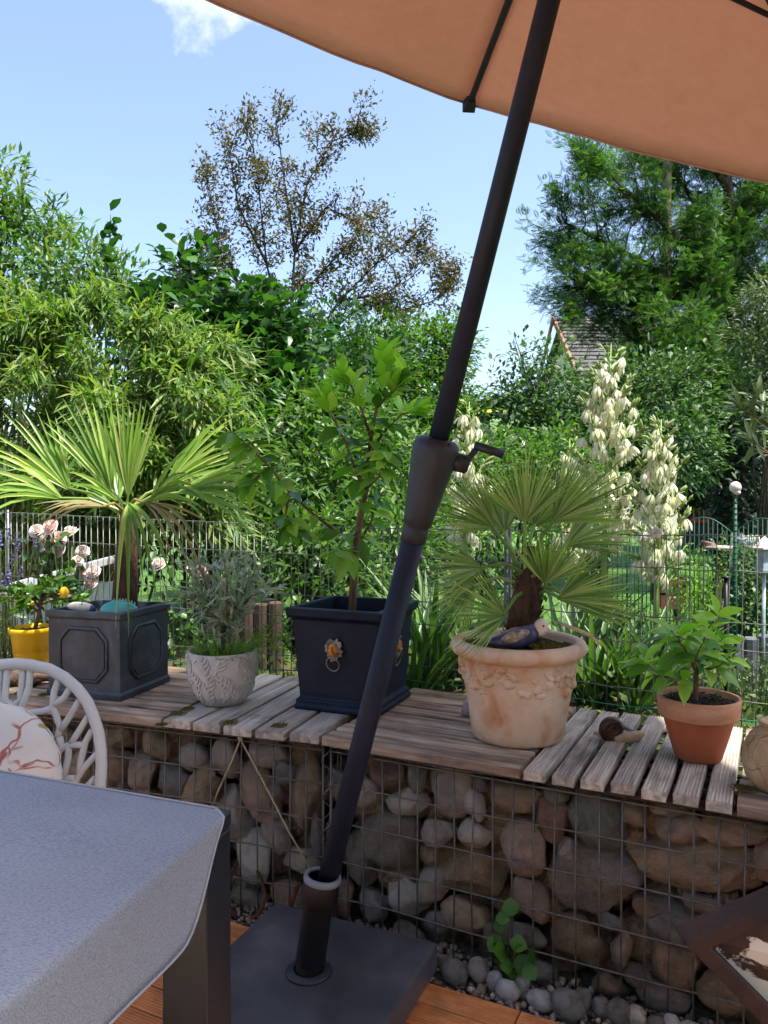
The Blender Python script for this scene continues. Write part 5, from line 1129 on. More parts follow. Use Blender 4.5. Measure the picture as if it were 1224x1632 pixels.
def stake(px, y0, y1, d, r, m, label, cap, name):
    a = P(px, y0, d); g = P(px, y1, d); t = thing(name, label, 'stake', g); mb = MB(); mb.tube([g, a], r, 10)
    if cap == 'ball':
        z = g.z
        while z < a.z: mb.lathe([(r, 0), (r * 1.35, .004), (r, .008)], Vector((a.x, a.y, z)), 8); z += .02
    mb.build('rod', m, t, True); mb = MB()
    if cap == 'ball': mb.ball(a + Vector((0, 0, .014)), (.0205, .0205, .021), 18, 12); mb.ball(a + Vector((.004, -.006, -.004)), (.012, .012, .010), 10, 8); mb.build('ball', M['white_glaze'], t, True)
    else: mb.tube([a, a + Vector((0, 0, .008))], r * 2.0, 12); mb.build('cap', m, t, True)
stake(1172, 783, 1140, 2.75, .006, M['greenpost'], 'green plant stake topped with a white ball', 'ball', 'plant_stake')
stake(1157, 922, 1140, 2.70, .0075, M['black_tube'], 'short dark post with a flat cap left of the green stake', 'flat', 'garden_post')
# lantern-like white feeder at the right edge
c = P(1218, 880, 2.9); t = thing('bird_feeder', 'pale grey lantern shaped bird feeder at the right picture edge', 'bird feeder', c - Vector((0, 0, .08)))
mb = MB(); mb.lathe([(.034, -.075), (.038, -.07), (.022, .01), (.022, .0)], c, 6); mb.build('body', M['grey_glaze'], t); mb = MB(); mb.lathe([(0, .062), (.012, .05), (.045, .018), (.045, .012), (0, .012)], c, 6); mb.build('roof', M['white_glaze'], t)
mb = MB(); mb.tube([c + Vector((0, 0, -.07)), Vector((c.x, c.y, .40))], .007, 8); mb.build('pole', M['grey_glaze'], t, True)
c = P(1196, 868, 2.85); t = thing('planter_trough', 'small white openwork trough with a turquoise dish on the fence', 'trough', c)
mb = MB(); mb.box(c + Vector((0, 0, -.004)), (.05, .03, .004)); mb.build('tray', M['white_glaze'], t)
for k in range(7): mb = MB(); mb.tube([c + Vector((-.024 + k * .008, -.015, -.002)), c + Vector((-.024 + k * .008, -.016, .032 + .004 * (k % 2)))], .0022, 5); mb.build('picket', M['white_glaze'], t, True)
mb = MB(); mb.lathe([(0, 0), (.013, 0), (.017, .014), (.015, .014), (0, .006)], c + Vector((-.002, 0, 0)), 16); mb.build('dish', M['turq'], t, True)
# rusty fire box, bird table, bins, farther green fence
c = P(1073, 945, 5.2); t = thing('fire_box', 'rusty open metal box standing in the herbs behind the fence', 'fire box', Vector((c.x, c.y, .0))); M['rust_box'] = mat('rust_box', ['3a211a', '56352a', '6a4535'], 9, .9, bmp=.4)
bw, bh = .17, .2; z0 = c.z - bh / 2
for (dx, dz, w_, h_) in ((0, bh - .03, bw, .06), (0, .045, bw, .11), (-bw / 2 + .02, .12, .04, .07), (bw / 2 - .04, .12, .08, .07)):
    mb = MB(); mb.box(Vector((c.x + dx, c.y, z0 + dz)), (w_, .006, h_)); mb.build('front_plate', M['rust_box'], t)
for sg in (-1, 1): mb = MB(); mb.box(Vector((c.x + sg * (bw / 2 + .003), c.y + .085, z0 + bh / 2)), (.006, .17, bh)); mb.build('side_plate', M['rust_box'], t)
for sg in (-1, 1): mb = MB(); mb.box(Vector((c.x + sg * .07, c.y + .1, z0 / 2)), (.02, .02, z0)); mb.build('leg', M['rust_box'], t)
c = P(1146, 872, 4.6); t = thing('bird_table', 'round wooden bird table on a dark pole on the lawn', 'bird table', Vector((c.x, c.y, 0)))
mb = MB(); mb.lathe([(0, -.012), (.09, -.012), (.095, 0), (.09, .006), (0, .004)], c, 24); mb.build('tray', M['wood_grey'], t, True); mb = MB(); mb.tube([c - Vector((0, 0, .01)), Vector((c.x - .005, c.y, 0))], .02, 8); mb.build('pole', M['bark_dark'], t, True)
for k in range(3): mb = MB(); mb.tube([c + Vector((-.12, -.02 * k, .012 + .012 * k)), c + Vector((-.02, .01 * k, .008 + .005 * k))], .008, 6); mb.build('twig', M['bark'], t, True)
M['red'] = mat('red_plastic', ['9a1414', 'b41e1c'], 5, .4, bmp=0); M['dark_blue'] = mat('dark_blue_plastic', ['12161f', '1a2030'], 5, .5, bmp=0)
c = P(1110, 834, 17); t = thing('waste_bin', 'dark bin with a red lid standing far back under the trees', 'bin', Vector((c.x, c.y, 0)))
mb = MB(); mb.frame(Vector((c.x - .22, c.y, 0)), Vector((.44, 0, 0)), Vector((0, .5, 0)), Vector((0, 0, c.z - .02))); mb.build('body', M['dark_blue'], t, bevel=.02); mb = MB(); mb.frame(Vector((c.x - .25, c.y - .02, c.z - .018)), Vector((.5, 0, 0)), Vector((0, .55, 0)), Vector((0, 0, .13))); mb.build('lid', M['red'], t, bevel=.04)
c = P(1162, 846, 16); t = thing('red_box', 'red plastic tub standing far back beside the dark bin', 'tub', Vector((c.x, c.y, 0)))
mb = MB(); mb.lathe([(0, 0), (.16 * r2, 0), (.19 * r2, c.z + .18), (.20 * r2, c.z + .18), (.20 * r2, c.z + .21), (.17 * r2, c.z + .21), (.15 * r2, .1), (0, .1)], Vector((c.x, c.y, .01)), 4, Matrix.Rotation(math.pi / 4, 3, 'Z')); mb.build('tub', M['red'], t, bevel=.02)
# arched green fence
def arched(px0, px1, d0_, d1_, label):
    a = P(px0, 870, d0_); b_ = P(px1, 870, d1_); a.z = b_.z = 0; t = thing('arched_fence', label, 'fence', (a + b_) / 2, 'green garden fence panels with arched tops'); mb = MB(); n_ = 12; L = (b_ - a)
    def top_(q): return .93 + .10 * math.sin(math.pi * q)
    for i in range(n_ + 1): q = i / n_; mb.tube([a + L * q + Vector((0, 0, .02)), a + L * q + Vector((0, 0, top_(q)))], .004 if i % n_ else .008, 5)
    for z in (.1, .3, .5, .7, .9): mb.tube([a + Vector((0, 0, z)), b_ + Vector((0, 0, z))], .0035, 5)
    mb.tube([a + L * q + Vector((0, 0, top_(q))) for q in np.linspace(0, 1, 16)], .005, 6); mb.build('bars', M['greenpost'], t, True)
arched(905, 1000, 5.4, 5.5, 'arched green fence panel left, half hidden behind the yucca flowers')
arched(1000, 1075, 5.5, 5.4, 'arched green fence panel behind the right yucca flower stalk')
arched(1078, 1166, 5.4, 5.2, 'arched green fence panel left of the white ball stake')
arched(1170, 1262, 5.2, 5.0, 'arched green fence panel at the right picture edge')
# palisade posts in the beds
M['palisade_wood'] = mat('palisade_wood', ['2a211a', '43362b', '5a4a3b'], 8, .9, stretch=(3, 3, .5), bmp=.6); M['palisade_concrete'] = mat('palisade_concrete', ['3a3c42', '50535a', '666970'], 10, .9, bmp=.4)
for i, px in enumerate((372, 394, 416, 438)):
    c = P(px, 962 - 3 * (i % 2), 3.35); mb = MB(); mb.tube([Vector((c.x, c.y, .2)), Vector((c.x, c.y, c.z - .006)), Vector((c.x, c.y, c.z))], [.031, .031, .024], 10); tag(mb.build('palisade_post', M['palisade_wood'], smooth=False), ['leftmost brown palisade post behind the olive pot', 'second brown palisade post behind the olive pot', 'third brown palisade post, between olive pot and navy planter', 'rightmost brown palisade post close to the navy planter'][i], 'palisade post', 'palisade posts edging the beds')
for i, px in enumerate((1172, 1196, 1220)):
    c = P(px, 1012 + 4 * (i % 2), 3.7); mb = MB(); mb.tube([Vector((c.x, c.y, .1)), Vector((c.x, c.y, c.z - .006)), Vector((c.x, c.y, c.z))], [.038, .038, .03], 10); tag(mb.build('palisade_post', M['palisade_concrete']), ['grey concrete palisade post just behind the citrus seedling', 'middle grey concrete palisade post right of the citrus seedling', 'grey concrete palisade post at the right picture edge'][i], 'palisade post', 'palisade posts edging the beds')
# cold frame with white rail at the left
M['white_metal'] = mat('white_metal', ['a9adb0', 'bcc0c2'], 8, .4, bmp=.05); M['pane'] = mat('pane', ['4d5a5c', '657274'], 3, .12, bmp=0)
a = P(-30, 948, 3.05); b_ = P(186, 889, 3.75); t = thing('cold_frame', 'cold frame with a white metal rail sloping behind the yellow pot', 'cold frame', Vector((a.x, a.y, .4))); zz = Vector((0, 0, 1)); dd = (b_ - a)
mb = MB(); mb.frame(a - zz * .018, dd, Vector((.02, .03, 0)), zz * .036); mb.build('rail', M['white_metal'], t, bevel=.003)
mb = MB(); mb.frame(a - zz * (a.z - .42) + Vector((.004, .006, 0)), Vector((dd.x, dd.y, 0)), Vector((.008, .012, 0)), zz * (a.z - .44)); mb.build('pane', M['pane'], t)
for q in (0, .5, 1): p = a + dd * q; mb = MB(); mb.frame(Vector((p.x - .012, p.y - .004, .40)), Vector((.024, 0, 0)), Vector((.0, .024, 0)), zz * (p.z - .418)); mb.build('upright', M['white_metal'], t)

# ------------------------------------------------------------------ bed plants behind the fence
def sword_clump(name, label, cat, c, n, L, w, m, spread=.6, group=None, seed=1, curl=.5):
    t = thing(name, label, cat, c, group); a = rng.uniform(0, 2 * np.pi, n); O = np.stack([c.x + .05 * np.cos(a) * rng.random(n), c.y + .05 * np.sin(a) * rng.random(n), np.full(n, c.z)], 1); k = rng.uniform(.1, 1, n) * spread
    D = np.stack([np.cos(a) * k, np.sin(a) * k, np.ones(n)], 1); V_, F2, r_ = scatter(leaf_t(7, w, .35, .3, curl), O, D, np.tile([0, 0, 1.], (n, 1)) + D * np.array([.6, .6, 0]), rng.uniform(.6, 1.05, n) * L); o = link('leaves', arr_mesh('leaves', V_, F2, m, r_), t); stuff(o); return t
M['sword'] = leafmat('sword', ['27471c', '3d6628', '5d8238', '7d9a52'], .3, .4, k=1.5)
M['yucca_leaf'] = leafmat('yucca_leaf', ['3f5f36', '56784a', '71905c'], .25, .45, k=1.5)
for i, (px, d, n_, L, lab) in enumerate([(690, 2.95, 60, .62, 'dense clump of long sword leaves just right of the navy planter'), (655, 2.75, 34, .5, 'loose clump of strap leaves right behind the navy planter'), (760, 3.05, 44, .55, 'clump of long strap leaves behind the large terracotta pot'), (945, 2.75, 46, .48, 'clump of broad dark strap leaves right of the large terracotta pot'), (1010, 2.7, 40, .45, 'clump of leaning strap leaves behind the snail'), (900, 3.0, 40, .55, 'clump of strap leaves hidden behind the fan palm')]):
    c = P(px, 1100, d); c.z = .41; sword_clump('strap_leaf_plant', lab, 'plant', c, n_, L, .055, M['sword'], .75, 'strap leaved plants behind the fence', curl=.35)
# yuccas in flower
M['yucca_stem'] = mat('yucca_stem', ['6d8a3e', '86a052'], 10, .6); m, n, b, o_ = newmat('yucca_petal'); b.inputs['Base Color'].default_value = lin('d8d9b6'); b.inputs['Roughness'].default_value = .6; oi = n.nodes.new('ShaderNodeObjectInfo'); r = ramp(n, ['c9cf9a', 'dcdcc0', 'e6e3d2'], None, oi.outputs['Random']); n.links.new(r.outputs[0], b.inputs['Base Color']); tr = n.nodes.new('ShaderNodeBsdfTranslucent'); tr.inputs['Color'].default_value = lin('dfe2b4'); mxs = n.nodes.new('ShaderNodeMixShader'); mxs.inputs[0].default_value = .35; n.links.new(b.outputs[0], mxs.inputs[1]); n.links.new(tr.outputs[0], mxs.inputs[2]); n.links.new(mxs.outputs[0], o_.inputs[0]); M['yucca_petal'] = m
M['yucca_bud'] = leafmat('yucca_bud', ['8fa850', 'a9bb6c', 'c3cb8c'], .3, .55, k=1.5)
def bell_mesh(name):
    mb = MB(); 
    for k in range(6):
        a0 = k * math.pi / 3; V = []; F = []
        for i in range(5):
            t_ = i / 4; rr = (.10 + .38 * math.sin(min(1, t_ * 1.25) * math.pi * .62)) * (1 if k % 2 else .93); z = -t_ * 1.0; hw = .56 * (math.sin(math.pi * (.12 + .86 * t_))) * .75
            for sg in (-1, 0, 1): a_ = a0 + sg * hw; V.append((rr * math.cos(a_) , rr * math.sin(a_), z))
        for i in range(4):
            for j in range(2): x = i * 3 + j; F.append((x, x + 1, x + 4, x + 3))
        mb.add(V, F)
    return mb.mesh(name, M['yucca_petal'], True)
def bud_mesh(name):
    mb = MB(); mb.tube([(0, 0, 0), (0, 0, .25), (0, 0, .6), (0, 0, 1)], [.05, .15, .16, .02], 6); return mb.mesh(name, M['yucca_bud'], True)
BELL = bell_mesh('flower'); BUD = bud_mesh('bud')
def yucca(label, px, ytop, ybot, ymid, d, wpx, nf, nb, lean=0, seed=1):
    """flower stalk: bells low and in the middle, buds towards the tips of the side branches"""
    r_ = random.Random(seed); base = P(px, 1100, d); base.z = .40; top = P(px + lean, ytop, d); bot = P(px, ybot, d); t = thing('yucca', label, 'yucca', base, 'white flowering yuccas behind the fence'); mb = MB(); mb.tube([base, bot, bot.lerp(top, .5), top], [.014, .012, .008, .002], 8)
    W = wpx * d / FPX; nbr = 44; spots = []
    for k in range(nbr):
        q = .04 + .94 * k / nbr; p = bot.lerp(top, q); a = k * 2.4; ln = W * (1.0 if q < .45 else max(.16, 1.0 - (q - .45) / .66)) * r_.uniform(.8, 1.15); dz = ln * r_.uniform(.6, 1.3); e = p + Vector((math.cos(a) * ln, math.sin(a) * ln, dz)); mb.tube([p, p.lerp(e, .5) + Vector((math.cos(a) * ln * .1, math.sin(a) * ln * .1, -.01)), e], [.004, .003, .0018], 5); spots.append((p, e, a, q))
    mb.build('stem', M['yucca_stem'], t, True)
    for i in range(nf):
        p, e, a, q = spots[r_.randrange(int(nbr * .95))]; u = r_.uniform(.25, .98); c = p.lerp(e, u) + Vector((r_.gauss(0, .008), r_.gauss(0, .008), 0)); o = link('flower', BELL, t); s = r_.uniform(.036, .052) * d / 3.0
        o.matrix_basis = Matrix.Translation(c) @ Matrix.Rotation(r_.uniform(0, 6), 4, 'Z') @ Matrix.Rotation(r_.uniform(0, .55), 4, 'X') @ Matrix.Diagonal((s * .92, s * .92, s, 1))
    for i in range(nb):
        p, e, a, q = spots[r_.randrange(nbr)]; u = r_.uniform(.75, 1.15); c = p.lerp(e, u); o = link('bud', BUD, t); s = r_.uniform(.022, .042) * d / 3.0; dv = Vector((math.cos(a) + r_.gauss(0, .5), math.sin(a) + r_.gauss(0, .5), r_.uniform(.3, 1.6)))
        o.matrix_basis = Matrix.Translation(c) @ dv.to_track_quat('Z', 'Y').to_matrix().to_4x4() @ Matrix.Diagonal((s, s, s, 1))
    c = base; n_ = 50; a = rng.uniform(0, 2 * np.pi, n_); k = rng.uniform(.15, 1.2, n_); O = np.tile(np.array(c), (n_, 1)); D = np.stack([np.cos(a) * k, np.sin(a) * k, np.ones(n_)], 1)
    V_, F2, rr = scatter(leaf_t(4, .07, .4, .2, .1), O, D, np.tile([0, 0, 1.], (n_, 1)) + D * .5, rng.uniform(.25, .42, n_)); stuff(link('leaves', arr_mesh('leaves', V_, F2, M['yucca_leaf'], rr), t))
yucca('tallest yucca flower stalk with white bells right of the fan palm', 962, 548, 905, 0, 3.15, 50, 240, 300, 12, 2)
yucca('second yucca flower stalk, lower, left of the white ball stake', 1046, 668, 950, 0, 2.95, 38, 150, 240, 8, 3)
yucca('yucca flower stalk half hidden behind the parasol crank', 742, 640, 880, 0, 3.3, 30, 70, 90, 6, 4)
yucca('yucca flower stalk mostly hidden behind the fan palm, left of the tallest', 908, 700, 900, 0, 3.4, 26, 30, 40, 0, 6)

# roses and lavender at the left
M['rose'] = mat('rose_petal', ['e0cbbf', 'e8ddd4', 'ece6df'], 30, .7, bmp=.2); M['rose_pink'] = mat('rose_pink', ['d8b3aa', 'e4c8bf', 'e9dad3'], 30, .7, bmp=.2)
M['rose_leaf'] = leafmat('rose_leaf', ['2e4f1e', '44702a', '62903a'], .35, .4, k=1.5)
def rose_mesh(name, m, seed):
    r_ = random.Random(seed); mb = MB()
    for ring, (cnt, rad, hh) in enumerate(((3, .25, 1.35), (5, .45, 1.32), (6, .68, 1.15), (7, .86, .85), (7, 1.0, .5))):
        for k in range(cnt):
            a0 = 2 * math.pi * k / cnt + ring * .5 + r_.uniform(-.2, .2); V = []; F = []; hw = math.pi / cnt * 1.35
            for i in range(5):
                t_ = i / 4
                for j in range(5):
                    a_ = a0 + (j / 4 - .5) * 2 * hw * (.6 + .4 * math.sin(t_ * 2.2)); rr = rad * (.25 + .75 * t_ ** .7) * (1 + .06 * r_.uniform(-1, 1)) + (.12 * t_ ** 4 if ring > 1 else 0); V.append((rr * math.cos(a_), rr * math.sin(a_), hh * t_ - (.18 * t_ ** 5 if ring > 1 else 0) - .1))
            for i in range(4):
                for j in range(4): x = i * 5 + j; F.append((x, x + 1, x + 6, x + 5))
            mb.add(V, F)
    return mb.mesh(name, m, True)
ROSE = [rose_mesh('bloom', M['rose'], 1), rose_mesh('bloom', M['rose_pink'], 2), rose_mesh('bloom', M['rose'], 3)]
def rosebush(label, cpx, blooms, d, nleaf, rad):
    c = P(cpx, 900, d); base = Vector((c.x, c.y, .41)); t = thing('rose_bush', label, 'rose bush', base, 'pale roses behind the fence'); mb = MB(); O = []; D = []
    for (x, y, r_px) in blooms:
        p = P(x, y, d + rnd.uniform(-.06, .06)); st = base + Vector((rnd.uniform(-.1, .1), rnd.uniform(-.05, .1), 0)); mid = st.lerp(p, .55) + Vector((rnd.uniform(-.03, .03), 0, .02)); mb.tube([st, mid, p], [.005, .004, .003], 6)
        o = link('bloom', ROSE[rnd.randrange(3)], t); s = r_px * .86 * d / FPX; dv = Vector((rnd.gauss(0, .5), -.6 + rnd.gauss(0, .4), .7)); o.matrix_basis = Matrix.Translation(p) @ dv.to_track_quat('Z', 'Y').to_matrix().to_4x4() @ Matrix.Diagonal((s, s, s, 1))
        for k in range(nleaf): q = rnd.random(); w_ = st.lerp(mid, q) if rnd.random() < .5 else mid.lerp(p, q * .9); O.append(np.array(w_) + rng.normal(size=3) * rad); D.append(rng.normal(size=3) + np.array([0, -.2, .2]))
    mb.build('stems', M['twig_green'], t, True); O = np.array(O); V_, F2, r_ = scatter(leaf_t(3, .6, .45, .12, .12), O, np.array(D), rdir(len(O)) * .6 + np.array([0, -.3, 1]), rng.uniform(.03, .055, len(O))); stuff(link('foliage', arr_mesh('foliage', V_, F2, M['rose_leaf'], r_), t))
rosebush('rose bush with a cluster of pale pink blooms left of the palm trunk', 95, [(60, 848, 13), (84, 842, 14), (70, 862, 11), (92, 860, 14), (115, 852, 14), (98, 878, 13), (132, 880, 12), (124, 895, 10), (130, 914, 11), (151, 913, 12), (146, 932, 12), (62, 874, 10)], 3.05, 26, .035)
rosebush('rose bush with a single pink bloom right of the palm trunk', 256, [(256, 903, 14), (316, 915, 15), (305, 908, 10)], 3.0, 34, .04)
M['lavender'] = leafmat('lavender', ['5a4f86', '6f64a0', '8378ae'], .1, .8, k=1.5); M['lav_leaf'] = leafmat('lav_leaf', ['5d7038', '76884c', '8a9a60'], .25, .6, k=1.5)
c = P(-2, 960, 2.95); base = Vector((c.x, c.y, .41)); t = thing('lavender', 'lavender with violet flower spikes at the left picture edge', 'lavender', base); mb = MB(); O = []; D = []
for k in range(46):
    a = rnd.uniform(0, 6.28); p = base + Vector((math.cos(a) * .04, math.sin(a) * .04, 0)); e = base + Vector((math.cos(a) * rnd.uniform(.02, .14), math.sin(a) * rnd.uniform(.02, .14), rnd.uniform(.40, .66))); mb.tube([p, p.lerp(e, .5), e], [.002, .0016, .0012], 4, r=.5)
    for j in range(14): q = rnd.random(); O.append(np.array(e) + np.array([0, 0, -.05 * q]) + rng.normal(size=3) * .004); D.append(rng.normal(size=3) + np.array([0, 0, .6]))
mb.build('stems', M['lav_leaf'], t); O = np.array(O); V_, F2, r_ = scatter(leaf_t(1, .8, .5), O, np.array(D), rdir(len(O)), rng.uniform(.008, .014, len(O))); stuff(link('flower_spikes', arr_mesh('flower_spikes', V_, F2, M['lavender'], r_), t))
n_ = 500; O = np.stack([base.x + rng.normal(0, .07, n_), base.y + rng.normal(0, .07, n_), .42 + rng.random(n_) * .3], 1); V_, F2, r_ = scatter(leaf_t(2, .1, .5), O, rng.normal(size=(n_, 3)) * .5 + np.array([0, 0, .8]), rdir(n_), rng.uniform(.04, .07, n_)); stuff(link('foliage', arr_mesh('foliage', V_, F2, M['lav_leaf'], r_), t))
# green weed in front of the gabion
c = LR(.50, -.03, .02); t = thing('weed', 'bright green round leaved weed growing at the foot of the gabion', 'weed', c); M['weed'] = leafmat('weed', ['3c6a1c', '4f8228', '659a34'], .35, .5, k=1.5)
wl = leaf_mesh('leaf', leaf_t(5, .95, .5, .12, .15, .7), M['weed'])
mb = MB()
for (px, py, s) in [(800, 1448, .026), (790, 1462, .022), (806, 1475, .02), (797, 1492, .026), (812, 1500, .026), (790, 1512, .026), (805, 1520, .03), (820, 1522, .026), (797, 1540, .026), (812, 1545, .022), (842, 1522, .03), (836, 1535, .026), (852, 1528, .024), (790, 1528, .02), (818, 1538, .024), (783, 1500, .018)]:
    p = RP(px, py, LR(0, -.028 - rnd.random() * .02, 0), NR); mb.tube([c, c.lerp(p, .6) + Vector((0, 0, .01)), p], .0014, 4); place_leaf(wl, p, Vector((rnd.gauss(0, 1), -.7, rnd.gauss(.2, .6))), Vector((rnd.gauss(0, .3), -.8, .7)), s * 1.6, t)
mb.build('stems', M['twig_green'], t)
# low greenery (ground cover) on the bed
M['cover'] = leafmat('cover', ['3b5c22', '557c30', '76983f', '8da654'], .35, .55)
n_ = 9000; s_ = rng.uniform(-2.2, 2.6, n_); q_ = rng.uniform(.64, 2.6, n_); O = np.stack([ORG.x + ER.x * s_ + NR.x * q_, ORG.y + ER.y * s_ + NR.y * q_, .40 - .16 * np.clip(q_ - 1.3, 0, 3) + rng.random(n_) ** 2 * .17], 1)
V_, F2, r_ = scatter(leaf_t(1, .42, .45), O, rng.normal(size=(n_, 3)) * .8 + np.array([0, 0, .7]), rdir(n_) + np.array([0, -.2, .6]), rng.uniform(.025, .06, n_)); stuff(tag(link('ground_cover', arr_mesh('ground_cover', V_, F2, M['cover'], r_)), 'low leafy ground cover on the bed behind the fence', 'ground cover'))
# grey green herbs at the right
def herb(label, px, d, w_, h_, n_, m, sz, grp):
    c = P(px, 1000, d); base = Vector((c.x, c.y, .3)); t = thing('herb', label, 'herb', base, grp); mb = MB(); O = []; D = []
    for k in range(n_):
        a = rnd.uniform(0, 6.28); rr = math.sqrt(rnd.random()) * w_; e = base + Vector((math.cos(a) * rr, math.sin(a) * rr, h_ * rnd.uniform(.6, 1))); mb.tube([base + Vector((math.cos(a) * rr * .4, math.sin(a) * rr * .4, 0)), e], [.0025, .0012], 4, r=.4)
        for j in range(16): q = rnd.uniform(.25, 1); O.append(np.array(base.lerp(e, q)) + rng.normal(size=3) * .008); D.append(rng.normal(size=3) + np.array([0, 0, .2]))
    mb.build('stems', m, t); O = np.array(O); V_, F2, r_ = scatter(leaf_t(1, .5, .5), O, np.array(D), rdir(len(O)) + np.array([0, 0, .8]), rng.uniform(.6, 1.3, len(O)) * sz); stuff(link('foliage', arr_mesh('foliage', V_, F2, m, r_), t))
M['herb'] = leafmat('herb', ['56703e', '71885a', '8a9e70', 'a3b089'], .3, .6)
herb('grey green bushy herb behind the citrus seedling at the right edge', 1200, 2.75, .17, .36, 60, M['herb'], .018, 'herbs behind the fence'); herb('grey green herb between the strap leaves and the citrus seedling', 1100, 3.2, .22, .34, 60, M['herb'], .02, 'herbs behind the fence'); herb('pale herb behind the right yucca stalk', 1035, 3.6, .26, .36, 60, M['herb'], .02, 'herbs behind the fence')
herb('tall grass like herb on the lawn edge right of the fire box', 1110, 4.4, .2, .62, 50, M['grass_tuft'], .02, 'herbs behind the fence')
# olive branch reaching in from the right
t = thing('olive_tree', 'olive branches with pale green leaves reaching in at the right edge', 'olive tree', Vector((1.25, 2.3, .42))); M['olive_big'] = leafmat('olive_big', ['5f7a44', '7a9458', '95a872'], .35, .45, k=1.5); mb = MB(); tk = [Vector((1.25, 2.3, .42)), Vector((1.27, 2.3, .9)), Vector((1.24, 2.3, 1.3))]; mb.tube(tk, [.02, .016, .012], 8); spots = []
for L in [[(1250, 740, 2.2), (1215, 715, 2.15), (1195, 700, 2.12)], [(1250, 700, 2.25), (1212, 670, 2.2), (1190, 655, 2.2), (1172, 648, 2.2)], [(1260, 660, 2.2), (1225, 650, 2.2), (1205, 632, 2.2)], [(1255, 720, 2.3), (1228, 690, 2.3), (1215, 640, 2.3)]]:
    pts = [tk[-1]] + px_path(L); mb.tube(pts, list(np.linspace(.006, .0015, len(pts))), 6)
    for i in range(1, len(pts)):
        for q in (.3, .6, .9): spots.append((pts[i - 1].lerp(pts[i], q), (pts[i] - pts[i - 1]).normalized()))
mb.build('trunk', M['bark'], t, True); ol = leaf_mesh('leaf', leaf_t(4, .22, .5, .2, .1), M['olive_big'])
for p, d in spots:
    for _ in range(3): place_leaf(ol, p, d * .7 + Vector((rnd.gauss(0, .6), rnd.gauss(0, .6), rnd.gauss(.1, .6))), Vector((0, -.5, 1)), rnd.uniform(.055, .085), t)
# ------------------------------------------------------------------ trees and shrubs beyond
def leaves(parent, name, T, O, D, U, S, m):
    V_, F2, r_ = scatter(T, O, D, U, S); return stuff(link(name, arr_mesh(name, V_, F2, m, r_), parent))
def crown_pts(ells, nclump, per, sig, rs, inner=.55):
    """clumps spread through ellipsoids; returns leaf origins and outward directions"""
    O = []; D = []
    vol = np.array([e[1][0] * e[1][1] * e[1][2] for e in ells]) ** (2 / 3); vol /= vol.sum()
    for i in range(nclump):
        c, r = ells[rs.choice(len(ells), p=vol)]; u = rs.normal(size=3); u /= np.linalg.norm(u); q = inner + (1 - inner) * rs.random() ** .6; cc_ = np.array(c) + u * np.array(r) * q
        n_ = int(per * rs.uniform(.6, 1.4)); g = np.clip(rs.normal(size=(n_, 3)), -1.5, 1.5) * sig * rs.uniform(.7, 1.3) * np.array([1, 1, .8]); O.append(cc_ + g); D.append(unit(g + 1e-6) * .8 + u * .5 + rs.normal(size=(n_, 3)) * .45)
    return np.concatenate(O), np.concatenate(D)
def shrub(name, label, cat, base, ells, nclump, per, sig, T, size, m, stems=14, seed=1, inner=.5, droop=0.0, group=None, tips=0, lsd=.3):
    rs = np.random.default_rng(seed); t = thing(name, label, cat, base, group); O, D = crown_pts(ells, nclump, per, sig, rs, inner); D = D + np.array([0, 0, -droop]); mb = MB(); r_ = random.Random(seed)
    for k in range(stems):
        c, r = ells[r_.randrange(len(ells))]; e = Vector(c) + Vector((r_.uniform(-.7, .7) * r[0], r_.uniform(-.7, .7) * r[1], r_.uniform(0, .8) * r[2])); b0 = base + Vector((r_.uniform(-.15, .15), r_.uniform(-.1, .1), 0)); mid = b0.lerp(e, .5) + Vector((r_.uniform(-.1, .1), 0, .1)); mb.tube([b0, mid, e], [.022, .014, .004], 6)
    mb.build('stems', M['bark_dark'], t, True); n_ = len(O)
    leaves(t, 'foliage', T, O, D, rdir(n_) * .55 + np.array([.05, -.15, 1.0]), rs.uniform(1 - lsd, 1 + lsd, n_) * size, m); return t
LF1 = leaf_t(1, .5, .5); LF2 = leaf_t(2, .55, .42, .14, .18); LAN = leaf_t(2, .13, .4, .1, .22); RND = leaf_t(3, .85, .5, .1, .15, .7); LNC = leaf_t(2, .34, .4, .14, .2)
M['bamboo'] = leafmat('bamboo', ['3a641c', '588428', '7aa038', '98b44e', 'a8b45a'], .38, .45, k=1.2); M['culm'] = mat('culm', ['6d7a34', '8a9048'], 8, .5)
M['hazel'] = leafmat('hazel', ['1f3d18', '2d5620', '3f7028', '5a8c34'], .34, .42, k=1.35); M['lilac'] = leafmat('lilac', ['33601c', '4a7e26', '67983a', '86ac4c', '9aa850'], .38, .45, k=1.1)
M['plum'] = leafmat('plum', ['56583e', '6f7248', '82764c', '92804f', '6f7f4c'], .3, .5, tcol=(1.4, 1.25, .65, 1), k=1.1); M['mid'] = leafmat('mid', ['3b6a24', '55882e', '72a23c', '90b44e'], .4, .42, k=1.0)
M['deep'] = leafmat('deep', ['213f1a', '305522', '44702c'], .3, .5, k=1.8); M['apple'] = leafmat('apple', ['2f4f26', '456a34', '5f8446', '7c9a5e'], .3, .5, k=1.3); M['acacia'] = leafmat('acacia', ['2e5426', '44702f', '5c8a3a', '7a9f4c'], .36, .5, k=1.25); M['ivy'] = leafmat('ivy', ['16281a', '20371f', '2c4726'], .2, .45, k=1.7)
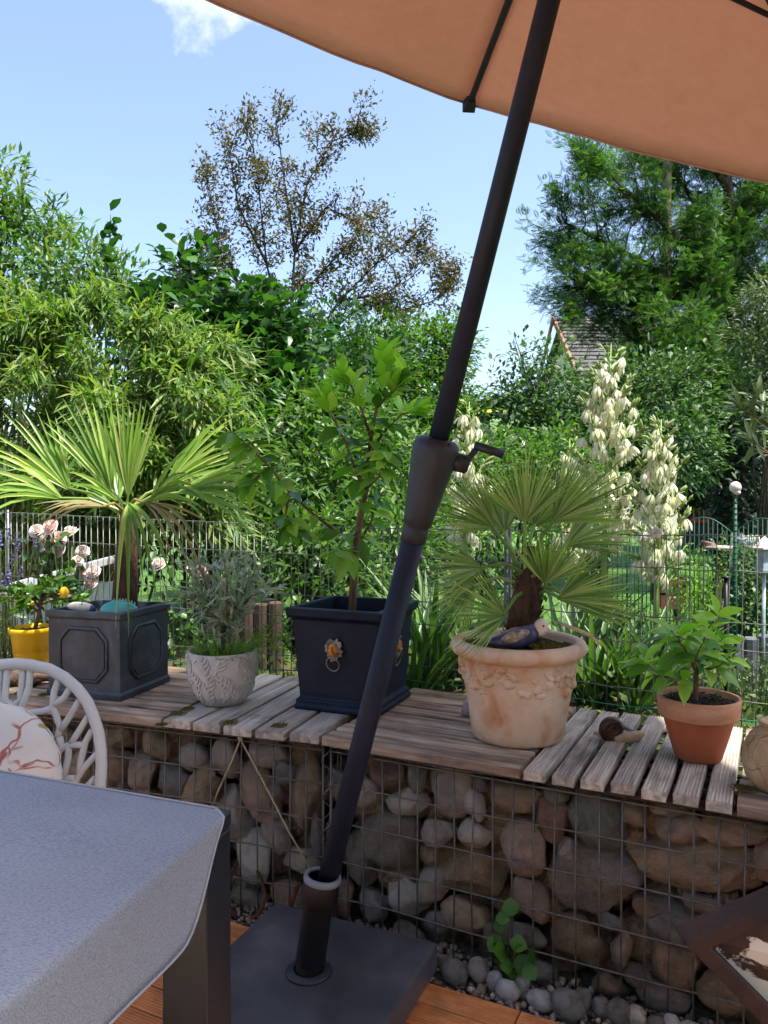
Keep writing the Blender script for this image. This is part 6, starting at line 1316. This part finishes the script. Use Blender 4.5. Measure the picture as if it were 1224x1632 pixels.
# bamboo clump: arching culms carrying plumes of narrow leaves
def bamboo():
    base = Vector((-2.15, 5.0, .0)); t = thing('bamboo', 'dense bamboo clump with feathery arching plumes at the left', 'bamboo', base); rs = np.random.default_rng(4); mb = MB(); O = []; D = []
    heads = []
    for k in range(84):
        px = rs.uniform(-60, 372); lim = 430 + 70 * max(0, (px - 200) / 170) + 40 * rs.random(); py = rs.uniform(lim, 830); d = rs.uniform(4.2, 5.6) - .5 * (py > 600); heads.append((px, py, d))
    heads += [(240, 505, 4.5), (215, 520, 4.5), (310, 590, 4.4), (290, 545, 4.4), (345, 545, 4.6), (130, 560, 4.4), (60, 500, 4.5), (330, 640, 4.4), (200, 640, 4.3), (110, 500, 4.6), (165, 470, 4.7), (20, 470, 4.7)]
    for (px, py, d) in heads:
        e = P(px, py, d); b0 = base + Vector((rs.uniform(-.6, .5), rs.uniform(-.3, .3), 0)); out = Vector((e.x - base.x, e.y - base.y - .4, 0)).normalized(); mid = b0.lerp(e, .6) + Vector((0, .1, .35)); mb.tube([b0, b0.lerp(mid, .6) + Vector((0, 0, .1)), mid, e], [.012, .009, .006, .002], 5)
        n_ = 250; q = rs.random(n_); tip = e + out * .16 + Vector((0, 0, -.14)); bk = e - out * .22 + Vector((0, 0, -.02)); s_ = np.array(bk)[None] + (np.array(tip) - np.array(bk))[None] * q[:, None] + np.array([0, 0, 1.])[None] * (.09 * np.sin(np.pi * q))[:, None]; O.append(s_ + rs.normal(size=(n_, 3)) * .045)
        D.append(np.array(out)[None] * .75 + rs.normal(size=(n_, 3)) * .55 + np.array([0, -.25, -.15])[None])
    mb.build('culms', M['culm'], t, True); O = np.concatenate(O); D = np.concatenate(D); n_ = len(O); leaves(t, 'foliage', LAN, O, D, rdir(n_) * .5 + np.array([0, -.2, 1.]), rs.uniform(.09, .17, n_), M['bamboo'])
bamboo()
def E3(px, py, d, rx, ry, rz): return (P(px, py, d), (rx, ry, rz))
shrub('lilac_shrub', 'tall light green shrub with upright shoots at the upper left', 'shrub', Vector((-4.2, 8.2, 0)), [E3(-20, 470, 8.2, 1.1, .9, 1.2), E3(40, 400, 8.2, .5, .5, .55), E3(120, 460, 8.0, .75, .6, .5), E3(200, 500, 8.0, .8, .6, .5), E3(60, 650, 7.4, 1.4, .7, 1.6), E3(-10, 320, 8.4, .35, .4, .45), E3(-170, 520, 7.8, 1.2, .8, 1.4), E3(-190, 720, 6.8, 1.2, .7, 1.2)], 440, 52, .12, LNC, .105, M['lilac'], 26, 21)
# upright shoots of the same kind
def shoot(px0, py0, px1, py1, d, m, T, size, label, n_=70, name='shrub_shoot', cat='shrub', base=None):
    a = P(px0, py0, d); b_ = P(px1, py1, d); g = base or Vector((a.x, d, 0)); t = thing(name, label, cat, g, 'upright shoots above the shrubs'); mb = MB(); mb.tube([g, a, a.lerp(b_, .5) + Vector((.02, 0, 0)), b_], [.02, .01, .006, .002], 6); mb.build('stem', M['twig_green'], t, True); q = rng.random(n_); O = np.array(a)[None] + (np.array(b_) - np.array(a))[None] * q[:, None] + rng.normal(size=(n_, 3)) * .02; D = rng.normal(size=(n_, 3)) + np.array([0, 0, .55]); leaves(t, 'foliage', T, O, D, rdir(n_) * .4 + np.array([0, 0, 1.]), rng.uniform(.7, 1.2, n_) * size, m)
shoot(20, 420, 42, 262, 8.0, M['lilac'], LNC, .12, 'tallest leafy shoot against the sky at the far left'); shoot(70, 420, 88, 310, 8.0, M['lilac'], LNC, .11, 'second leafy shoot against the sky near the left edge'); shoot(100, 450, 122, 368, 8.0, M['lilac'], LNC, .1, 'short leafy shoot right of the two tall ones at the left', 60)
shoot(0, 400, 12, 290, 8.0, M['lilac'], LNC, .11, 'leafy shoot cut by the left picture edge'); shoot(168, 420, 176, 342, 6.8, M['hazel'], RND, .12, 'lone round leaved shoot between bamboo and brown tree', 22); shoot(292, 430, 298, 368, 7.2, M['hazel'], RND, .1, 'short round leaved shoot left of the brown tree', 20)
shrub('hazel', 'dark round leaved hazel bush left of the middle', 'shrub', Vector((-1.6, 6.9, 0)), [E3(330, 640, 6.9, .75, .6, .8), E3(400, 560, 6.7, .55, .5, .5), E3(330, 540, 7.1, .55, .5, .4), E3(440, 700, 6.3, .55, .5, .7), E3(250, 530, 7.2, .5, .4, .3), E3(400, 550, 6.9, .4, .4, .3), E3(300, 440, 7.2, .2, .2, .2)], 340, 28, .13, RND, .098, M['hazel'], 18, 31, .35)
shrub('dense_shrub', 'deep green background shrub filling the gap under the brown tree', 'shrub', Vector((-1.2, 8.6, 0)), [E3(480, 700, 8.8, 1.3, .6, 1.1), E3(560, 600, 9.2, 1.0, .6, .8), E3(300, 760, 7.6, 1.6, .5, 1.0), E3(120, 780, 6.8, 1.6, .4, 1.0)], 300, 60, .16, LF1, .085, M['deep'], 10, 41, .2)
shrub('leafy_bush', 'fresh green bush left of the parasol pole behind the fence', 'shrub', Vector((-.55, 4.6, .0)), [E3(520, 800, 4.7, .42, .35, .42), E3(610, 760, 4.9, .4, .35, .5), E3(470, 700, 5.2, .4, .35, .35), E3(560, 690, 5.4, .5, .4, .4), E3(440, 830, 4.3, .3, .3, .35), E3(600, 880, 4.2, .35, .3, .3), E3(520, 920, 3.9, .3, .25, .25)], 330, 30, .085, LNC, .075, M['mid'], 20, 51, .35)
shrub('round_tree', 'bright green bushy tree behind the parasol pole', 'tree', Vector((.35, 10.5, 0)), [E3(650, 600, 10.5, .85, .7, .75), E3(690, 560, 10.6, .55, .5, .45), E3(600, 620, 10.2, .8, .6, .7), E3(690, 690, 10.0, .7, .6, .8)], 330, 60, .13, LF1, .075, M['mid'], 10, 61, .35)
shrub('hedge_bush', 'fresh green bush right of the parasol crank below the far field', 'shrub', Vector((1.0, 6.0, 0)), [E3(800, 760, 6.2, .55, .4, .35), E3(880, 740, 6.4, .5, .4, .3), E3(720, 760, 5.8, .4, .35, .35), E3(690, 850, 5.0, .4, .3, .4), E3(840, 850, 5.4, .6, .3, .4)], 230, 48, .09, LF1, .055, M['mid'], 10, 71, .3)
shrub('apple_tree', 'grey green loose crowned apple tree in front of the tiled roof', 'tree', Vector((2.7, 10, 0)), [E3(880, 650, 10, .6, .7, .42), E3(960, 655, 10.2, .5, .6, .4), E3(1040, 640, 10, .7, .6, .6), E3(845, 575, 10, .22, .2, .16), E3(820, 545, 10, .1, .1, .08), E3(815, 620, 10, .25, .3, .2), E3(1010, 640, 10.3, .3, .3, .25), E3(920, 720, 9.6, .9, .6, .6), E3(1060, 720, 9.4, .6, .5, .5), E3(850, 690, 9.8, .3, .3, .4), E3(1085, 600, 10.4, .25, .3, .3), E3(882, 590, 10.1, .24, .2, .22), E3(930, 610, 10.2, .3, .2, .2)], 420, 40, .16, LF2, .085, M['apple'], 22, 81, .4)
# small flowering weed stalks standing in the gap
# brown plum tree with an open crown
def grow(mb, p, d, L, r, lvl, mx_, tw, rs, up=.12, ang=.55, nch=(2, 4), wob=.16, shrink=.72):
    pts = [p]; rads = [r]; cur = p; dd = d.normalized(); ns = 5
    for i in range(ns):
        dd = (dd + Vector((rs.gauss(0, wob), rs.gauss(0, wob), rs.gauss(up, wob * .6)))).normalized(); cur = cur + dd * (L / ns); pts.append(cur); rads.append(r * (1 - .55 * (i + 1) / ns))
        if lvl >= mx_ - 1: tw.append((cur, dd.copy()))
    mb.tube(pts, rads, 7 if lvl < 2 else 4, cap=False)
    if lvl >= mx_: return
    for k in range(rs.randint(*nch)):
        q = rs.uniform(.3, 1.0); i = min(ns - 1, int(q * ns)); b0 = pts[i].lerp(pts[i + 1], q * ns - i); nd = (dd + Vector((rs.gauss(0, ang), rs.gauss(0, ang), rs.gauss(.05, ang * .6)))).normalized(); grow(mb, b0, nd, L * shrink * rs.uniform(.75, 1.1), rads[i] * .62, lvl + 1, mx_, tw, rs, up, ang, nch, wob, shrink)
    grow(mb, pts[-1], dd, L * shrink, rads[-1], lvl + 1, mx_, tw, rs, up, ang, nch, wob, shrink)
def plum():
    d = 12.0; base = P(455, 800, d); base.z = 0; t = thing('plum_tree', 'open crowned tree with brown purple leaves against the sky', 'tree', base); rs = random.Random(3); mb = MB(); tw = []
    k0 = P(455, 640, d); mb.tube([base, base.lerp(k0, .5) + Vector((.05, 0, 0)), k0], [.13, .11, .09], 8)
    limbs = [((455, 640), (450, 540), (425, 420), (412, 300), (400, 205)), ((455, 640), (462, 520), (470, 400), (490, 290), (530, 225), (570, 210)), ((455, 640), (490, 560), (540, 480), (600, 420), (650, 390), (705, 420)), ((455, 640), (510, 590), (560, 550), (620, 500), (690, 480), (720, 450)), ((455, 640), (430, 540), (380, 450), (350, 380), (330, 290)), ((450, 540), (480, 470), (545, 400), (585, 345)), ((425, 420), (380, 330), (365, 240)), ((470, 400), (455, 300), (440, 190)), ((490, 560), (560, 500), (660, 440)), ((380, 450), (330, 400), (300, 440)), ((430, 540), (380, 500), (330, 470)), ((470, 400), (520, 330), (560, 350)), ((540, 480), (600, 470), (640, 520))]
    for L in limbs:
        dy = rs.uniform(-.9, .9); pts = [P(x, y, d + dy * i / len(L)) for i, (x, y) in enumerate(L)]; mb.tube(pts, list(np.linspace(.026, .006, len(pts))), 6, cap=False)
        for i in range(1, len(pts)):
            for q in (.25, .6, .95):
                if i == 1 and q < .9 and L[0][1] > 600: continue
                p = pts[i - 1].lerp(pts[i], q); dd = (pts[i] - pts[i - 1]).normalized(); 
                for _ in range(2): grow(mb, p, (dd + Vector((rs.gauss(0, .8), rs.gauss(0, .8), rs.gauss(0, .5)))), rs.uniform(.2, .42), .010, 1, 2, tw, rs, .02, .7, (1, 2), .2, .6)
    mb.build('trunk', M['bark_dark'], t, True); O = []; D = []; g = np.random.default_rng(5)
    for p, dd in tw:
        den = mnoise.noise((p.x * .8, p.y * .8, p.z * .8)) ; k = 4 if den < -.1 else 6
        for _ in range(k): O.append(np.array(p) + np.clip(g.normal(size=3), -1.4, 1.4) * .085); D.append(np.array(dd) + g.normal(size=3) * .8 + np.array([0, 0, -.25]))
    O = np.array(O); n_ = len(O); leaves(t, 'foliage', leaf_t(1, .42, .45), O, np.array(D), rdir(n_) * .7 + np.array([0, 0, .8]), g.uniform(.055, .095, n_), M['plum']); return n_
print('plum', plum())
# feathery tall tree at the right with ivy on its trunk
def pinnate():
    V = []; F = []
    for i in range(10):
        y = .12 + .88 * i / 10
        for sg in (-1, 1):
            l = .24 * math.sin(math.pi * (.2 + .72 * i / 10)); b_ = len(V); V += [(0, y, 0), (sg * l * .5, y + .055, .02), (sg * l, y + .06, -.04), (sg * l * .5, y - .005, .0)]; F.append((b_, b_ + 1, b_ + 2, b_ + 3))
    return np.array(V), np.array(F)
PIN = pinnate()
def acacia():
    d = 13.0; base = P(1175, 800, d); base.z = 0; t = thing('feathery_tree', 'tall feathery leaved tree rising at the right behind the yuccas', 'tree', base); rs = random.Random(9); mb = MB(); tw = []
    k0 = P(1172, 560, d); mb.tube([base, base.lerp(k0, .5) + Vector((-.05, 0, 0)), k0, P(1160, 300, d), P(1150, 200, d)], [.26, .22, .16, .08, .03], 8)
    limbs = [((1172, 620), (1120, 575), (1060, 550), (1015, 535)), ((1172, 560), (1080, 505), (990, 480), (930, 450)), ((1172, 640), (1130, 600), (1090, 570), (1070, 545)), ((1172, 560), (1110, 480), (1030, 420), (950, 380), (900, 355)), ((1168, 480), (1100, 400), (1030, 330), (960, 270)), ((1165, 420), (1120, 340), (1070, 270), (1010, 245)), ((1160, 300), (1120, 240), (1090, 210)), ((1172, 640), (1140, 620), (1110, 590), (1090, 560)), ((1172, 520), (1230, 430), (1260, 330)), ((1165, 400), (1210, 330), (1230, 260)), ((1172, 600), (1240, 560), (1290, 500)), ((1172, 560), (1130, 470), (1060, 470), (930, 440)), ((1172, 660), (1130, 640), (1090, 620), (1050, 640)), ((1170, 500), (1100, 440), (1000, 470), (920, 455)), ((1168, 440), (1190, 380), (1180, 300)), ((1172, 650), (1220, 630), (1260, 600))]
    for L in limbs:
        dy = rs.uniform(-1.6, 1.0); pts = [P(x, y, d + dy * i / len(L)) for i, (x, y) in enumerate(L)]; mb.tube(pts, list(np.linspace(.07, .015, len(pts))), 6, cap=False)
        for i in range(1, len(pts)):
            for q in (.2, .45, .7, .95):
                p = pts[i - 1].lerp(pts[i], q); dd = (pts[i] - pts[i - 1]).normalized()
                for _ in range(2): grow(mb, p, (dd * .7 + Vector((rs.gauss(0, .7), rs.gauss(0, .7), rs.gauss(.1, .5)))), rs.uniform(.35, .75), .016, 1, 2, tw, rs, .02, .6, (1, 2), .18, .65)
    mb.build('trunk', M['bark_dark'], t, True); O = []; D = []; g = np.random.default_rng(6)
    for p, dd in tw:
        for _ in range(8): O.append(np.array(p) + np.clip(g.normal(size=3), -1.5, 1.5) * .10); D.append(np.array(dd) * .8 + g.normal(size=3) * .6 + np.array([0, 0, -.15]))
    O = np.array(O); n_ = len(O); leaves(t, 'foliage', PIN, O, np.array(D), rdir(n_) * .5 + np.array([0, -.1, 1.]), g.uniform(.12, .20, n_), M['acacia'])
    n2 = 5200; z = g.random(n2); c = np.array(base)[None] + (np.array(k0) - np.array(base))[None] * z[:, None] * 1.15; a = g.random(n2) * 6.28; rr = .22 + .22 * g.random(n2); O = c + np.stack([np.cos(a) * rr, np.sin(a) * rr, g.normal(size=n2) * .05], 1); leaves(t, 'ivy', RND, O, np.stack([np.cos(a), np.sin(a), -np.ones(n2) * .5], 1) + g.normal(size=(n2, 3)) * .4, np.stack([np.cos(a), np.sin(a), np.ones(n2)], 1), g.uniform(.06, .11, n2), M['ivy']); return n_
print('acacia', acacia())
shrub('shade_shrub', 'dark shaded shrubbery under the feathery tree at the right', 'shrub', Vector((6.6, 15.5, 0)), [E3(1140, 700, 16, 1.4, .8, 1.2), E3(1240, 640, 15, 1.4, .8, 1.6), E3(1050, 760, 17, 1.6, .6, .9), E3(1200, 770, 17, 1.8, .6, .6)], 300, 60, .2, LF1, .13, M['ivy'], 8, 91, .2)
shrub('grey_shrub', 'greyish green shrub at the right picture edge beside the feathery tree', 'shrub', Vector((5.0, 10.2, 0)), [E3(1225, 560, 10.2, .5, .5, .6), E3(1240, 480, 10.3, .4, .4, .4), E3(1230, 640, 10.0, .5, .5, .5)], 150, 44, .12, LNC, .08, M['herb'], 8, 95, .3)
shrub('lawn_bush', 'low bush with pale flowers on the lawn at the right', 'shrub', Vector((2.45, 5.3, 0)), [E3(1190, 930, 5.2, .28, .25, .3), E3(1215, 960, 5.0, .2, .2, .25), E3(1160, 970, 5.3, .2, .2, .2)], 120, 30, .06, LF1, .04, M['apple'], 8, 97, .3)
# utility pole
M['pole_wood'] = mat('pole_wood', ['6f5f4e', '8a7862', '9c8a74'], 4, .9, stretch=(2, 2, .3), bmp=.4); M['insul'] = mat('insulator', ['3d2c22', '5a4030'], 5, .4)
a = P(1064, 190, 12.7); g = Vector((a.x, 12.7, 0)); t = thing('utility_pole', 'tall wooden utility pole rising through the feathery tree', 'utility pole', g); mb = MB(); mb.tube([g, g.lerp(a, .5), a], [.085, .075, .066], 12); mb.build('shaft', M['pole_wood'], t, True); mb = MB(); mb.tube([a - Vector((.4, 0, .12)), a + Vector((.4, 0, -.12))], .04, 6); mb.build('crossarm', M['pole_wood'], t)
for sg in (-.35, .35): mb = MB(); mb.lathe([(.0, .0), (.03, 0), (.04, .05), (.025, .06), (.035, .09), (0, .11)], a + Vector((sg, 0, -.09)), 10); mb.build('insulator', M['insul'], t, True)
# house with grey tiled roof
m, n, b, o_ = newmat('roof_tiles'); v = coords(n, rand=False); tx = noise_n(n, 3, 6, .6, v); r = ramp(n, ['353433', '484644', '5a5754'], [.3, .5, .7], tx.outputs['Fac']); n.links.new(r.outputs[0], b.inputs['Base Color']); b.inputs['Roughness'].default_value = .8; M['roof'] = m
M['plaster'] = mat('plaster', ['c2b8a4', 'd0c7b5'], 2, .9, bmp=.1); M['barge'] = mat('bargeboard', ['7d5238', '946448'], 4, .7); M['glass'] = mat('window_glass', ['20262c', '2b333a'], 1, .08, bmp=0)
hd = 26.0; rl = P(893, 508, hd + 2.5); rr_ = P(1135, 520, hd + 2.5); rr_.z = rl.z; el_ = P(862, 600, hd - 1.2); er_ = P(1120, 600, hd - 1.2); er_.z = el_.z
el_.x = rl.x - .25; er_.x = rr_.x
t = thing('house', 'neighbouring house with grey tiled gable roof behind the apple tree', 'house', Vector(((rl.x + rr_.x) / 2, hd, 0)))
wall_z = el_.z - .15; mb = MB(); yb = rl.y * 2 - el_.y
mb.add([Vector((el_.x + .4, el_.y + .4, 0)), Vector((er_.x - .4, el_.y + .4, 0)), Vector((er_.x - .4, yb - .4, 0)), Vector((el_.x + .4, yb - .4, 0)), Vector((el_.x + .4, el_.y + .4, wall_z)), Vector((er_.x - .4, el_.y + .4, wall_z)), Vector((er_.x - .4, yb - .4, wall_z)), Vector((el_.x + .4, yb - .4, wall_z)), Vector((el_.x + .4, rl.y, rl.z - .2)), Vector((er_.x - .4, rl.y, rl.z - .2))], [(0, 1, 5, 4), (1, 2, 6, 9, 5), (2, 3, 7, 6), (3, 0, 4, 8, 7)]); mb.build('wall', M['plaster'], t)
rf = MB()
for sgn, ye in ((1, el_.y), (-1, yb)):
    e0 = Vector((el_.x, ye, el_.z)); e1_ = Vector((er_.x, ye, el_.z)); t0 = Vector((rl.x, rl.y, rl.z)); rf.add([e0, e1_, Vector((rr_.x, rl.y, rl.z)), t0], [(0, 1, 2, 3)])
ro = rf.build('roof', M['roof'], t)
e0 = Vector((el_.x, el_.y, el_.z)); sv = Vector((0, rl.y - el_.y, rl.z - el_.z)); nrw = 16; ncl = 22; nml = Vector((0, -sv.z, sv.y)).normalized(); wx = (er_.x - el_.x)
tm = MB(); tm.add([Vector((0, 0, 0)), Vector((wx / ncl * .96, 0, 0)), Vector((wx / ncl * .96, 0, 0)) + sv / nrw * 1.08, sv / nrw * 1.08] + [q + nml * h for q, h in ((Vector((0, 0, 0)), .06), (Vector((wx / ncl * .96, 0, 0)), .06), (Vector((wx / ncl * .96, 0, 0)) + sv / nrw * 1.08, .02), (sv / nrw * 1.08, .02))], [(4, 5, 6, 7), (0, 1, 5, 4), (1, 2, 6, 5), (3, 0, 4, 7)]); tme = tm.mesh('tile', M['roof'])
bmv = MB(); TV_ = [Vector(v.co) for v in tme.vertices]; TF_ = [tuple(p.vertices) for p in tme.polygons]
for i in range(nrw):
    for j in range(ncl): off = e0 + sv * (i / nrw) + Vector((wx * (j + (.0 if i % 2 else .35)) / (ncl + .4), 0, 0)) + nml * .01; bmv.add([off + q for q in TV_], TF_)
stuff(bmv.build('tiles', M['roof'], ro))
for ye in (el_.y, yb): mb = MB(); mb.frame(Vector((el_.x - .06, ye, el_.z - .1)), Vector((.08, 0, 0)), Vector((0, rl.y - ye, rl.z - el_.z)), Vector((0, 0, .22))); mb.build('bargeboard', M['barge'], ro)
wx0 = P(1098, 590, el_.y).x
for x in (wx0 - 3.2, wx0 - .6): mb = MB(); mb.box((x, el_.y + .39, wall_z - 1.1), (.9, .04, 1.1)); wo_ = mb.build('window', M['white_metal'], t); mb = MB(); mb.box((x, el_.y + .365, wall_z - 1.1), (.74, .02, .94)); mb.build('pane', M['glass'], wo_)
# dark board fence far back under the trees
t = None
a = P(1085, 800, 19); b_ = P(1290, 800, 18); fb = thing('board_fence', 'weathered dark board fence in the shade under the trees', 'fence', Vector(((a.x + b_.x) / 2, 18.5, 0))); nn_ = 26
bm_ = MB(); bm_.box((0, 0, .6), (.13, .025, 1.2)); bme = bm_.mesh('board', M['wood_dark'])
for i in range(nn_): p = a.lerp(b_, i / (nn_ - 1)); o = link('board', bme, fb); o.matrix_basis = Matrix.Translation(Vector((p.x, p.y, .02 + rnd.uniform(-.02, .02))))
for z in (.3, 1.0): mb = MB(); mb.tube([Vector((a.x, a.y + .05, z)), Vector((b_.x, b_.y + .05, z))], .035, 4); mb.build('rail', M['wood_dark'], fb)
# far wood on the ridge and bushes on the slope
rs = np.random.default_rng(8); V_ = []; F_2 = []; nb = 0; r_n = []
M['far_wood'] = leafmat('far_wood', ['1f3322', '2a4029', '3a5234'], .0, .9)
bm = bmesh.new(); bmesh.ops.create_icosphere(bm, subdivisions=2, radius=1.0); bv = np.array([v.co for v in bm.verts]); bf = np.array([[v.index for v in f.verts] for f in bm.faces]); bm.free()
for k in range(420):
    s = rs.uniform(-190, 330); t_ = rs.uniform(322, 345) if k < 300 else rs.uniform(90, 250); g_ = LR(s, t_, gz(0, t_)); h = rs.uniform(5, 9) if k < 300 else rs.uniform(2.5, 4.5)
    nz = np.array([1 + .35 * mnoise.noise(Vector(v) * 2.2 + Vector((k, 0, 0))) for v in bv]); q = bv * nz[:, None] * np.array([h * .42, h * .42, h * .62]); V_.append(q + np.array(g_) + np.array([0, 0, h * .45])); F_2.append(bf + nb * len(bv)); r_n += [rs.random()] * len(bv); nb += 1
stuff(tag(link('far_wood', arr_mesh('far_wood', np.concatenate(V_), np.concatenate(F_2), M['far_wood'], r_n, True)), 'distant wooded ridge above the yellow field', 'woodland'))
